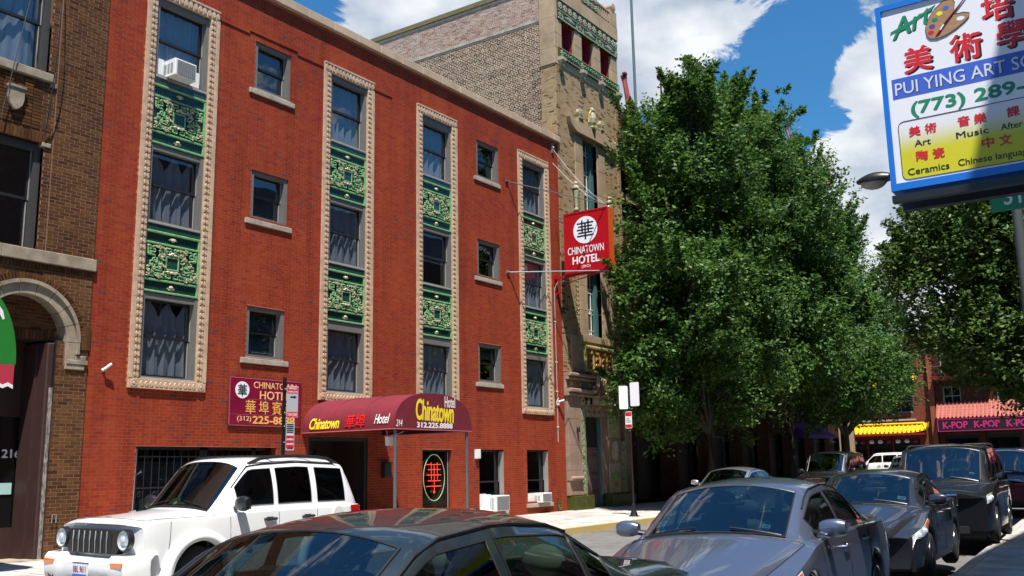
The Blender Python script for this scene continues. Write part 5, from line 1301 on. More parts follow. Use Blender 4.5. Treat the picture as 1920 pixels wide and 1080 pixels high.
for (a, c, z0, z1) in hh:
    m = MB(); y = hy+.3
    if z0 < 1:
        m.box(a,c,y,y+.1,z0,z1); w = part('shopfront', m, M['dark'], tw)
        m = MB(); m.box(a,a+.12,y-.1,y,z0,z1); m.box(c-.12,c,y-.1,y,z0,z1); m.box(a+.12,c-.12,y-.1,y,z1-.3,z1-.2); part('frame', m, M['teal_paint'] if int(a) % 3 == 0 else M['sash'], w)
    else:
        for q in ((a,a+.1,z0,z1),(c-.1,c,z0,z1),(a+.1,c-.1,z1-.1,z1),(a+.1,c-.1,z0,z0+.1),((a+c)/2-.03,(a+c)/2+.03,z0+.1,z1-.1)): m.box(q[0],q[1],y,y+.06,q[2],q[3])
        w = part('window', m, M['teal_paint'], tw); part('pane', MB().quad((a,y+.03,z0),(c,y+.03,z0),(c,y+.03,z1),(a,y+.03,z1)), bpy.data.materials['dark_pane'], w)
m = MB(); m.box(hx0, hx1, hy-.12, hy, 4.4, 4.6); m.box(hx0, hx1, hy-.18, hy+.0, 12.3, 12.6); part('string_course', m, M['tan_stone'], tw)
m = MB()
for (x0, x1) in ((63.2, 64.2), (61.9, 62.5)): m.box(x0, x1, hy-.3, hy-.001, 0.2, 4.4)
part('pilaster', m, M['tan_stone'], tw)
m = MB(); 
for k in range(9): m.blob((62.95, hy-.06, .9+k*.42), .25, .12, .17, 1 if k % 2 else 2, 8, 4)
part('glazed_strip', m, mats_t, tw)
tag(part('shop_awning', MB().prism([(hy-.02,3.9),(hy-1.1,3.2),(hy-1.1,3.05),(hy-.02,3.1)], 'x', 52.5, 57.5), M['purple']), 'purple canopy low in the shade under the trees', 'awning')
# pagoda roofs
def pagoda(x0, x1, y0, y1, z, rise, out, lift, tiles=True, inset=1.4, name='roof'):
    """hipped roof with sagging slopes and upturned corners"""
    m = MB(); n = 14
    X0, X1, Y0, Y1 = x0-out, x1+out, y0-out, y1+out
    def edge(p, q, i):                                     # points from eave to ridge
        t = i/8; r = t
        return r
    K = 8
    def pt(side, s, t):
        # s along the eave 0..1, t up the slope 0..1
        ins = inset+out
        a0, a1 = X0+ins*t, X1-ins*t; b0, b1 = Y0+ins*t, Y1-ins*t
        zz = z+rise*(t**1.55)+lift*(abs(2*s-1)**5)*(1-t)**2
        if side == 0: return (a0+(a1-a0)*s, b0, zz)
        if side == 1: return (a1, b0+(b1-b0)*s, zz)
        if side == 2: return (a1-(a1-a0)*s, b1, zz)
        return (a0, b1-(b1-b0)*s, zz)
    ns = 26
    for side in range(4):
        base = len(m.v)
        for j in range(K+1):
            for i in range(ns+1): m.v.append(pt(side, i/ns, j/K))
        for j in range(K):
            for i in range(ns): m.f.append((base+j*(ns+1)+i, base+j*(ns+1)+i+1, base+(j+1)*(ns+1)+i+1, base+(j+1)*(ns+1)+i)); m.m.append(0)
        L_ = (X1-X0) if side % 2 == 0 else (Y1-Y0); nr = int(L_/.32)
        for i in range(1, nr): m.tube([tuple(np.array(pt(side, i/nr, j/5))+np.array((0,0,.03))) for j in range(6)], .075, 5, 0)
        # red fascia under the eave
        for i in range(ns):
            p, q = pt(side, i/ns, 0), pt(side, (i+1)/ns, 0)
            m.add([p,q,(q[0],q[1],q[2]-.28),(p[0],p[1],p[2]-.28)], [(0,1,2,3)], 1)
            pi, qi = pt(side, i/ns, .55), pt(side, (i+1)/ns, .55)
            m.add([(p[0],p[1],p[2]-.28),(q[0],q[1],q[2]-.28),(qi[0],qi[1],z-.5),(pi[0],pi[1],z-.5)], [(0,1,2,3)], 1)
        # hip ridge ending in a raised horn
        hp = [tuple(np.array(pt(side, 0, j/8))+np.array((0,0,.10))) for j in range(8, -1, -1)]
        d = np.array(hp[-1])-np.array(hp[-2]); d[2] = 0; d /= max(np.linalg.norm(d), 1e-6); e = np.array(hp[-1])
        horn = [tuple(e+d*a+np.array((0,0,b_))) for a, b_ in ((.16,.12),(.24,.35),(.24,.65),(.16,1.0),(.04,1.35),(-.10,1.7),(-.18,1.95))]
        m.tube(hp+horn, [.13]*len(hp)+[.13,.12,.11,.105,.10,.10,.13], 9, 1)
        m.blob(tuple(e-d*.05+np.array((0,0,2.02))), .15,.10,.09, 1, 8, 5); m.blob(tuple(e-d*.32+np.array((0,0,2.0))), .12,.09,.09, 1, 8, 5)
    ins = inset+out
    ra, rb = (X0+ins, (Y0+Y1)/2, z+rise), (X1-ins, (Y0+Y1)/2, z+rise)
    m.add([(X0+ins,Y0+ins,z+rise),(X1-ins,Y0+ins,z+rise),(X1-ins,Y1-ins,z+rise),(X0+ins,Y1-ins,z+rise)], [(0,1,2,3)], 1)
    m.tube([(X0+ins,Y0+ins,z+rise+.1),(X1-ins,Y0+ins,z+rise+.1)], .2, 7, 1)
    return part(name, m, [M['roof_teal'], M['roof_red']], tw, smooth=False)
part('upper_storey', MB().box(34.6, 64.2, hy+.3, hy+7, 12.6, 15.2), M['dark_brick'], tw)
pagoda(34.3, 64.0, hy+.2, hy+7, 14.3, 3.3, 1.05, .9, inset=2.6)
part('corner_pavilion', MB().box(57.0, 62.4, hy+.9, hy+6, 15.2, 19.3), M['roof_red'], tw)
pagoda(57.0, 62.4, hy+.9, hy+6, 19.0, 2.2, 1.0, .8, inset=1.9)
part('corner_pavilion', MB().box(35.6, 39.6, hy+1.2, hy+5, 15.2, 17.4), M['roof_red'], tw)
m = MB()
for x, z in ((43.8, 21.6), (56.4, 21.9)): m.tube([(x,hy+2.5,17.0),(x,hy+2.5,z)], .05, 5, 1); m.blob((x,hy+2.5,z), .22,.22,.22, 1, 8, 6)
m.tube([(56.0,hy+2.5,20.6),(56.0,hy+2.5,21.7)], [.18,.3], 7, 1)
part('roof_finial', m, [M['roof_teal'], M['roof_red']], tw)
t = thing('flagpole', 'tall thin dark flagpole rising behind the tree beside the tower', 'flagpole', (37.4, 18.6, 14)); part('pole', MB().tube([(37.9,18.9,13),(37.9,18.9,34)], [.075,.05], 8), mat('pole_green', (.10,.14,.14), rough=.4), t); part('collar', MB().tube([(37.9,18.9,17.5),(37.9,18.9,17.7)], .12, 8), M['iron'], t)
# ---------------------------------------------------------------- vehicles
class Curve:
    def __init__(s, pts, soft=.07): s.x = np.array([p[0] for p in pts], float); s.y = np.array([p[1] for p in pts], float); s.soft = soft
    def __call__(s, v):
        k = s.soft; return float(np.mean([np.interp(v+d*k, s.x, s.y) for d in (-1,-.66,-.33,0,.33,.66,1)]))
class Body:
    def __init__(b, p):
        b.p = p; L, W, H = p['L'], p['W'], p['H']; nz, hz, bz, tz = p['nose'], p['hood'], p['belt'], p['trunk']
        c, h, rr, bb = p['cowl'], p['header'], p['rr'], p['bb']; mid = (h+rr)/2
        hd_ = p.get('hdrop', .06); nb = p.get('nb', .12)
        b.zc = Curve([(-.2,nz-.10),(0,nz-.06),(.10,nz),(c,hz),(h,H-hd_),(h+.30,H-.020),(mid,H),(rr-.15,H-.02),(rr,H-.05),(bb,tz+.01),(L-.14,tz),(L,tz-.05),(L+.2,tz-.1)], p.get('soft', .07))
        b.ze = Curve([(-.2,nz-.14),(0,nz-.04-nb*.6),(.12,nz-nb*.42),(c,hz-.05),(c+.06,hz-.04),(h+.06,H-.075-hd_),(mid,H-.085),(rr,H-.125),(bb-.03,tz-.005),(L-.14,tz-.03),(L,tz-.08),(L+.2,tz-.1)], .06)
        b.zb = Curve([(-.2,nz-.2),(0,nz-.07-nb),(.15,nz-nb),(c,bz-.05),(c+.5,bz-.01),(mid,bz),(bb,bz+.02 if tz < bz+.2 else bz),(L,min(tz,bz+.1)-.10)], .1)
        b.w = Curve([(-.2,W-.22*p.get('nt',1)),(0,W-.15*p.get('nt',1)),(.12,W-.08*p.get('nt',1)),(.35,W-.025),(.9,W),(L-1.0,W),(L-.4,W-.02),(L-.1,W-.07),(L,W-.12),(L+.2,W-.14)], .08)
        g = p.get('tumble', .27)
        b.wg = Curve([(-.2,W-.36*p.get('nt',1)),(0,W-.34*p.get('nt',1)),(.4,W-.24),(c-.2,W-.15),(c+.1,W-.10),(mid,W-.075),(rr,W-.08),(bb,W-.13),(L-.1,W-.17),(L,W-.25)], .08)
        b.wr = Curve([(-.2,W-.42),(0,W-.40),(.4,W-.30),(c-.1,W-.22),(c,W-.19),(h+.1,W-g),(mid,W-g+.01),(rr,W-g-.02),(bb,W-.22),(L-.1,W-.24),(L,W-.32)], .06)
        b.cf = Curve([(-.2,p.get('nosecurve',.30)),(0,p.get('nosecurve',.30)),(.6,.22),(c,.15),(h,.06),(mid,0),(rr,-.03),(bb,-.09),(L,-.16)], .1)
        b.wheels = p['wheels']; b.rw = p.get('rw', .32); b.ra = b.rw+p.get('gap', .055)
    def zl(b, s):
        z = b.p.get('sill', .21)
        for sw in b.wheels:
            d = abs(s-sw)
            if d < b.ra: z = max(z, b.rw+math.sqrt(b.ra**2-d*d)*1.0)
        return z
    def S(b, s, t, sg=1):
        p = b.p; w = b.w(s); z0 = b.zl(s); z1 = max(p.get('waist', .55), z0+.03); zb = b.zb(s); ze = max(b.ze(s), zb+.02)
        if z1 > zb-.06: z1 = (z0+zb)/2 if z0 < zb else z0
        wl = p.get('low', .95)
        if t <= 1: y = w*(wl+(1-wl)*math.sin(t*math.pi/2)); z = z0+(z1-z0)*t
        elif t <= 2: u = t-1; y = w*(1-p.get('shoulder', .028)*u**2.2); z = z1+(zb-z1)*u
        elif t <= 3: u = t-2; a = w*(1-p.get('shoulder', .028)); y = a+(b.wg(s)-a)*u; z = zb+.022*math.sin(u*math.pi/2)
        elif t <= 4: u = t-3; y = b.wg(s)+(b.wr(s)-b.wg(s))*u+.022*math.sin(u*math.pi)*min(1, (ze-zb)/.3); z = (zb+.022)+(ze-zb-.022)*(u if ze-zb > .2 else u)
        else:
            u = t-4; yr = b.wr(s); k = p.get('crown', 2.3); y = yr*(1-u); z = ze+(b.zc(s)-ze)*(1-(y/yr)**k)
        x = s+b.cf(s)*(y/p['W'])**2
        return (x, sg*y, z)
    def nrm(b, s, t, sg=1):
        e = .012; P = np.array(b.S(s, t, sg)); ds = np.array(b.S(s+e, t, sg))-P; t2 = min(t+e, 5); dt = np.array(b.S(s, t2, sg))-np.array(b.S(s, t2-2*e, sg))
        n = np.cross(dt, ds)*sg; l = np.linalg.norm(n); return n/l if l > 0 else np.array((0,0,1.))
    def patch(b, s0, s1, t0, t1, ns, nt, off, sg=1, m=None, mi=0, shape=None):
        m = m or MB(); base = len(m.v)
        for j in range(nt+1):
            for i in range(ns+1):
                u, v = i/ns, j/nt
                s, t = (shape(u, v) if shape else (s0+(s1-s0)*u, t0+(t1-t0)*v))
                q = np.array(b.S(s, t, sg))+b.nrm(s, t, sg)*off; m.v.append(tuple(q))
        for j in range(nt):
            for i in range(ns):
                f = (base+j*(ns+1)+i, base+j*(ns+1)+i+1, base+(j+1)*(ns+1)+i+1, base+(j+1)*(ns+1)+i)
                m.f.append(f if sg < 0 else f[::-1]); m.m.append(mi)
        return m
    def line(b, pts, r, sg=1, off=0., m=None, n=5, k=8, mi=0):
        m = m or MB(); out = []
        for (s0, t0), (s1, t1) in zip(pts, pts[1:]):
            for q in range(k): a = q/k; s, t = s0+(s1-s0)*a, t0+(t1-t0)*a; out.append(tuple(np.array(b.S(s, t, sg))+b.nrm(s, t, sg)*off))
        out.append(tuple(np.array(b.S(*pts[-1], sg))+b.nrm(*pts[-1], sg)*off)); m.tube(out, r, n, mi); return m

def lpart(name, m, mt, parent, smooth=False, auto=None, label=None): return part(name, m, mt, parent, smooth=smooth, auto=auto, label=label, world=False)
def make_wheel(parent, x, y, r, sg, style=0, w=.21):
    m = MB(); yo = y; prof = []
    for a, rr_ in ((0,r*.66),(.0,r*.86),(.03,r*.96),(.05,r),(w-.05,r),(w-.03,r*.96),(w,r*.86),(w,r*.66)): prof.append((rr_, a*1.0))
    m.lathe([(q, (h-w)*sg if False else -sg*h) for q, h in prof], (x, yo, r), 'y', 28)
    t = lpart('wheel', m, M['rubber'], parent, auto=50)
    m = MB(); m.lathe([(r*.66,-sg*.01),(r*.62,-sg*.05),(r*.2,-sg*.06),(.01,-sg*.05)], (x,yo,r), 'y', 24, 0)
    n = 5 if style == 0 else 7
    for k in range(n):
        a = 2*math.pi*k/n; c, s_ = math.cos(a), math.sin(a); wd = .035 if n == 5 else .028
        q = [(x+c*r*.12-s_*wd, r+s_*r*.12+c*wd),(x+c*r*.64-s_*wd*1.3, r+s_*r*.64+c*wd*1.3),(x+c*r*.64+s_*wd*1.3, r+s_*r*.64-c*wd*1.3),(x+c*r*.12+s_*wd, r+s_*r*.12-c*wd)]
        m.prism(q, 'y', yo-sg*.012, yo-sg*.045, 1)
    m.lathe([(r*.17,-sg*.005),(r*.15,-sg*.0),(.01,sg*.004)], (x,yo,r), 'y', 14, 1)
    m.lathe([(r*.665,-sg*.004),(r*.66,sg*.004),(r*.61,-sg*.01)], (x,yo,r), 'y', 24, 1)
    lpart('rim', m, [M['dark'], M['alloy']], t, auto=40)
    return t
def make_seat(parent, x, y, z, mt, w=.50, back=.62):
    m = MB(); m.cbox(x-.25, x+.27, y-w/2, y+w/2, z, z+.16, .03)
    q = [(x+.18,z+.12),(x+.36,z+back),(x+.46,z+back),(x+.34,z+.08)]
    m.prism(q, 'y', y-w/2+.02, y+w/2-.02); m.tube([(x+.40,y-.07,z+back),(x+.42,y-.07,z+back+.08)], .008, 5); m.tube([(x+.40,y+.07,z+back),(x+.42,y+.07,z+back+.08)], .008, 5)
    m.blob((x+.42,y,z+back+.15), .065, .14, .095, 0, 10, 6); m.blob((x+.40,y,z+back-.04), .08, w/2-.03, .08, 0, 10, 6)
    return lpart('seat', m, mt, parent, auto=40)

def make_car(name, label, cat, p, X, Y, Z, rz=0, group=None, tilt=0):
    t = thing(name, label, cat, (X, Y, Z), group, rz); t.rotation_euler[0] = tilt
    B = Body(p); L, W, H = p['L'], p['W'], p['H']; c, h, rr, bb = p['cowl'], p['header'], p['rr'], p['bb']; paint = p['paint']
    # stations and rows
    S_ = {0, .03, .08, .15, .25, .36, c, c+.03, h-.02, h+.05, rr, rr+.04, bb-.04, bb, L-.25, L-.12, L-.05, L}
    for sw in B.wheels:
        for k in np.linspace(-1, 1, 15): S_.add(sw+B.ra*math.sin(k*math.pi/2)*.999)
    wins = p['windows']
    for a, q in wins: S_ |= {a, q}
    S_ = sorted(s for s in S_ if 0 <= s <= L)
    full = [S_[0]]
    for s in S_[1:]:
        if s-full[-1] < 1e-4: continue
        n = max(1, int((s-full[-1])/.11)); full += [full[-1]+(s-full[-1])*k/n for k in range(1, n+1)]
    tw0, tw1 = p.get('tw', (3.13, 3.86)); tp = p.get('pillar', 4.12)
    T = [0,.2,.45,.7,1,1.25,1.5,1.75,1.92,2,2.12,2.5,3,tw0]+[tw0+(tw1-tw0)*k/6 for k in range(1,7)]+[4,tp]+[tp+(5-tp)*k/7 for k in range(1,8)]
    nT = len(T)
    def region(s, tt):
        if 3 < tt < 4:
            if tw0 < tt < tw1:
                for i, (a, q) in enumerate(wins):
                    if a < s < q: return ('side', i)
        if tt > tp:
            if c+.03 < s < h-.02: return ('ws', 0)
            if rr+.04 < s < bb-.04: return ('rw', 0)
        if tt > 3 and .15 < s < c: return ('hood', 0)
        if tt > 3 and bb < s < L-.12 and p.get('sedan'): return ('trunk', 0)
        return ('body', 0)
    meshes = {}
    grid = {sg: [[B.S(s, q, sg) for q in T] for s in full] for sg in (1, -1)}
    for sg in (1, -1):
        for i in range(len(full)-1):
            for j in range(nT-1):
                sm, tm = (full[i]+full[i+1])/2, (T[j]+T[j+1])/2; key = region(sm, tm)
                if key[0] == 'side': key = ('side', key[1], sg)
                mm = meshes.setdefault(key, ({}, MB())); idx, mb = mm; ids = []
                for (a, q) in ((i,j),(i+1,j),(i+1,j+1),(i,j+1)):
                    k = (a, q, sg if q < nT-1 else 0)
                    if k not in idx: idx[k] = len(mb.v); mb.v.append(grid[sg][a][q])
                    ids.append(idx[k])
                ids = tuple(ids) if sg < 0 else tuple(ids[::-1])
                mb.f.append(ids); mb.m.append(0)
    # close nose and tail
    idx, mb = meshes[('body', 0)]
    for end in (0, len(full)-1):
        for j in range(nT-2):
            ids = []
            for (sg, q) in ((1,j),(1,j+1),(-1,j+1),(-1,j)):
                k = (end, q, sg if q < nT-1 else 0)
                if k not in idx: idx[k] = len(mb.v); mb.v.append(grid[sg][end][q])
                ids.append(idx[k])
            mb.f.append(tuple(ids) if end == 0 else tuple(ids[::-1])); mb.m.append(0)
    body = lpart('body', mb, paint, t, auto=38)
    glass_side = p.get('glass', M['carglass'])
    for key, (ix, mb) in meshes.items():
        if key[0] == 'body': continue
        if key[0] == 'hood': hd = lpart('hood', mb, paint, t, auto=38)
        elif key[0] == 'trunk': lpart('boot_lid', mb, paint, t, auto=38)
        elif key[0] == 'ws': wsn = lpart('windscreen', mb, M['windscreen'], t, smooth=True)
        elif key[0] == 'rw': lpart('rear_window', mb, p.get('rglass', glass_side), t, smooth=True)
        else:
            lpart('side_window', mb, M['tinted'] if (key[1] >= p.get('tint_from', 9)) else glass_side, t, smooth=True)
    # seams
    m = MB(); r = .0042
    for sg in (1, -1):
        B.line([(c-.02,2.9),(.15,3.05),(.15,4.99)], r, sg, .001, m); B.line([(c-.0,3.0),(c,4.99)], r*1.4, sg, .001, m)
        ds = p['doors']
        for a in ds: B.line([(a,.25),(a,2.95)], r, sg, .001, m)
        B.line([(ds[0],.25),(ds[-1] if ds[-1]-.15 < B.wheels[1]-B.ra else B.wheels[1]-B.ra,.25)], r, sg, .001, m)
        if p.get('sedan'): B.line([(bb,3.0),(bb,4.99)], r, sg, .001, m); B.line([(bb,3.0),(L-.12,3.0),(L-.12,4.99)], r, sg, .001, m)
        B.line([(.30,.4),(.34,2.0)], r, sg, .001, m)
    lpart('panel_gaps', m, M['dark'], t)
    # window surrounds
    for sg in (1, -1):
        m = MB()
        for a, q in wins: B.line([(a,tw0),(q,tw0),(q,tw1),(a,tw1),(a,tw0)], .007, sg, .002, m)
        lpart('window_trim', m, M['trim'] if not p.get('chrome_trim') else M['chrome'], t)
        m = MB(); B.line([(c+.03,tp),(h-.02,tp)], .008, sg, .001, m); B.line([(h-.02,tp),(h-.02,5)], .006, sg, .0, m); B.line([(c+.03,tp),(c+.03,5)], .012, sg, -.002, m)
        B.line([(rr+.04,tp),(bb-.04,tp)], .006, sg, .0, m); B.line([(rr+.04,tp),(rr+.04,5)], .006, sg, .0, m)
        lpart('window_seal', m, M['trim'], t)
        m = MB(); B.line([(h-.25,4.0),(rr+.1,4.0)], .010, sg, .002, m)
        lpart('roof_channel', m, M['trim'] if not p.get('chrome_trim') else M['trim'], t)
    # cowl and wipers
    m = MB()
    for sg, s0 in ((1, 0), (-1, 0)):
        pts = [tuple(np.array(B.S(c+.04+.05*k/8, 4.15+.62*k/8, sg))+np.array((-.01,0,.012))) for k in range(9)]
        m.tube(pts, .008, 5)
    m.tube([tuple(np.array(B.S(c+.015, 4.1+.9*k/8, 1))+np.array((0,0,.004))) for k in range(9)]+[tuple(np.array(B.S(c+.015, 5-.9*k/8, -1))+np.array((0,0,.004))) for k in range(9)], .016, 5)
    lpart('wipers', m, M['trim'], t)
    # wheels and wells
    for sw in B.wheels:
        for sg in (1, -1):
            if p.get('hide_wheels'): continue
            wx = sw+B.cf(sw)*.9
            make_wheel(t, wx, sg*(W-.025), B.rw, sg, p.get('wstyle', 0))
            m = MB(); n = 14; v = []
            for k in range(n+1):
                a = math.pi*k/n; v += [(wx-(B.ra)*math.cos(a), sg*(W-.02), B.rw+B.ra*math.sin(a)), (wx-(B.ra)*math.cos(a), sg*(W-.42), B.rw+B.ra*math.sin(a))]
            m.add(v, [(2*k,2*k+1,2*k+3,2*k+2) for k in range(n)]); m.add([(wx-B.ra,sg*(W-.42),.15),(wx+B.ra,sg*(W-.42),.15),(wx+B.ra,sg*(W-.42),B.rw+B.ra),(wx-B.ra,sg*(W-.42),B.rw+B.ra)], [(0,1,2,3)])
            lpart('wheel_well', m, M['dark'], t)
    m = MB(); m.box(.25, L-.2, -W+.12, W-.12, .17, .30); m.box(.2, c+.10, -W+.45, W-.45, .3, p['nose']-.2); lpart('underbody', m, M['dark'], t)
    # interior
    fl = p.get('floor', .36); sm = p.get('seat', M['seat_grey']); sy = W*.42
    m = MB(); m.prism([(c+.02,p['hood']-.20),(c+.12,p['hood']-.055),(c+.45,p['hood']-.07),(c+.62,p['hood']-.14),(c+.62,p['hood']-.4),(c,p['hood']-.4)], 'y', -W+.16, W-.16); m.blob((c+.52,-sy,p['hood']-.085), .14, .22, .07)
    lpart('dashboard', m, M['dash'], t, auto=30)
    m = MB(); cx_, cz_ = c+.78, p['hood']-.07; m.tube([(cx_+.10*math.sin(a)*.9, -sy+.185*math.cos(a), cz_+.17*math.sin(a)) for a in np.linspace(0, 2*math.pi, 25)], .014, 6); m.tube([(cx_,-sy-.17,cz_),(cx_-.02,-sy,cz_-.02),(cx_,-sy+.17,cz_)], .016, 5); m.tube([(cx_-.02,-sy,cz_-.02),(c+.5,-sy,cz_-.12)], .03, 6); lpart('steering_wheel', m, M['dash'], t)
    fs = c+1.10
    for y in (-sy, sy): make_seat(t, fs, y, fl+.12, sm)
    for y in (-sy, sy): make_seat(t, fs+.78, y, fl+.10, sm, .46, .52)
    if p.get('third'):
        for y in (-sy, sy): make_seat(t, fs+1.8, y, fl+.2, sm, .46)
    m = MB(); m.tube([tuple(np.array(B.S(h-.12, 5, 1))-np.array((0,0,.11))+np.array((0,y,0))) for y in (-.12,0,.12)], .035, 6, flat=.5); lpart('rear_view_mirror', m, M['dash'], t)
    m = MB(); m.box(c+.1, L-.3, -W+.14, W-.14, fl-.05, fl); m.box(c, c+.05, -W+.14, W-.14, fl, p['hood']-.1); lpart('cabin_floor', m, M['dash'], t)
    # mirrors
    for sg in (1, -1):
        q = B.S(c+.36, 3.1, sg); y = q[1]; m = MB(); mw, mh = p.get('mirror', (.22, .155)); zc_ = q[2]+mh*.42-p.get('mdrop', 0)
        m.tube([(q[0],y-sg*.02,q[2]+.02),(q[0]-.02,y+sg*.07,zc_-.03)], .03, 6, 1)
        prof = []
        for k in range(7):
            a = k/6; rr_ = math.sin(math.pi*(.12+.80*a))**.6 if 0 < a < 1 else .55
            prof.append(rr_)
        ns_ = 12; vs = []
        for k in range(7):
            yy = y+sg*(.05+mw*k/6); f = [.62,.85,.96,1,1,.93,.72][k]
            for j in range(ns_): a = 2*math.pi*j/ns_; ca, sa = math.cos(a), math.sin(a); vs.append((q[0]-.02+.065*f*math.copysign(abs(ca)**.8, ca), yy, zc_+mh/2*f*math.copysign(abs(sa)**.7, sa)))
        m.add(vs, [(k*ns_+j, k*ns_+(j+1)%ns_, (k+1)*ns_+(j+1)%ns_, (k+1)*ns_+j) for k in range(6) for j in range(ns_)]+[tuple(range(ns_)), tuple(range(6*ns_, 7*ns_))], 0)
        mi = lpart('door_mirror', m, [p.get('mirror_mat', paint), M['trim']], t, auto=60)
        g = MB(); gy0, gy1 = y+sg*.08, y+sg*(.03+mw); xx = q[0]-.02+.069; g.add([(xx,gy0,zc_-mh*.36),(xx,gy1,zc_-mh*.36),(xx,gy1,zc_+mh*.36),(xx,gy0,zc_+mh*.36)], [(0,1,2,3)]); lpart('mirror_glass', g, M['chrome'], mi)
    # handles
    for sg in (1, -1):
        for hs in p['handles']:
            a = np.array(B.S(hs-.11, 1.72, sg)); b_ = np.array(B.S(hs+.09, 1.72, sg)); n_ = B.nrm(hs, 1.72, sg)
            m = MB(); m.tube([a+n_*.002, a+n_*.035, b_+n_*.035, b_+n_*.002], p.get('handle_r', .014), 6, 0, flat=.8); B.patch(hs-.08, hs+.06, 1.66, 1.80, 4, 2, .0015, sg, m, 1)
            lpart('door_handle', m, [p.get('handle_mat', paint), M['dark']], t)
    # lights
    hl = p.get('headlight')
    if hl:
        s0, s1, t0, t1 = hl
        for sg in (1, -1):
            shp = lambda u, v: (s0+(s1-s0)*u+.06*v*(1-u), t0+(t1-t0)*v*(1-.38*u)+.16*u)
            m = B.patch(0,0,0,0, 10, 5, .003, sg, None, 0, shp)
            for (u, v, rr_) in ((.18,.45,.06),(.50,.48,.055)):
                q = np.array(B.S(*shp(u, v), sg))+B.nrm(*shp(u, v), sg)*.006; m.blob(tuple(q), .02, rr_*.8, rr_*.8, 0, 10, 5)
            o = lpart('headlight', m, M['reflector'], t)
            am = B.patch(0,0,0,0, 4, 4, .007, sg, None, 0, lambda u, v: shp(.72+.24*u, .15+.75*v)); lpart('indicator', am, M['amber'], o)
            m = B.patch(0,0,0,0, 10, 5, .012, sg, None, 0, shp); lpart('lens', m, M['lens'], o)
    tl = p.get('taillight')
    if tl:
        s0, s1, t0, t1 = tl
        for sg in (1, -1): lpart('taillight', B.patch(s0, s1, t0, t1, 6, 6, .012, sg), M['tail_red'], t)
    fg = p.get('grille')
    if fg:
        yw, z0, z1 = fg; x = -.012; m = MB(); m.box(x+.03, x+.09, -yw, yw, z0, z1, 0)
        for k in range(p.get('bars', 4)): z = z0+(z1-z0)*(k+.5)/p.get('bars', 4); m.box(x+.015, x+.04, -yw+.01, yw-.01, z-.012, z+.006, 1)
        m.tube([(x+.04,-yw,z0),(x+.02,0,z0-.005),(x+.04,yw,z0)], .012, 6, 1); m.tube([(x+.04,-yw,z1),(x+.02,0,z1+.005),(x+.04,yw,z1)], .012, 6, 1)
        lpart('grille', m, [M['dark'], M['chrome']], t)
        m = MB(); m.box(.0, .08, -W+.42, W-.42, .24, .36, 0); lpart('lower_intake', m, M['dark'], t)
    return t, B

SED = dict(L=4.80, W=.905, H=1.46, nose=.74, hood=.97, belt=.93, trunk=1.02, cowl=1.22, header=1.95, rr=3.28, bb=4.02, wheels=(.93,3.70), sedan=True,
           windows=[(1.62,2.42),(2.50,3.30),(3.34,3.62)], doors=[1.40,2.46,3.42], handles=[2.28,3.22], headlight=(.03,.66,1.30,2.04), taillight=(4.62,4.79,1.25,1.8), grille=(.36,.50,.66))
def V(base, **k): d = dict(base); d.update(k); return d
RZ = math.atan(.058)
# 1 the dark car at the bottom edge
c1, B1 = make_car('parked_car', 'very dark green grey sedan nearest the camera, only its roof, glass and boot showing', 'car',
    V(SED, L=4.82, W=.90, H=1.47, belt=.95, hood=1.0, trunk=1.06, cowl=1.15, header=1.86, rr=3.18, bb=3.92, paint=M['paint_dark'], seat=M['seat_tan'], mdrop=.11, mirror=(.18,.13), windows=[(1.55,2.36),(2.44,3.22),(3.27,3.58)], handles=[2.2,3.1]),
    1.40, 3.30, -.035, rz=RZ, group='dark cars parked along the near kerb', tilt=R(-.9))
# 2 silver blue sedan
c2, B2 = make_car('parked_car', 'metallic blue grey sedan with parking stickers in its windscreen, second along the near kerb', 'car',
    V(SED, L=4.88, W=.91, H=1.47, belt=.94, hood=.99, trunk=1.04, cowl=1.22, header=1.98, rr=3.22, bb=4.06, paint=M['paint_silverblue'], seat=M['seat_grey']),
    6.97, 3.46, .035, rz=RZ, group='dark cars parked along the near kerb', tilt=R(-1.1))
# 3 charcoal sedan
c3, B3 = make_car('parked_car', 'charcoal sedan with clear headlight, between the blue grey sedan and the black SUV', 'car',
    V(SED, L=4.54, W=.88, H=1.47, belt=.95, hood=.99, nose=.76, trunk=1.05, paint=M['paint_charcoal'], cowl=1.08, header=1.82, rr=3.05, bb=3.78, wheels=(.88,3.48), windows=[(1.48,2.26),(2.34,3.10),(3.14,3.40)], doors=[1.28,2.3,3.24], handles=[2.12,3.02], taillight=(4.38,4.53,1.25,1.8), headlight=(.02,.78,1.22,2.04), hide=0),
    13.15, 3.78, .065, rz=RZ, group='dark cars parked along the near kerb', tilt=R(-1.0))
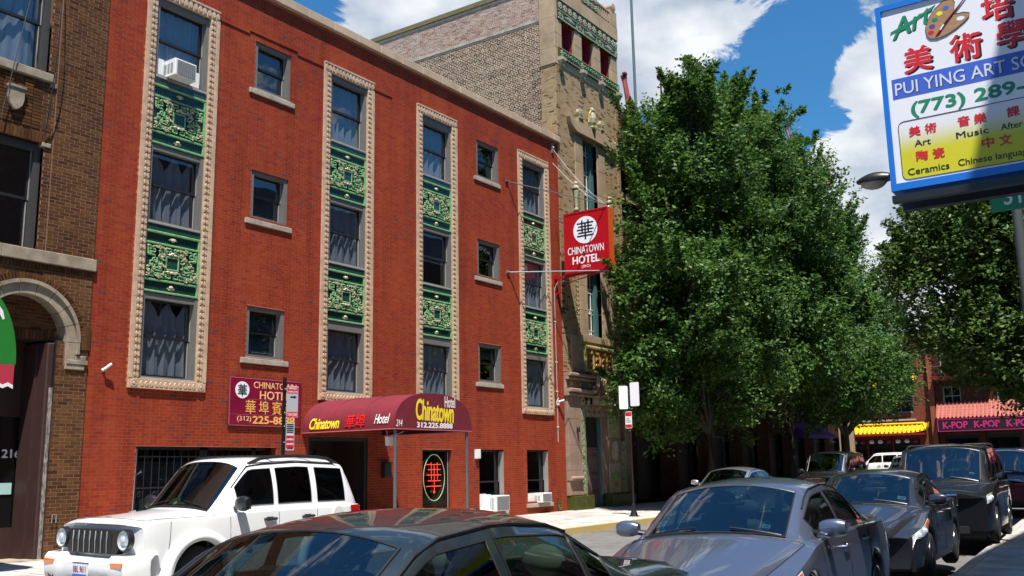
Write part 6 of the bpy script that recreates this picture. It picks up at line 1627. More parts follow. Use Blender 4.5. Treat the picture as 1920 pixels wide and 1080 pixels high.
# 4 dark SUV
SUV = dict(L=4.77, W=.98, H=1.80, nose=1.00, hood=1.13, belt=1.12, trunk=1.24, cowl=1.22, header=1.92, rr=4.36, bb=4.70, wheels=(.92,3.62), rw=.36, tumble=.20, nb=.08, nt=.7, tw=(3.14,3.86), waist=.7, sill=.27, low=.97,
           windows=[(1.60,2.48),(2.56,3.42),(3.50,4.22)], doors=[1.34,2.52,3.46], handles=[2.30,3.26], headlight=(.02,.52,1.30,2.02), taillight=(4.62,4.76,1.5,2.5), grille=(.42,.74,.92), crown=3.2, third=True)
c4, B4 = make_car('parked_suv', 'large black SUV parked under the tree shade, between the charcoal sedan and the maroon SUV', 'SUV',
    V(SUV, paint=M['paint_black'], seat=M['seat_grey'], H=1.88, nosecurve=.2), 19.4, 3.98, .10, rz=RZ, group='dark cars parked along the near kerb', tilt=R(-.6))
def roof_rack(t, B, s0, s1, z, mt, cross=True, r=.02):
    for sg in (1, -1):
        a = [B.S(s, 4.05, sg) for s in np.linspace(s0, s1, 9)]; up = [.0, .05, .06, .06, .06, .06, .06, .05, .0]
        lpart('roof_rail', MB().tube([(q[0], q[1], q[2]+u*z/.06) for q, u in zip(a, up)], r, 6), mt, t)
    if cross:
        for s in (s0+.5, s1-.6):
            q = B.S(s, 4.05, 1); lpart('cross_bar', MB().tube([(q[0],-q[1],q[2]+z),(q[0],0,q[2]+z+.01),(q[0],q[1],q[2]+z)], r*.9, 6), mt, t)
roof_rack(c4, B4, 2.3, 4.2, .07, M['trim'])
# 5 maroon SUV at the right edge
c5, B5 = make_car('parked_suv', 'maroon SUV with a pale roof rack at the right edge, behind the black SUV', 'SUV',
    V(SUV, paint=M['paint_maroon'], H=1.86, nosecurve=.12), 31.2, 4.65, .12, rz=RZ)
roof_rack(c5, B5, 2.0, 4.2, .09, M['silver_pipe'], r=.03)
# far side vehicles
c6, B6 = make_car('silver_car', 'light silver sedan in the far lane, only roof and glass above the blue grey car', 'car',
    V(SED, paint=M['paint_silver'], H=1.45, seat=M['seat_grey']), 25.9, 11.35, .14)
c7, B7 = make_car('parked_suv', 'black SUV in the tree shade at the far kerb behind the silver sedan', 'SUV',
    V(SUV, paint=M['paint_black'], H=1.98), 38.2, 13.0-.9, .16)
c8, B8 = make_car('parked_car', 'grey hatchback with a rack, far along the street beside the black SUV', 'car',
    V(SUV, paint=M['paint_charcoal'], H=1.72), 52.0, 12.1, .24); roof_rack(c8, B8, 2.0, 4.0, .06, M['silver_pipe'])
c9, B9 = make_car('parked_car', 'small silver green sedan far along the street in front of the white SUV', 'car',
    V(SED, paint=M['paint_silver'], H=1.5), 57.5, 10.7, .27)
c10, B10 = make_car('white_suv', 'white SUV seen side on at the far crossing below the yellow tiled canopy', 'SUV',
    V(SUV, paint=M['paint_white'], H=1.84, tint_from=1, glass=M['tinted']), 66.8, 18.9, .45, rz=R(-90))
# stickers on the windscreens, plates
def sticker(t, B, s, tt, sg, w, h, mt, name='sticker'):
    q = np.array(B.S(s, tt, sg)); n = B.nrm(s, tt, sg); u = np.array(B.S(s+.05, tt, sg))-q; u /= np.linalg.norm(u); v = np.cross(n, u)
    m = MB(); o = q-n*.003; m.add([tuple(o-v*w/2), tuple(o+v*w/2), tuple(o+v*w/2+u*h), tuple(o-v*w/2+u*h)], [(0,1,2,3)]); lpart(name, m, mt, t)
    m = MB(); o = q-n*.0015
    for k in range(3): m.add([tuple(o-v*w*.36+u*h*(.2+.25*k)), tuple(o+v*w*(.36-.1*k)+u*h*(.2+.25*k)), tuple(o+v*w*(.36-.1*k)+u*h*(.3+.25*k)), tuple(o-v*w*.36+u*h*(.3+.25*k))], [(0,1,2,3)])
    lpart(name, m, M['dash'], t)
sticker(c2, B2, 1.42, 4.20, 1, .10, .09, M['sticker']); sticker(c2, B2, 1.30, 4.26, 1, .09, .05, M['letter_white'])
sticker(c2, B2, 1.36, 4.36, -1, .07, .06, M['sticker']); sticker(c3, B3, 1.24, 4.26, -1, .11, .09, M['letter_white']); sticker(c4, B4, 1.4, 4.3, -1, .08, .05, M['letter_white'])
# ---------------------------------------------------------------- the white SUV in front of the hotel
WP = dict(L=4.33, W=.92, H=1.84, nose=1.07, hood=1.15, belt=1.10, trunk=1.30, cowl=1.18, header=1.80, rr=3.90, bb=4.24, wheels=(.78,3.36), rw=.36, gap=.10, tumble=.22, tw=(3.12,3.89), nb=.035, nt=.35, hdrop=.05, waist=.72, sill=.33, low=.985, shoulder=.02,
          windows=[(1.60,2.30),(2.40,3.10),(3.24,3.86)], doors=[1.34,2.34,3.16], handles=[2.16,2.96], crown=3.0, nosecurve=.10, paint=M['paint_white'], tint_from=1, glass=M['glass_dark'], rglass=M['tinted'], soft=.05,
          mirror=(.23,.20), mirror_mat=M['trim'], handle_mat=M['trim'], handle_r=.026, seat=M['seat_tan'])
ws_, WB = make_car('white_suv', 'white boxy SUV with black slotted grille and round headlights in front of the hotel', 'SUV', WP, 7.36, 11.45, .02, tilt=R(.5))
ws_.scale = (.93, 1, 1.01)
roof_rack(ws_, WB, 1.93, 3.83, .075, M['trim'], r=.026)
W_ = WP['W']
# upright nose with black grille panel, seven slots, round lamps
m = MB(); out = [(-.58,.93),(-.52,.945),(0,.95),(.52,.945),(.58,.93),(.60,.78),(.50,.66),(-.50,.66),(-.60,.78)]
m.prism([(a,b_) for a, b_ in out], 'x', -.035, .06); lpart('grille', m, M['trim'], ws_)
for k in range(7):
    y = -.36+k*.12; m = MB()
    m.prism([(y-.036,.68),(y+.036,.68),(y+.038,.89),(y+.02,.925),(y-.02,.925),(y-.038,.89)], 'x', -.039, -.036, 0)
    m.tube([(-.045,y+.047,.67),(-.050,y+.048,.82),(-.045,y+.044,.93)], .010, 6, 1); lpart('grille_slot', m, [M['dark'], M['chrome']], ws_)
for sg in (1, -1):
    c_ = (.0, sg*.66, .835); m = MB(); m.lathe([(.130,.02),(.130,-.05),(.114,-.065)], c_, 'x', 26, 0, caps=False); o = lpart('headlight', m, M['trim'], ws_, auto=40)
    m = MB(); m.lathe([(.113,-.058),(.095,-.035),(.05,-.015),(.01,-.01)], c_, 'x', 24, 0, caps=False)
    for k in range(9): m.box(c_[0]-.055, c_[0]-.035, c_[1]-.11+k*.026, c_[1]-.106+k*.026, c_[2]-.06, c_[2]+.06, 0)
    m.blob((c_[0]-.045, c_[1]+.01, c_[2]), .02, .045, .045, 0, 10, 6); lpart('reflector', m, M['reflector'], o, auto=40)
    m = MB(); m.lathe([(.114,-.066),(.095,-.086),(.06,-.100),(.01,-.103)], c_, 'x', 24, caps=False); lpart('lens', m, M['lens'], o, smooth=True)
# bumper
m = MB(); bp = []
pr_ = [(.0,.27),(-.13,.30),(-.175,.40),(-.185,.50),(-.18,.60),(-.13,.655),(.05,.66)]
ys = [-.95,-.92,-.84,-.66,-.55,-.48,0,.48,.55,.66,.84,.92,.95]
xo = {.95:.34,.92:.12,.84:.01,.66:.0,.55:.0,.48:.05,0:.04}
for y in ys:
    o_ = xo[abs(y)]; lip = 0 if abs(y) > .5 else -.045
    for a, z in pr_: m.v.append((a+o_ if a < .04 else .3, y, z+(lip if z > .59 else 0)))
n = len(pr_)
for i in range(len(ys)-1):
    for j in range(n-1): m.f.append((i*n+j, i*n+j+1, (i+1)*n+j+1, (i+1)*n+j)); m.m.append(0)
bmp = lpart('bumper', m, M['paint_white'], ws_, auto=35)
m = MB(); m.prism([(-.40,.37),(.40,.37),(.38,.31),(-.38,.31)], 'x', -.15, -.1); lpart('lower_intake', m, M['trim'], ws_)
for sg in (1, -1):
    m = MB(); m.prism([(sg*.60,.575),(sg*.83,.582),(sg*.83,.53),(sg*.62,.52)], 'x', -.190, -.12); lpart('indicator', m, M['amber'], bmp)
    m = MB(); m.lathe([(.062,.03),(.062,-.022),(.05,-.018),(.045,.0)], (-.150, sg*.68, .41), 'x', 18, caps=False); m.lathe([(.046,.0),(.01,-.004)], (-.153, sg*.68, .41), 'x', 14); lpart('fog_lamp', m, [M['trim']], bmp)
m = MB(); m.box(-.200, -.185, -.16, .16, .395, .555, 0); m.box(-.203, -.199, -.152, .152, .402, .425, 1); pl = lpart('licence_plate', m, [M['plate_white'], M['street_blue']], ws_)
o = letters('BBL 9611', .27, .075, (-.2035, .135, .445), (0,-1,0), (0,0,1), M['letter_plate'], pl, bold=.02, world=False, depth=.001)
m = MB(); m.tube([(-.06,-.17,.57),(-.02,-.17,.60)], .012, 5); m.box(-.204,-.184,-.165,.165,.555,.563); m.box(-.204,-.184,-.165,.165,.388,.396); lpart('plate_frame', m, M['trim'], ws_)
for k, ch in enumerate('JEEP'): pass
o = letters('Jeep', .13, .045, (.16, .075, 1.083), (0,-1,0), (.97,0,.12), M['chrome'], ws_, bold=.03, world=False, depth=.004)
# fender flares and lower cladding in body colour
for sg in (1, -1):
    for sw in WP['wheels']:
        m = MB(); n = 22; v = []; x0_ = sw+WB.cf(sw)*.9
        for k in range(n+1):
            a = math.pi*(-.08+1.16*k/n); ca, sa = -math.cos(a), math.sin(a)
            for rr_, yy in ((WB.ra-.012, W_-.04), (WB.ra-.008, W_+.055), (WB.ra+.05, W_+.060), (WB.ra+.125, W_+.022), (WB.ra+.14, W_-.035)):
                zf = min(rr_*sa, rr_*.93) if False else rr_*sa
                v.append((x0_+rr_*ca*1.03, sg*yy, max(WB.rw+zf*.94, .30)))
        m.add(v, [(k*5+j, k*5+j+1, (k+1)*5+j+1, (k+1)*5+j) for k in range(n) for j in range(4)]); lpart('fender_flare', m, M['paint_white'], ws_, smooth=True)
    m = MB(); m.cbox(0,0,0,0,0,0)
    m = WB.patch(1.27, 2.82, .05, .62, 14, 3, .022, sg); lpart('side_cladding', m, M['paint_white'], ws_, smooth=True)
    m = WB.patch(3.95, 4.30, 1.15, 2.2, 5, 6, .014, sg); m.tube([WB.S(4.2,1.2,sg),WB.S(4.2,2.1,sg)], .03, 6); lpart('taillight', m, M['tail_red'], ws_)
m = MB(); m.lathe([(.115,0),(.115,.004),(.107,.006),(.107,.002)], (3.60, -W_-.006, 1.0), 'y', 24); lpart('fuel_door', m, M['paint_white'], ws_)
m = MB(); m.tube([(1.0, .62, 1.10),(1.02,.62,1.95)], [.006,.003], 5); m.tube([(.95,.62,1.09),(1.05,.62,1.11)], .02, 6); lpart('aerial', m, M['silver_pipe'], ws_)
m = MB(); m.cbox(4.28, 4.46, -.85, .85, .40, .62, .02); lpart('rear_bumper', m, M['paint_white'], ws_)
# twigs caught in the wipers
m = MB()
for k in range(5): m.blob((1.38+.01*k, -.02+.03*k, 1.20+.012*(k % 2)), .012,.018,.012)
lpart('fallen_blossom', m, M['letter_yellow'], ws_)
# ---------------------------------------------------------------- buildings across the far end of the street
def P75(x): return lambda u, d, z: (x-d, -u, z)             # u runs to the right in the picture (towards -Y)
def farwall(t, x, y0, y1, z1, holes, bm, mortar, seed, z0=.3):
    """wall facing -X from y=y1 (left in picture) down to y0; holes as (y0,y1,z0,z1)"""
    b = MB()
    for (a, c, e, f) in grid_holes(-y1, -y0, z0, z1, [(-h[1], -h[0], h[2], h[3]) for h in holes]): b.quad((x+.02,-a,e),(x+.02,-c,e),(x+.02,-c,f),(x+.02,-a,f))
    part('wall', b, mortar, t)
    bricks(t, P75(x), -y1, -y0, z0, z1, [(-h[1], -h[0], h[2], h[3]) for h in holes], bm, rows=.075, blen=.22, joint=.014, seed=seed, single=0)
def farwin(t, x, y0, y1, z0, z1, fm=None, bars=True, arch=False):
    m = MB(); xx = x+.14
    for q in ((y0,y0+.09,z0,z1),(y1-.09,y1,z0,z1),(y0+.09,y1-.09,z0,z0+.09),(y0+.09,y1-.09,z1-.09,z1)): m.box(xx,xx+.08,q[0],q[1],q[2],q[3])
    if bars: m.box(xx+.01,xx+.07,y0+.09,y1-.09,(z0+z1)/2-.03,(z0+z1)/2+.03); m.box(xx+.012,xx+.06,(y0+y1)/2-.03,(y0+y1)/2+.03,z0+.09,z1-.09)
    w = part('window', m, fm or M['frame_light'], t)
    part('pane', MB().quad((xx+.05,y1,z0),(xx+.05,y0,z0),(xx+.05,y0,z1),(xx+.05,y1,z1)), bpy.data.materials['dark_pane'], w)
FX = 75.0
# restaurant with the yellow tiled canopy
rb = thing('restaurant_building', 'red brick three storey building with yellow glazed tile canopies, left part of the far crossing', 'building', (FX, 19, .4))
hl = [(16.2,18.0,8.9,10.3),(18.8,20.4,8.9,10.3),(21.5,23.0,8.9,10.3),(16.1,17.9,5.2,6.9),(18.8,20.6,5.2,6.9),(15.9,27,.4,3.3)]
farwall(rb, FX, 14.9, 29, 10.95, hl, M['red_wall_brick'], mat('far_mortar', (.38,.22,.17), rough=.9), 51)
for h in hl[:5]: farwin(rb, FX, *h)
for y in (16.1,18.7,21.4): part('window_sill', MB().box(FX-.12, FX, y, y+2.0, 8.75, 8.9), M['stone'], rb)
part('string_course', MB().box(FX-.10, FX, 16.0, 24, 4.62, 4.74), M['stone'], rb); part('coping', MB().box(FX-.1, FX+.3, 14.85, 29, 10.95, 11.1), M['coping'], rb)
part('core', MB().box(FX+.9, FX+14, 14.95, 29, 0, 10.9), M['plain_wall'], rb)
def tile_roof(t, x, y0, y1, z0, z1, proj, mt, sp=.30, rows=5, name='tile_canopy', lift=.0):
    m = MB(); n = int((y1-y0)/sp)
    def pt(y, k): u = (y-y0)/(y1-y0); return (x-proj*(1-k), y, z0+(z1-z0)*k**1.2+lift*(abs(2*u-1)**6)*(1-k))
    for i in range(n+1):
        y = y0+(y1-y0)*i/n
        for r_ in range(rows):
            a, b_ = np.array(pt(y, r_/rows)), np.array(pt(y, (r_+1)/rows+.04)); a = a+np.array((0,0,.05)); b_ = b_+np.array((0,0,.01))
            m.tube([a, b_], [sp*.27, sp*.24], 6, 0)
    g = MB()
    for i in range(n*2): 
        pass
    k = 8
    for i in range(n):
        ya, yb = y0+(y1-y0)*i/n, y0+(y1-y0)*(i+1)/n
        m.add([pt(ya,0),pt(yb,0),pt(yb,1),pt(ya,1)], [(0,3,2,1)], 0)
    return part(name, m, mt, t, kind='stuff')
for (y0, y1, z0, z1, nm) in ((15.35,21.2,3.72,4.35,'a'),(15.9,20.6,7.15,7.95,'b')):
    tile_roof(rb, FX, y0, y1, z0, z1, .75, M['roof_yellow'], lift=.15)
    m = MB(); m.tube([(FX-.1,y0+.15,z1+.05),(FX-.1,y1-.15,z1+.05)], .09, 6)
    for y, s in ((y0+.15,-1),(y1-.15,1)): m.tube([(FX-.1,y,z1+.05),(FX-.35,y+s*.12,z1-.22),(FX-.65,y+s*.25,z0+.20),(FX-.85,y+s*.42,z0+.42),(FX-.92,y+s*.5,z0+.7)], [.09,.09,.08,.08,.05], 6)
    part('canopy_ridge', m, M['roof_yellow'], rb); m = MB(); m.box(FX-.8, FX, y0, y1, z0-.16, z0-.02); part('canopy_soffit', m, M['red_paint'], rb)
m = MB(); m.box(FX+.3, FX+.4, 15.9, 27, .4, 3.5); sf = part('shopfront', m, M['dark'], rb)
m = MB(); m.box(FX-.12, FX+.05, 15.9, 27, 3.3, 3.55); m.box(FX-.08, FX+.3, 15.9, 15.98, .4, 3.3)
for k in range(7): m.box(FX-.08, FX+.3, 15.9+k*1.8, 15.96+k*1.8, .4, 3.3)
part('shop_frame', m, M['red_paint'], rb)
for k in range(9): part('lantern', MB().lathe([(.03,.28),(.15,.22),(.19,.08),(.10,0)], (FX-.25, 16.1+k*.62, 3.02), 'z', 8), M['letter_white'] if k % 3 else M['red_paint'], rb)
for k in range(5): part('shop_window', MB().quad((FX+.02,16.1+k*1.8,.9),(FX+.02,17.6+k*1.8,.9),(FX+.02,17.6+k*1.8,2.6),(FX+.02,16.1+k*1.8,2.6)), M['glass_dark'], rb)
# K-POP shop building
kb = thing('shop_building', 'dark red brick building with black K-POP sign and red tiled canopy at the far crossing', 'building', (FX, 5, .4))
hl = [(11.6,14.0,7.9,10.6),(8.6,10.4,7.9,10.6),(5.0,7.0,7.9,10.6),(12.8,14.0,5.55,6.9),(9.3,10.5,5.55,6.9),(-14,14.4,.4,3.5)]
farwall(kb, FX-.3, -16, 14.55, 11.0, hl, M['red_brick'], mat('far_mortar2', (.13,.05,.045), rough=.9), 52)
for h in hl[:5]: farwin(kb, FX-.3, *h)
part('coping', MB().box(FX-.4, FX+.1, -16, 14.6, 11.0, 11.15), M['stone'], kb); part('core', MB().box(FX+.4, FX+14, -16, 14.8, 0, 11), M['plain_wall'], kb)
part('balcony_band', MB().box(FX-1.0, FX-.3, 10.6, 14.55, 7.35, 7.6), M['red_paint'], kb)
m = MB()
for k in range(12): m.tube([(FX-.95,10.7+k*.34,7.6),(FX-.95,10.7+k*.34,8.3)], .02, 4)
m.tube([(FX-.95,10.6,8.3),(FX-.95,14.5,8.3)], .03, 5); part('balcony_rail', m, M['iron'], kb)
part('corner_pier', MB().box(FX-.42, FX+.1, 14.55, 14.9, .3, 11.0), M['red_wall_brick'], kb)
m = MB(); m.lathe([(.10,0),(.10,.9)], (FX-.5,14.7,11.1), 'z', 8); m.box(FX-.2,FX+.5,14.1,14.9,11.15,12.2); part('chimney', m, M['red_brick'], kb)
tile_roof(kb, FX-.3, -15.5, 14.4, 4.62, 5.75, .9, M['roof_tile_red'], sp=.26, rows=6)
sgn = thing('shop_sign', 'black sign board repeating K-POP in pink letters under the red tiled canopy', 'sign', (FX-1.25, 0, 3.7))
part('board', MB().box(FX-1.28, FX-1.1, -14.5, 14.35, 3.70, 4.55), M['kpop_black'], sgn)
m = MB()
for q in ((14.30,14.35,3.7,4.55),(-14.5,14.3,3.7,3.74),(-14.5,14.3,4.51,4.55)): m.box(FX-1.30, FX-1.28, q[0], q[1], q[2], q[3])
part('border', m, M['kpop_pink'], sgn)
for k in range(14): letters('K-POP', 1.62, .50, (FX-1.282, 14.0-k*2.02, 3.88), (0,-1,0), Z3, M['kpop_pink'], sgn, bold=.04, depth=.02)
m = MB(); m.box(FX-.2, FX-.1, -14, 14.4, .4, 3.6); part('shopfront', m, M['dark'], kb)
m = MB()
for k in range(10): m.box(FX-.5, FX-.2, 14.1-k*2.6, 14.4-k*2.6, .4, 3.7)
part('shop_pier', m, M['red_brick'], kb, kind='stuff')
for k in range(9): part('shop_window', MB().quad((FX-.32,13.9-k*2.6,.9),(FX-.32,12.0-k*2.6,.9),(FX-.32,12.0-k*2.6,3.2),(FX-.32,13.9-k*2.6,3.2)), M['glass_dark'], kb)
wb = thing('distant_building', 'pale building top glimpsed through leaves above the K-POP shop roof', 'building', (96, 8, 0)); part('wall', MB().box(96, 110, 2, 13.5, 0, 15.2), mat('pale_wall', (.55,.52,.47), rough=.9), wb); part('parapet', MB().box(95.8, 110.2, 1.8, 13.7, 15.2, 15.7), M['stone'], wb)
for k in range(4): part('window', MB().box(95.9, 96.0, 3.2+k*2.6, 4.6+k*2.6, 12.0, 14.0), M['sash'], wb)
# buildings on the viewer's side of the street: seen only in reflections, they cast the shade on the near pavement
nb = thing('near_building', 'plain brick building on the near side of the street behind the viewer', 'building', (0, -1.3, 0)); part('wall', MB().box(-40, 7.5, -14, -1.35, 0, 13.3), M['plain_wall'], nb)
nb2 = thing('near_building', 'taller brick building on the near side of the street beyond the art school sign', 'building', (25, -1.3, 0)); part('wall', MB().box(7.5, 62, -14, -1.35, 0, 15.7), M['plain_wall'], nb2)
for t, x0, x1, n, ztop in ((nb, -30, 7, 10, 12), (nb2, 8, 60, 12, 13)):
    for i in range(n):
        x = x0+(x1-x0)*i/n
        for z in np.arange(1.2, ztop-2, 3.4):
            w = part('window', MB().box(x+.6, x+2.2, -1.36, -1.33, z, z+1.9), M['stone'], t)
            part('pane', MB().box(x+.7, x+2.1, -1.335, -1.32, z+.1, z+1.8), bpy.data.materials['dark_pane'], w)
# ---------------------------------------------------------------- poles and signs on the street
# far kerb pole with blank sign backs
px, py = 27.25, 14.25
t = thing('sign_post', 'black post on the far pavement with two blank white signs before the tower', 'sign post', (px, py, .12))
m = MB(); m.lathe([(.19,0),(.19,.03),(.12,.07),(.075,.22),(.055,.40),(.03,.42)], (px,py,.11), 'z', 14); m.tube([(px,py,.2),(px,py,4.26)], .030, 8)
m.lathe([(.045,0),(.045,.04)], (px,py,1.1), 'z', 8); part('post', m, M['black_metal'], t, auto=40)
def rrect(a, b, c, d, r=.04, n=4):
    out = []
    for cx, cy, s in ((b-r,d-r,0),(a+r,d-r,1),(a+r,c+r,2),(b-r,c+r,3)):
        for k in range(n+1): an = math.pi/2*(s+k/n); out.append((cx+r*math.cos(an), cy+r*math.sin(an)))
    return out
bpy_pl = None
def plate(name, o, right, a, b, c, d, mt, parent, th=.004, r=.04, off=0.):
    f = frame3(o, right, Z3); m = MB(); flat(m, f, rrect(a, b, c, d, r), off, off+th); return part(name, m, mt, parent)
ra = np.array((.25,-.97,0)); ra /= np.linalg.norm(ra); rb_ = np.array((-.0,-1.,0))
s1 = plate('sign_plate', (px-.01, py, 3.42), (.55,-.835,0), -.32, -.045, 0, .72, M['sign_white'], t)
s2 = plate('sign_plate', (px-.03, py, 3.50), (0,-1,0), .045, .36, 0, .74, M['sign_white'], t)
s3 = plate('parking_sign', (px-.04, py+.02, 2.82), (0,-1,0), -.13, .10, 0, .52, M['letter_white'], t, r=.02)
f = frame3((px-.045, py+.02, 2.82), (0,-1,0), Z3); m = MB(); flat(m, f, rect(-.12,.09,.38,.50), 0, .002); flat(m, f, rect(-.12,.09,.02,.12), 0, .002); part('red_band', m, M['letter_red'], s3)
m = MB()
for k in range(3): flat(m, f, rect(-.10,.07-.02*k,.18+k*.055,.21+k*.055), 0, .002)
part('print', m, M['grey_print'], s3)
m = MB()
for z in (3.45,3.25,3.05,2.75): m.blob((px-.04,py-.0,z), .012,.012,.012)
part('bolt', m, M['silver_pipe'], t, kind='stuff')
# nearer pole by the wall sign with the parking signs
px, py = 12.76, 14.0
t = thing('sign_post', 'black sign post before the maroon wall sign, with two small parking signs', 'sign post', (px, py, .1))
m = MB(); m.box(px-.03, px+.03, py-.02, py+.02, .1, 3.42); part('post', m, M['black_metal'], t)
m = MB()
for z in (3.2, 2.75, 2.5, 2.2, 1.9): m.blob((px-.0,py-.022,z), .010,.006,.010)
part('bolt', m, M['letter_white'], t, kind='stuff')
f = frame3((px+.035, py-.03, 2.62), (.94,-.34,0), Z3)
def small_sign(z0, h, w, rows, name):
    f = frame3((px+.032, py-.03, z0), (.94,-.34,0), Z3); m = MB(); flat(m, f, rrect(0, w, 0, h, .012), 0, .004); s = part(name, m, M['grey_print'], t)
    for (a, b_, mt) in rows: m = MB(); flat(m, f, rect(.008, w-.008, a, b_), .004, .0055); part('band', m, mt, s)
    return s, f
s, f = small_sign(2.66, .60, .23, [(.46,.575,M['letter_red']),(.008,.11,M['letter_red'])], 'tow_zone_sign')
letters('WHILE', .16, .035, f(.035,.535,.006), (.94,-.34,0), Z3, M['letter_white'], s, depth=.001); letters('LOADING ZONE', .20, .032, f(.015,.475,.006), (.94,-.34,0), Z3, M['letter_white'], s, depth=.001); letters('TOW ZONE', .19, .06, f(.02,.028,.006), (.94,-.34,0), Z3, M['letter_white'], s, depth=.001)
m = MB(); flat(m, f, [(.07,.375),(.15,.375),(.15,.36),(.20,.39),(.15,.42),(.15,.405),(.07,.405)], .004, .006); part('arrow', m, M['sign_black'], s)
s, f = small_sign(2.05, .52, .17, [(.30-.085*k, .36-.085*k, M['letter_red']) for k in range(1, 4)], 'cleaning_sign')
m = MB()
for k in range(5): flat(m, f, rect(.015,.15,.49-k*.035-.02,.49-k*.035), .004, .006)
flat(m, f, [(.03,.03),(.11,.03),(.11,.018),(.15,.04),(.11,.062),(.11,.05),(.03,.05)], .004, .006); part('print', m, M['sign_black'], s)
for k, w_ in enumerate(('PARKING','STREET','CLEANING','')):
    if w_: letters(w_, .13, .035, f(.02,.26-k*.085+.012-.045*0,.006), (.94,-.34,0), Z3, M['letter_white'], s, depth=.001)
# street lamp beyond the art sign
t = thing('street_lamp', 'dark street lamp pole with cobra head reaching over the road behind the art school sign', 'street lamp', (20.2, 2.15, .1))
m = MB(); m.lathe([(.22,0),(.22,.25),(.13,.45),(.115,.5)], (20.2,2.15,.1), 'z', 14); m.tube([(20.2,2.15,.3),(20.2,2.15,8.2)], [.115,.085], 12); part('pole', m, mat('lamp_pole', (.07,.085,.085), rough=.5, var=.2), t, auto=40)
m = MB(); m.tube([(20.2,2.15,6.9),(20.2,2.6,7.35),(20.2,3.4,7.48),(20.2,4.5,7.42)], .035, 8); part('arm', m, bpy.data.materials['lamp_pole'], t)
m = MB(); n = 14; prof = []
for k in range(9):
    u = k/8; y = 4.38+.66*u; hw = .19*math.sin(math.pi*(.18+.75*u))**.7; ht = .17*math.sin(math.pi*(.2+.72*u))**.8
    for j in range(n): a = 2*math.pi*j/n; m.v.append((20.2+hw*math.cos(a), y, 7.36+ht*max(math.sin(a), -.25)))
m.f += [(k*n+j, k*n+(j+1)%n, (k+1)*n+(j+1)%n, (k+1)*n+j) for k in range(8) for j in range(n)]+[tuple(range(n-1,-1,-1)), tuple(range(8*n, 9*n))]; m.m += [0]*(8*n+2)
part('lamp_head', m, M['black_metal'], t, auto=50); m = MB(); m.blob((20.2,4.70,7.33), .15,.27,.16, 0, 12, 8); part('lens', m, mat('lamp_lens', (.30,.29,.25), rough=.2), t, smooth=True)
# green address board of the next shop
t = thing('address_sign', 'green board with white digits 312 partly hidden behind the art school sign', 'sign', (12.2, .6, 4.1))
part('board', MB().box(12.2, 12.26, -1.0, 1.56, 4.47, 4.78), M['street_green'], t)
letters('312', .34, .20, (12.199, 1.42, 4.525), (0,-1,0), Z3, M['letter_white'], t, bold=.02)
m = MB(); m.tube([(12.22,.9,4.78),(12.22,-1.3,5.2)], .015, 5); m.box(12.2,12.26,-1.3,-1.0,4.6,4.65); part('bracket', m, M['iron'], t)
# art school sign
AXX = 9.0
t = thing('art_school_sign', 'white art school box sign with a painter palette, over the near pavement', 'sign', (AXX, .3, 4.1))
yl, yr, z0, z1 = 1.945, -1.05, 4.04, 5.83
m = MB(); m.box(AXX, AXX+.38, yr, yl, z0, z1); part('cabinet', m, M['sign_blue_frame'], t)
fz = frame3((AXX-.001, yl, z0), (0,-1,0), Z3); w, h = yl-yr, z1-z0
m = MB()
for q in ((0,w,0,.066),(0,w,h-.05,h),(0,.048,.066,h-.05),(w-.05,w,.066,h-.05)): flat(m, fz, rect(*q), 0, .022)
part('frame', m, M['sign_blue_frame'], t)
m = MB(); flat(m, fz, rect(.048,w-.05,.066,h-.05), 0, .004); part('face', m, M['sign_white'], t)
fa = lambda u, v, d=0.: fz(u+.03, v+.045, d)               # u, v measured from the lower left corner of the white face
RT = (0,-1,0); w -= .03
def LT(body, u, v, w_, h_, mt, d=.0052, **k): return letters(body, w_, h_, fa(u, v, d), RT, Z3, mt, t, depth=k.pop('depth', .0015), **k)
m = MB(); flat(m, fa, rect(.057,w-.10,.819,1.012), .004, .006); part('name_band', m, M['sign_band'], t)
LT('PUI YING ART SCHOOL', .087, .845, 1.56, .115, M['sign_black'], d=.0061, depth=.0005, bold=.012)
LT('PUI YING ART SCHOOL', .081, .850, 1.56, .118, M['letter_lilac'], d=.0070, bold=.012)
LT('(773) 289-', .20, .605, .93, .158, M['letter_green'], bold=.035)
for ch, u, v, s in (('美',.178,1.035,.245),('術',.575,1.038,.262),('學',.955,1.06,.25),('校',1.34,1.06,.25),('培',.862,1.34,.26),('英',1.25,1.34,.25)):
    LT(ch, u+.016, v-.014, s, s, M['sign_black'], d=.0042, depth=.0005, bold=.035)
    LT(ch, u-.006, v+.006, s, s, M['sign_white'], d=.0050, depth=.0004, bold=.04)
    LT(ch, u, v, s, s, M['letter_bright_red'], d=.0058, bold=.03)
for ch, u, v in (('美',.164,.436),('術',.300,.436),('音',.575,.440),('樂',.708,.436),('課',.968,.438),('陶',.205,.198),('瓷',.345,.194),('中',.747,.206),('文',.885,.202)): LT(ch, u, v, .100, .096, M['letter_bright_red'], d=.0055, bold=.035)
for wd, u, v, w_, h_ in (('Art',.202,.338,.139,.060),('Music',.552,.338,.262,.058),('After',.909,.336,.170,.060),('Ceramics',.124,.082,.348,.062),('Chinese language',.545,.070,.58,.078)): LT(wd, u, v, w_, h_, M['sign_black'], d=.0055, bold=.012)
gy = bpy.data.materials.new('yellow_gradient'); gy.use_nodes = True; nt = gy.node_tree; g_ = nt.nodes.new('ShaderNodeNewGeometry'); sx = nt.nodes.new('ShaderNodeSeparateXYZ'); nt.links.new(g_.outputs['Position'], sx.inputs[0])
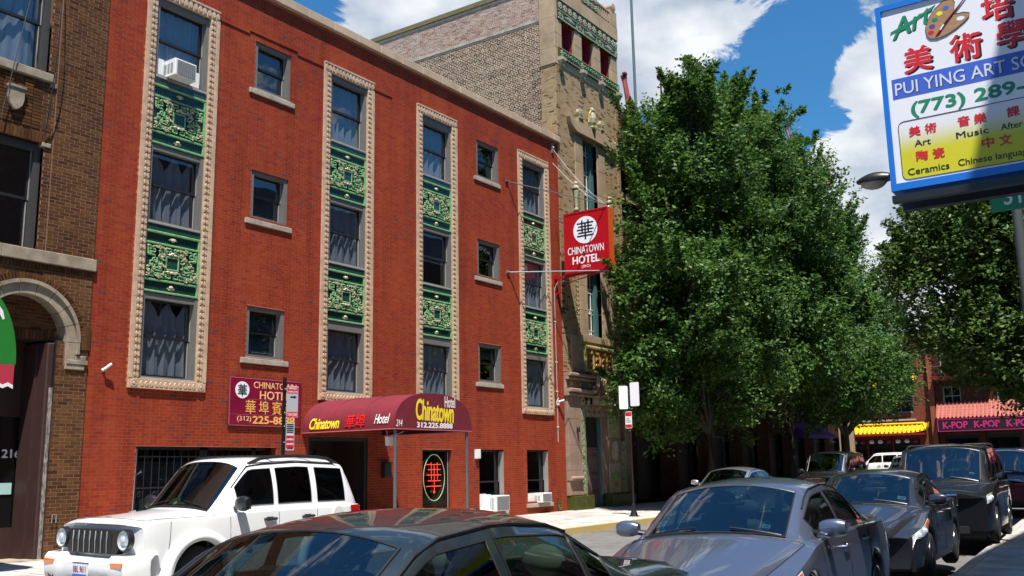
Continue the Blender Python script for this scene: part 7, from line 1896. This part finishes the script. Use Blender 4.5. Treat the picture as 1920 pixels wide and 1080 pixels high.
mr = nt.nodes.new('ShaderNodeMapRange'); mr.interpolation_type = 'SMOOTHSTEP'; mr.inputs['From Min'].default_value = 4.085+.27; mr.inputs['From Max'].default_value = 4.085+.56; nt.links.new(sx.outputs['Z'], mr.inputs['Value'])
cm = nt.nodes.new('ShaderNodeMix'); cm.data_type = 'RGBA'; cm.inputs[6].default_value = (.60,.55,.01,1); cm.inputs[7].default_value = (.74,.75,.80,1); nt.links.new(mr.outputs[0], cm.inputs[0]); nt.links.new(cm.outputs[2], nt.nodes['Principled BSDF'].inputs['Base Color'])
pan = rrect(.076,w-.12,.045,.594,.055); m = MB(); flat(m, fa, pan, .004, .0045); part('course_panel', m, gy, t)
m = MB(); m.tube([fa(a,c,.005) for a,c in pan+[pan[0]]], .0035, 4); part('panel_outline', m, M['sign_black'], t)
for dd, mt, o in ((.0045, 'sign_black', .008), (.0058, 'letter_green', 0)):
    letters('Art', .37, .19, fa(.10+o, 1.385-o, dd), (0,-.965,.26), Z3, M[mt], t, depth=.001, bold=.02, shear=.2)
m = MB(); flat(m, fa, [(.085,1.45),(.30,1.515),(.47,1.60),(.50,1.635),(.45,1.615),(.28,1.54),(.09,1.475)], .0065, .0075); part('brush_stroke', m, M['letter_green'], t)
pal = [(a-.078, c+.028) for a, c in [(.475,1.33),(.50,1.29),(.56,1.275),(.64,1.29),(.73,1.33),(.80,1.375),(.838,1.41),(.845,1.445),(.80,1.465),(.74,1.465),(.715,1.48),(.725,1.53),(.735,1.58),(.715,1.62),(.64,1.62),(.56,1.56),(.50,1.48),(.47,1.40)]]
m = MB(); flat(m, fa, pal, .0075, .010); part('palette', m, M['wood_palette'], t)
m = MB(); m.tube([fa(a,c,.0095) for a,c in pal+[pal[0]]], .003, 4); part('palette_outline', m, M['sign_black'], t)
m = MB(); flat(m, fa, ell(.690,1.440,.034,.020,18), .0102, .0112); part('thumb_hole', m, M['sign_white'], t)
for (a, c, mt) in ((.435,1.375,'letter_bright_red'),(.45,1.43,'purple'),(.478,1.488,'letter_green'),(.522,1.535,'letter_yellow'),(.58,1.575,'street_blue')):
    m = MB(); flat(m, fa, ell(a,c,.026,.020,16), .0102, .0115); part('paint_dab', m, M[mt], t)
m = MB(); m.tube([fa(.47,1.325,.013), fa(.515,1.375,.013)], [.002,.012], 5, 0); m.tube([fa(.515,1.375,.013), fa(.55,1.42,.013)], .010, 5, 1); m.tube([fa(.55,1.42,.013), fa(.76,1.64,.013)], [.010,.004], 5, 2); part('paintbrush', m, [M['letter_bright_red'], M['sign_white'], M['maroon_canvas']], t)
part('support_bar', MB().box(AXX-.02, AXX+.06, -1.32, yl+.0, 3.935, 4.0), M['black_metal'], t); part('support_bar', MB().box(AXX+.30, AXX+.40, -1.32, yl-.02, 3.93, 4.03), M['black_metal'], t)
part('stay_rod', MB().tube([(AXX+.2,.4,z1),(AXX+.2,-1.33,7.2)], .012, 5), M['black_metal'], t)
# ---------------------------------------------------------------- trees
def make_tree(name, label, base, height, lobes, seed, n_leaf, leaf=.11, gap=-.8, tr=.17, mt='leaf', lean=(0,0), group=None, split=3.0):
    rng = np.random.default_rng(seed); rnd = random.Random(seed)
    t = thing(name, label, 'tree', base, group)
    bx, by, bz = base; m = MB()
    L = np.array(lobes, float)
    cen = L[:, :3].mean(0)
    # trunk and leaders
    top = np.array((bx+lean[0], by+lean[1], height*.82)); tp = [np.array((bx,by,bz-.1)), np.array((bx+.03,by,bz+1.2)), np.array((bx+lean[0]*.2,by+lean[1]*.2,bz+split))]
    for k in range(1, 6): q = tp[2]+(top-tp[2])*k/5; tp.append(q+np.array((rnd.uniform(-.2,.2), rnd.uniform(-.2,.2), 0)))
    m.tube([tuple(q) for q in tp], [tr*1.35, tr*1.05, tr*.9, tr*.72, tr*.55, tr*.38, tr*.22, tr*.08], 10)
    for l in L:                                            # a limb to each lobe, twigs inside it
        c = l[:3]; z0 = min(max(bz+split*.8, c[2]-2.5-abs(c[0]-bx)*.6), height*.7)
        f = (z0-tp[2][2])/(top[2]-tp[2][2]); s = tp[2]+(top-tp[2])*max(0, min(f, .95)) if f > 0 else tp[1]+(tp[2]-tp[1])*.8
        d = c-s; pts = [s+d*k/5+np.array((rnd.uniform(-.15,.15), rnd.uniform(-.15,.15), .35*math.sin(math.pi*k/5)))*(0 < k < 5) for k in range(6)]
        m.tube([tuple(q) for q in pts], [tr*.45, tr*.36, tr*.28, tr*.2, tr*.13, tr*.06], 6)
        for k in range(7):
            a = pts[2+k % 4]; v = rng.normal(size=3); v /= np.linalg.norm(v); e = c+v*l[3]*.85
            m.tube([tuple(a), tuple(a+(e-a)*.5+np.array((0,0,.15))), tuple(e)], [tr*.14, tr*.09, .01], 4)
    part('trunk', m, M['bark'], t, smooth=True)
    # foliage: sprays of leaves gathered into clumps, denser near the skin of each lobe
    per = 46; vol = L[:,3]**2.2; pick = rng.choice(len(L), size=n_leaf//per, p=vol/vol.sum())
    C = []
    for i in pick:
        v = rng.normal(size=3); v /= np.linalg.norm(v); r = L[i,3]*rng.uniform(.2, 1)**.5*rng.choice([.95, 1.05, 1.32])
        v[2] *= .9; C.append((L[i,:3]+v*r).tolist()+[rng.uniform(.22,.44)])
    for l in L:                                            # loose shoots that break the outline
        for q in range(int(7*l[3])):
            v = rng.normal(size=3); v[2] = abs(v[2])*.7+.15; v /= np.linalg.norm(v); s0 = l[:3]+v*l[3]*.8; d = v*.6+np.array((0,0,.75))+rng.normal(size=3)*.2; d /= np.linalg.norm(d); ln_ = rng.uniform(.7, 1.9)*min(1, l[3]*.7)
            for w_ in np.linspace(0, 1, 9): C.append((s0+d*ln_*w_).tolist()+[.22*(1-.65*w_)])
    C = np.array(C)
    # gaps: knock out clumps where a coarse noise is low
    ph = rng.uniform(0, 6, 6); nz = np.sin(C[:,0]*1.9+ph[0])+np.sin(C[:,1]*1.7+ph[1])+np.sin(C[:,2]*2.0+ph[2])+np.sin((C[:,0]+C[:,2])*1.3+ph[3]); C = C[nz > gap]
    k = len(C)
    axis = rng.normal(size=(k,3)); axis[:,2] = np.abs(axis[:,2])*.4+.25; axis += (C[:,:3]-cen)*.25; axis /= np.linalg.norm(axis, axis=1)[:,None]
    tt = rng.uniform(-1, 1, (k, per)); P = C[:,None,:3]+axis[:,None]*(tt*C[:,3:4])[:,:,None]*1.25+rng.normal(size=(k,per,3))*C[:,None,3:4]*.36
    P = P.reshape(-1, 3); n = len(P)
    D = rng.normal(size=(n,3)); D[:,2] = D[:,2]*.55-.25; D += np.repeat(axis, per, 0)*.6; D /= np.linalg.norm(D, axis=1)[:,None]
    cn = (C[:,:3]-L[np.argmin(((C[:,None,:3]-L[None,:,:3])**2).sum(2)/L[None,:,3]**2, 1),:3]); cn /= np.linalg.norm(cn, axis=1)[:,None]+1e-6; cn = cn*.55+np.array((-.1,-.1,.75))+rng.normal(size=(k,3))*.38
    U = rng.normal(size=(n,3))*.42+np.repeat(cn, per, 0); S_ = np.cross(D, U); S_ /= np.linalg.norm(S_, axis=1)[:,None]; Nn = np.cross(S_, D)
    ln = leaf*rng.uniform(.5, 1.5, n)[:,None]; wd = ln*.27
    V = np.stack([P, P+D*ln*.5+S_*wd-Nn*ln*.05, P+D*ln, P+D*ln*.5-S_*wd-Nn*ln*.05], 1).reshape(-1, 3)
    me = bpy.data.meshes.new('crown'); me.vertices.add(n*4); me.vertices.foreach_set('co', V.reshape(-1))
    idx = np.arange(n)[:,None]*4+np.array([0,1,2,0,2,3]); me.loops.add(n*6); me.loops.foreach_set('vertex_index', idx.reshape(-1))
    me.polygons.add(n*2); me.polygons.foreach_set('loop_start', np.arange(n*2)*3); me.polygons.foreach_set('loop_total', np.full(n*2, 3))
    me.materials.append(M[mt]); me.update(calc_edges=True); link(me, 'crown', t)
    return t
LA = [(29.6,14.8,4.2,1.0),(31.2,15.1,3.3,.9),(31.94,13.54,14.9,1.0),(37.9,14.82,16.6,1.15),(30.93,14.68,13.2,1.36),(32.63,13.76,13.06,1.99),(39.0,14.19,15.0,1.85),(30.6,14.3,9.97,1.7),(36.1,14.47,11.2,2.36),(29.9,14.9,7.3,1.15),(30.33,13.47,7.25,2.0),(31.65,14.8,5.08,1.9),(35.76,14.08,8.05,2.3),(36.24,14.67,5.2,2.31),(31.2,13.3,16.0,.5),(31.1,13.3,14.9,.7),(33.9,15.2,9.3,2.0),(34.3,14.6,14.6,1.7),(32.4,13.9,5.6,1.4),(33.8,13.9,4.4,.9),(29.5,14.6,5.4,.8)]
LB = [(43.6,14.5,17.0,1.2),(47.6,15.0,16.8,1.2),(42.38,14.11,13.41,2.69),(50.5,15.4,15.6,1.3),(46.03,15.32,10.64,2.87),(41.38,13.76,6.66,2.55),(37.8,13.75,3.9,1.25),(44.5,14.6,15.6,1.9),(41.0,14.6,10.2,2.3),(40.2,14.2,15.6,1.3),(44.0,14.0,5.4,1.5),(41.0,14.0,4.2,.9)]
LC = [(51.3,14.48,13.0,1.6),(55.0,15.0,11.0,1.9),(55.6,14.19,8.92,2.39),(47.98,13.89,6.5,2.88),(56.8,14.26,6.4,2.1),(49.81,13.55,4.6,1.0),(59.6,13.9,5.9,1.35),(46.0,14.29,4.4,1.1),(47.86,14.39,9.72,2.39),(52.2,14.3,5.6,1.9),(52.0,14.4,9.6,2.2),(49.4,14.6,13.2,1.6)]
LD = [(28.2,5.9,6.9,.65),(28.19,4.9,7.3,1.1),(28.16,3.82,7.16,1.43),(28.88,3.4,5.9,1.44),(28.37,4.9,6.01,1.17),(27.56,4.24,4.75,.95),(30.01,3.75,4.4,1.0),(29.43,5.88,6.89,.7),(28.06,3.7,8.3,1.29),(30.48,2.64,7.56,1.65),(30.08,2.31,5.35,1.6),(27.86,2.6,4.2,1.0),(29.2,4.2,8.6,1.1),(29,3.2,9.6,1.5),(30,1.4,8.6,1.8),(30.5,.8,6.4,1.6),(28.7,6.2,6.8,.35),(29.4,4.9,3.9,.45),(29.0,3.2,3.4,.8),(29.2,4.2,5.2,1.0),(28.4,2.9,5.0,1.2),(29,4.2,6.6,1.2),(28.6,3.0,6.6,1.2),(28.8,5.6,5.0,.5),(28.6,3.4,4.9,1.1),(29.4,2.7,4.6,1.1),(28.9,4.4,4.2,.7),(29.6,3.9,5.6,1.1),(29,2.5,8.0,1.3),(28.6,5.3,7.0,.8)]
make_tree('street_tree', 'tall leafy tree nearest the tower, just right of the red box sign', (33.6, 14.35, .15), 18.2, LA, 1, 230000, leaf=.145, group='street trees in front of the pagoda roofs')
make_tree('street_tree', 'leafy middle tree of the row before the pagoda roofs, with the highest right shoulder', (42.6, 14.35, .22), 18.5, LB, 2, 180000, leaf=.155, gap=-.55, group='street trees in front of the pagoda roofs')
make_tree('street_tree', 'farthest tree of the row, its dark trunk standing by the tan pilasters', (50.6, 14.3, .27), 15.5, LC, 3, 180000, leaf=.16, gap=-.55, tr=.22, group='street trees in front of the pagoda roofs')
make_tree('street_tree', 'tree on the near pavement whose boughs hang behind the art school sign', (31.5, 1.9, .15), 11.0, LD, 4, 210000, leaf=.12, gap=-1.5, mt='leaf_b', split=3.4)
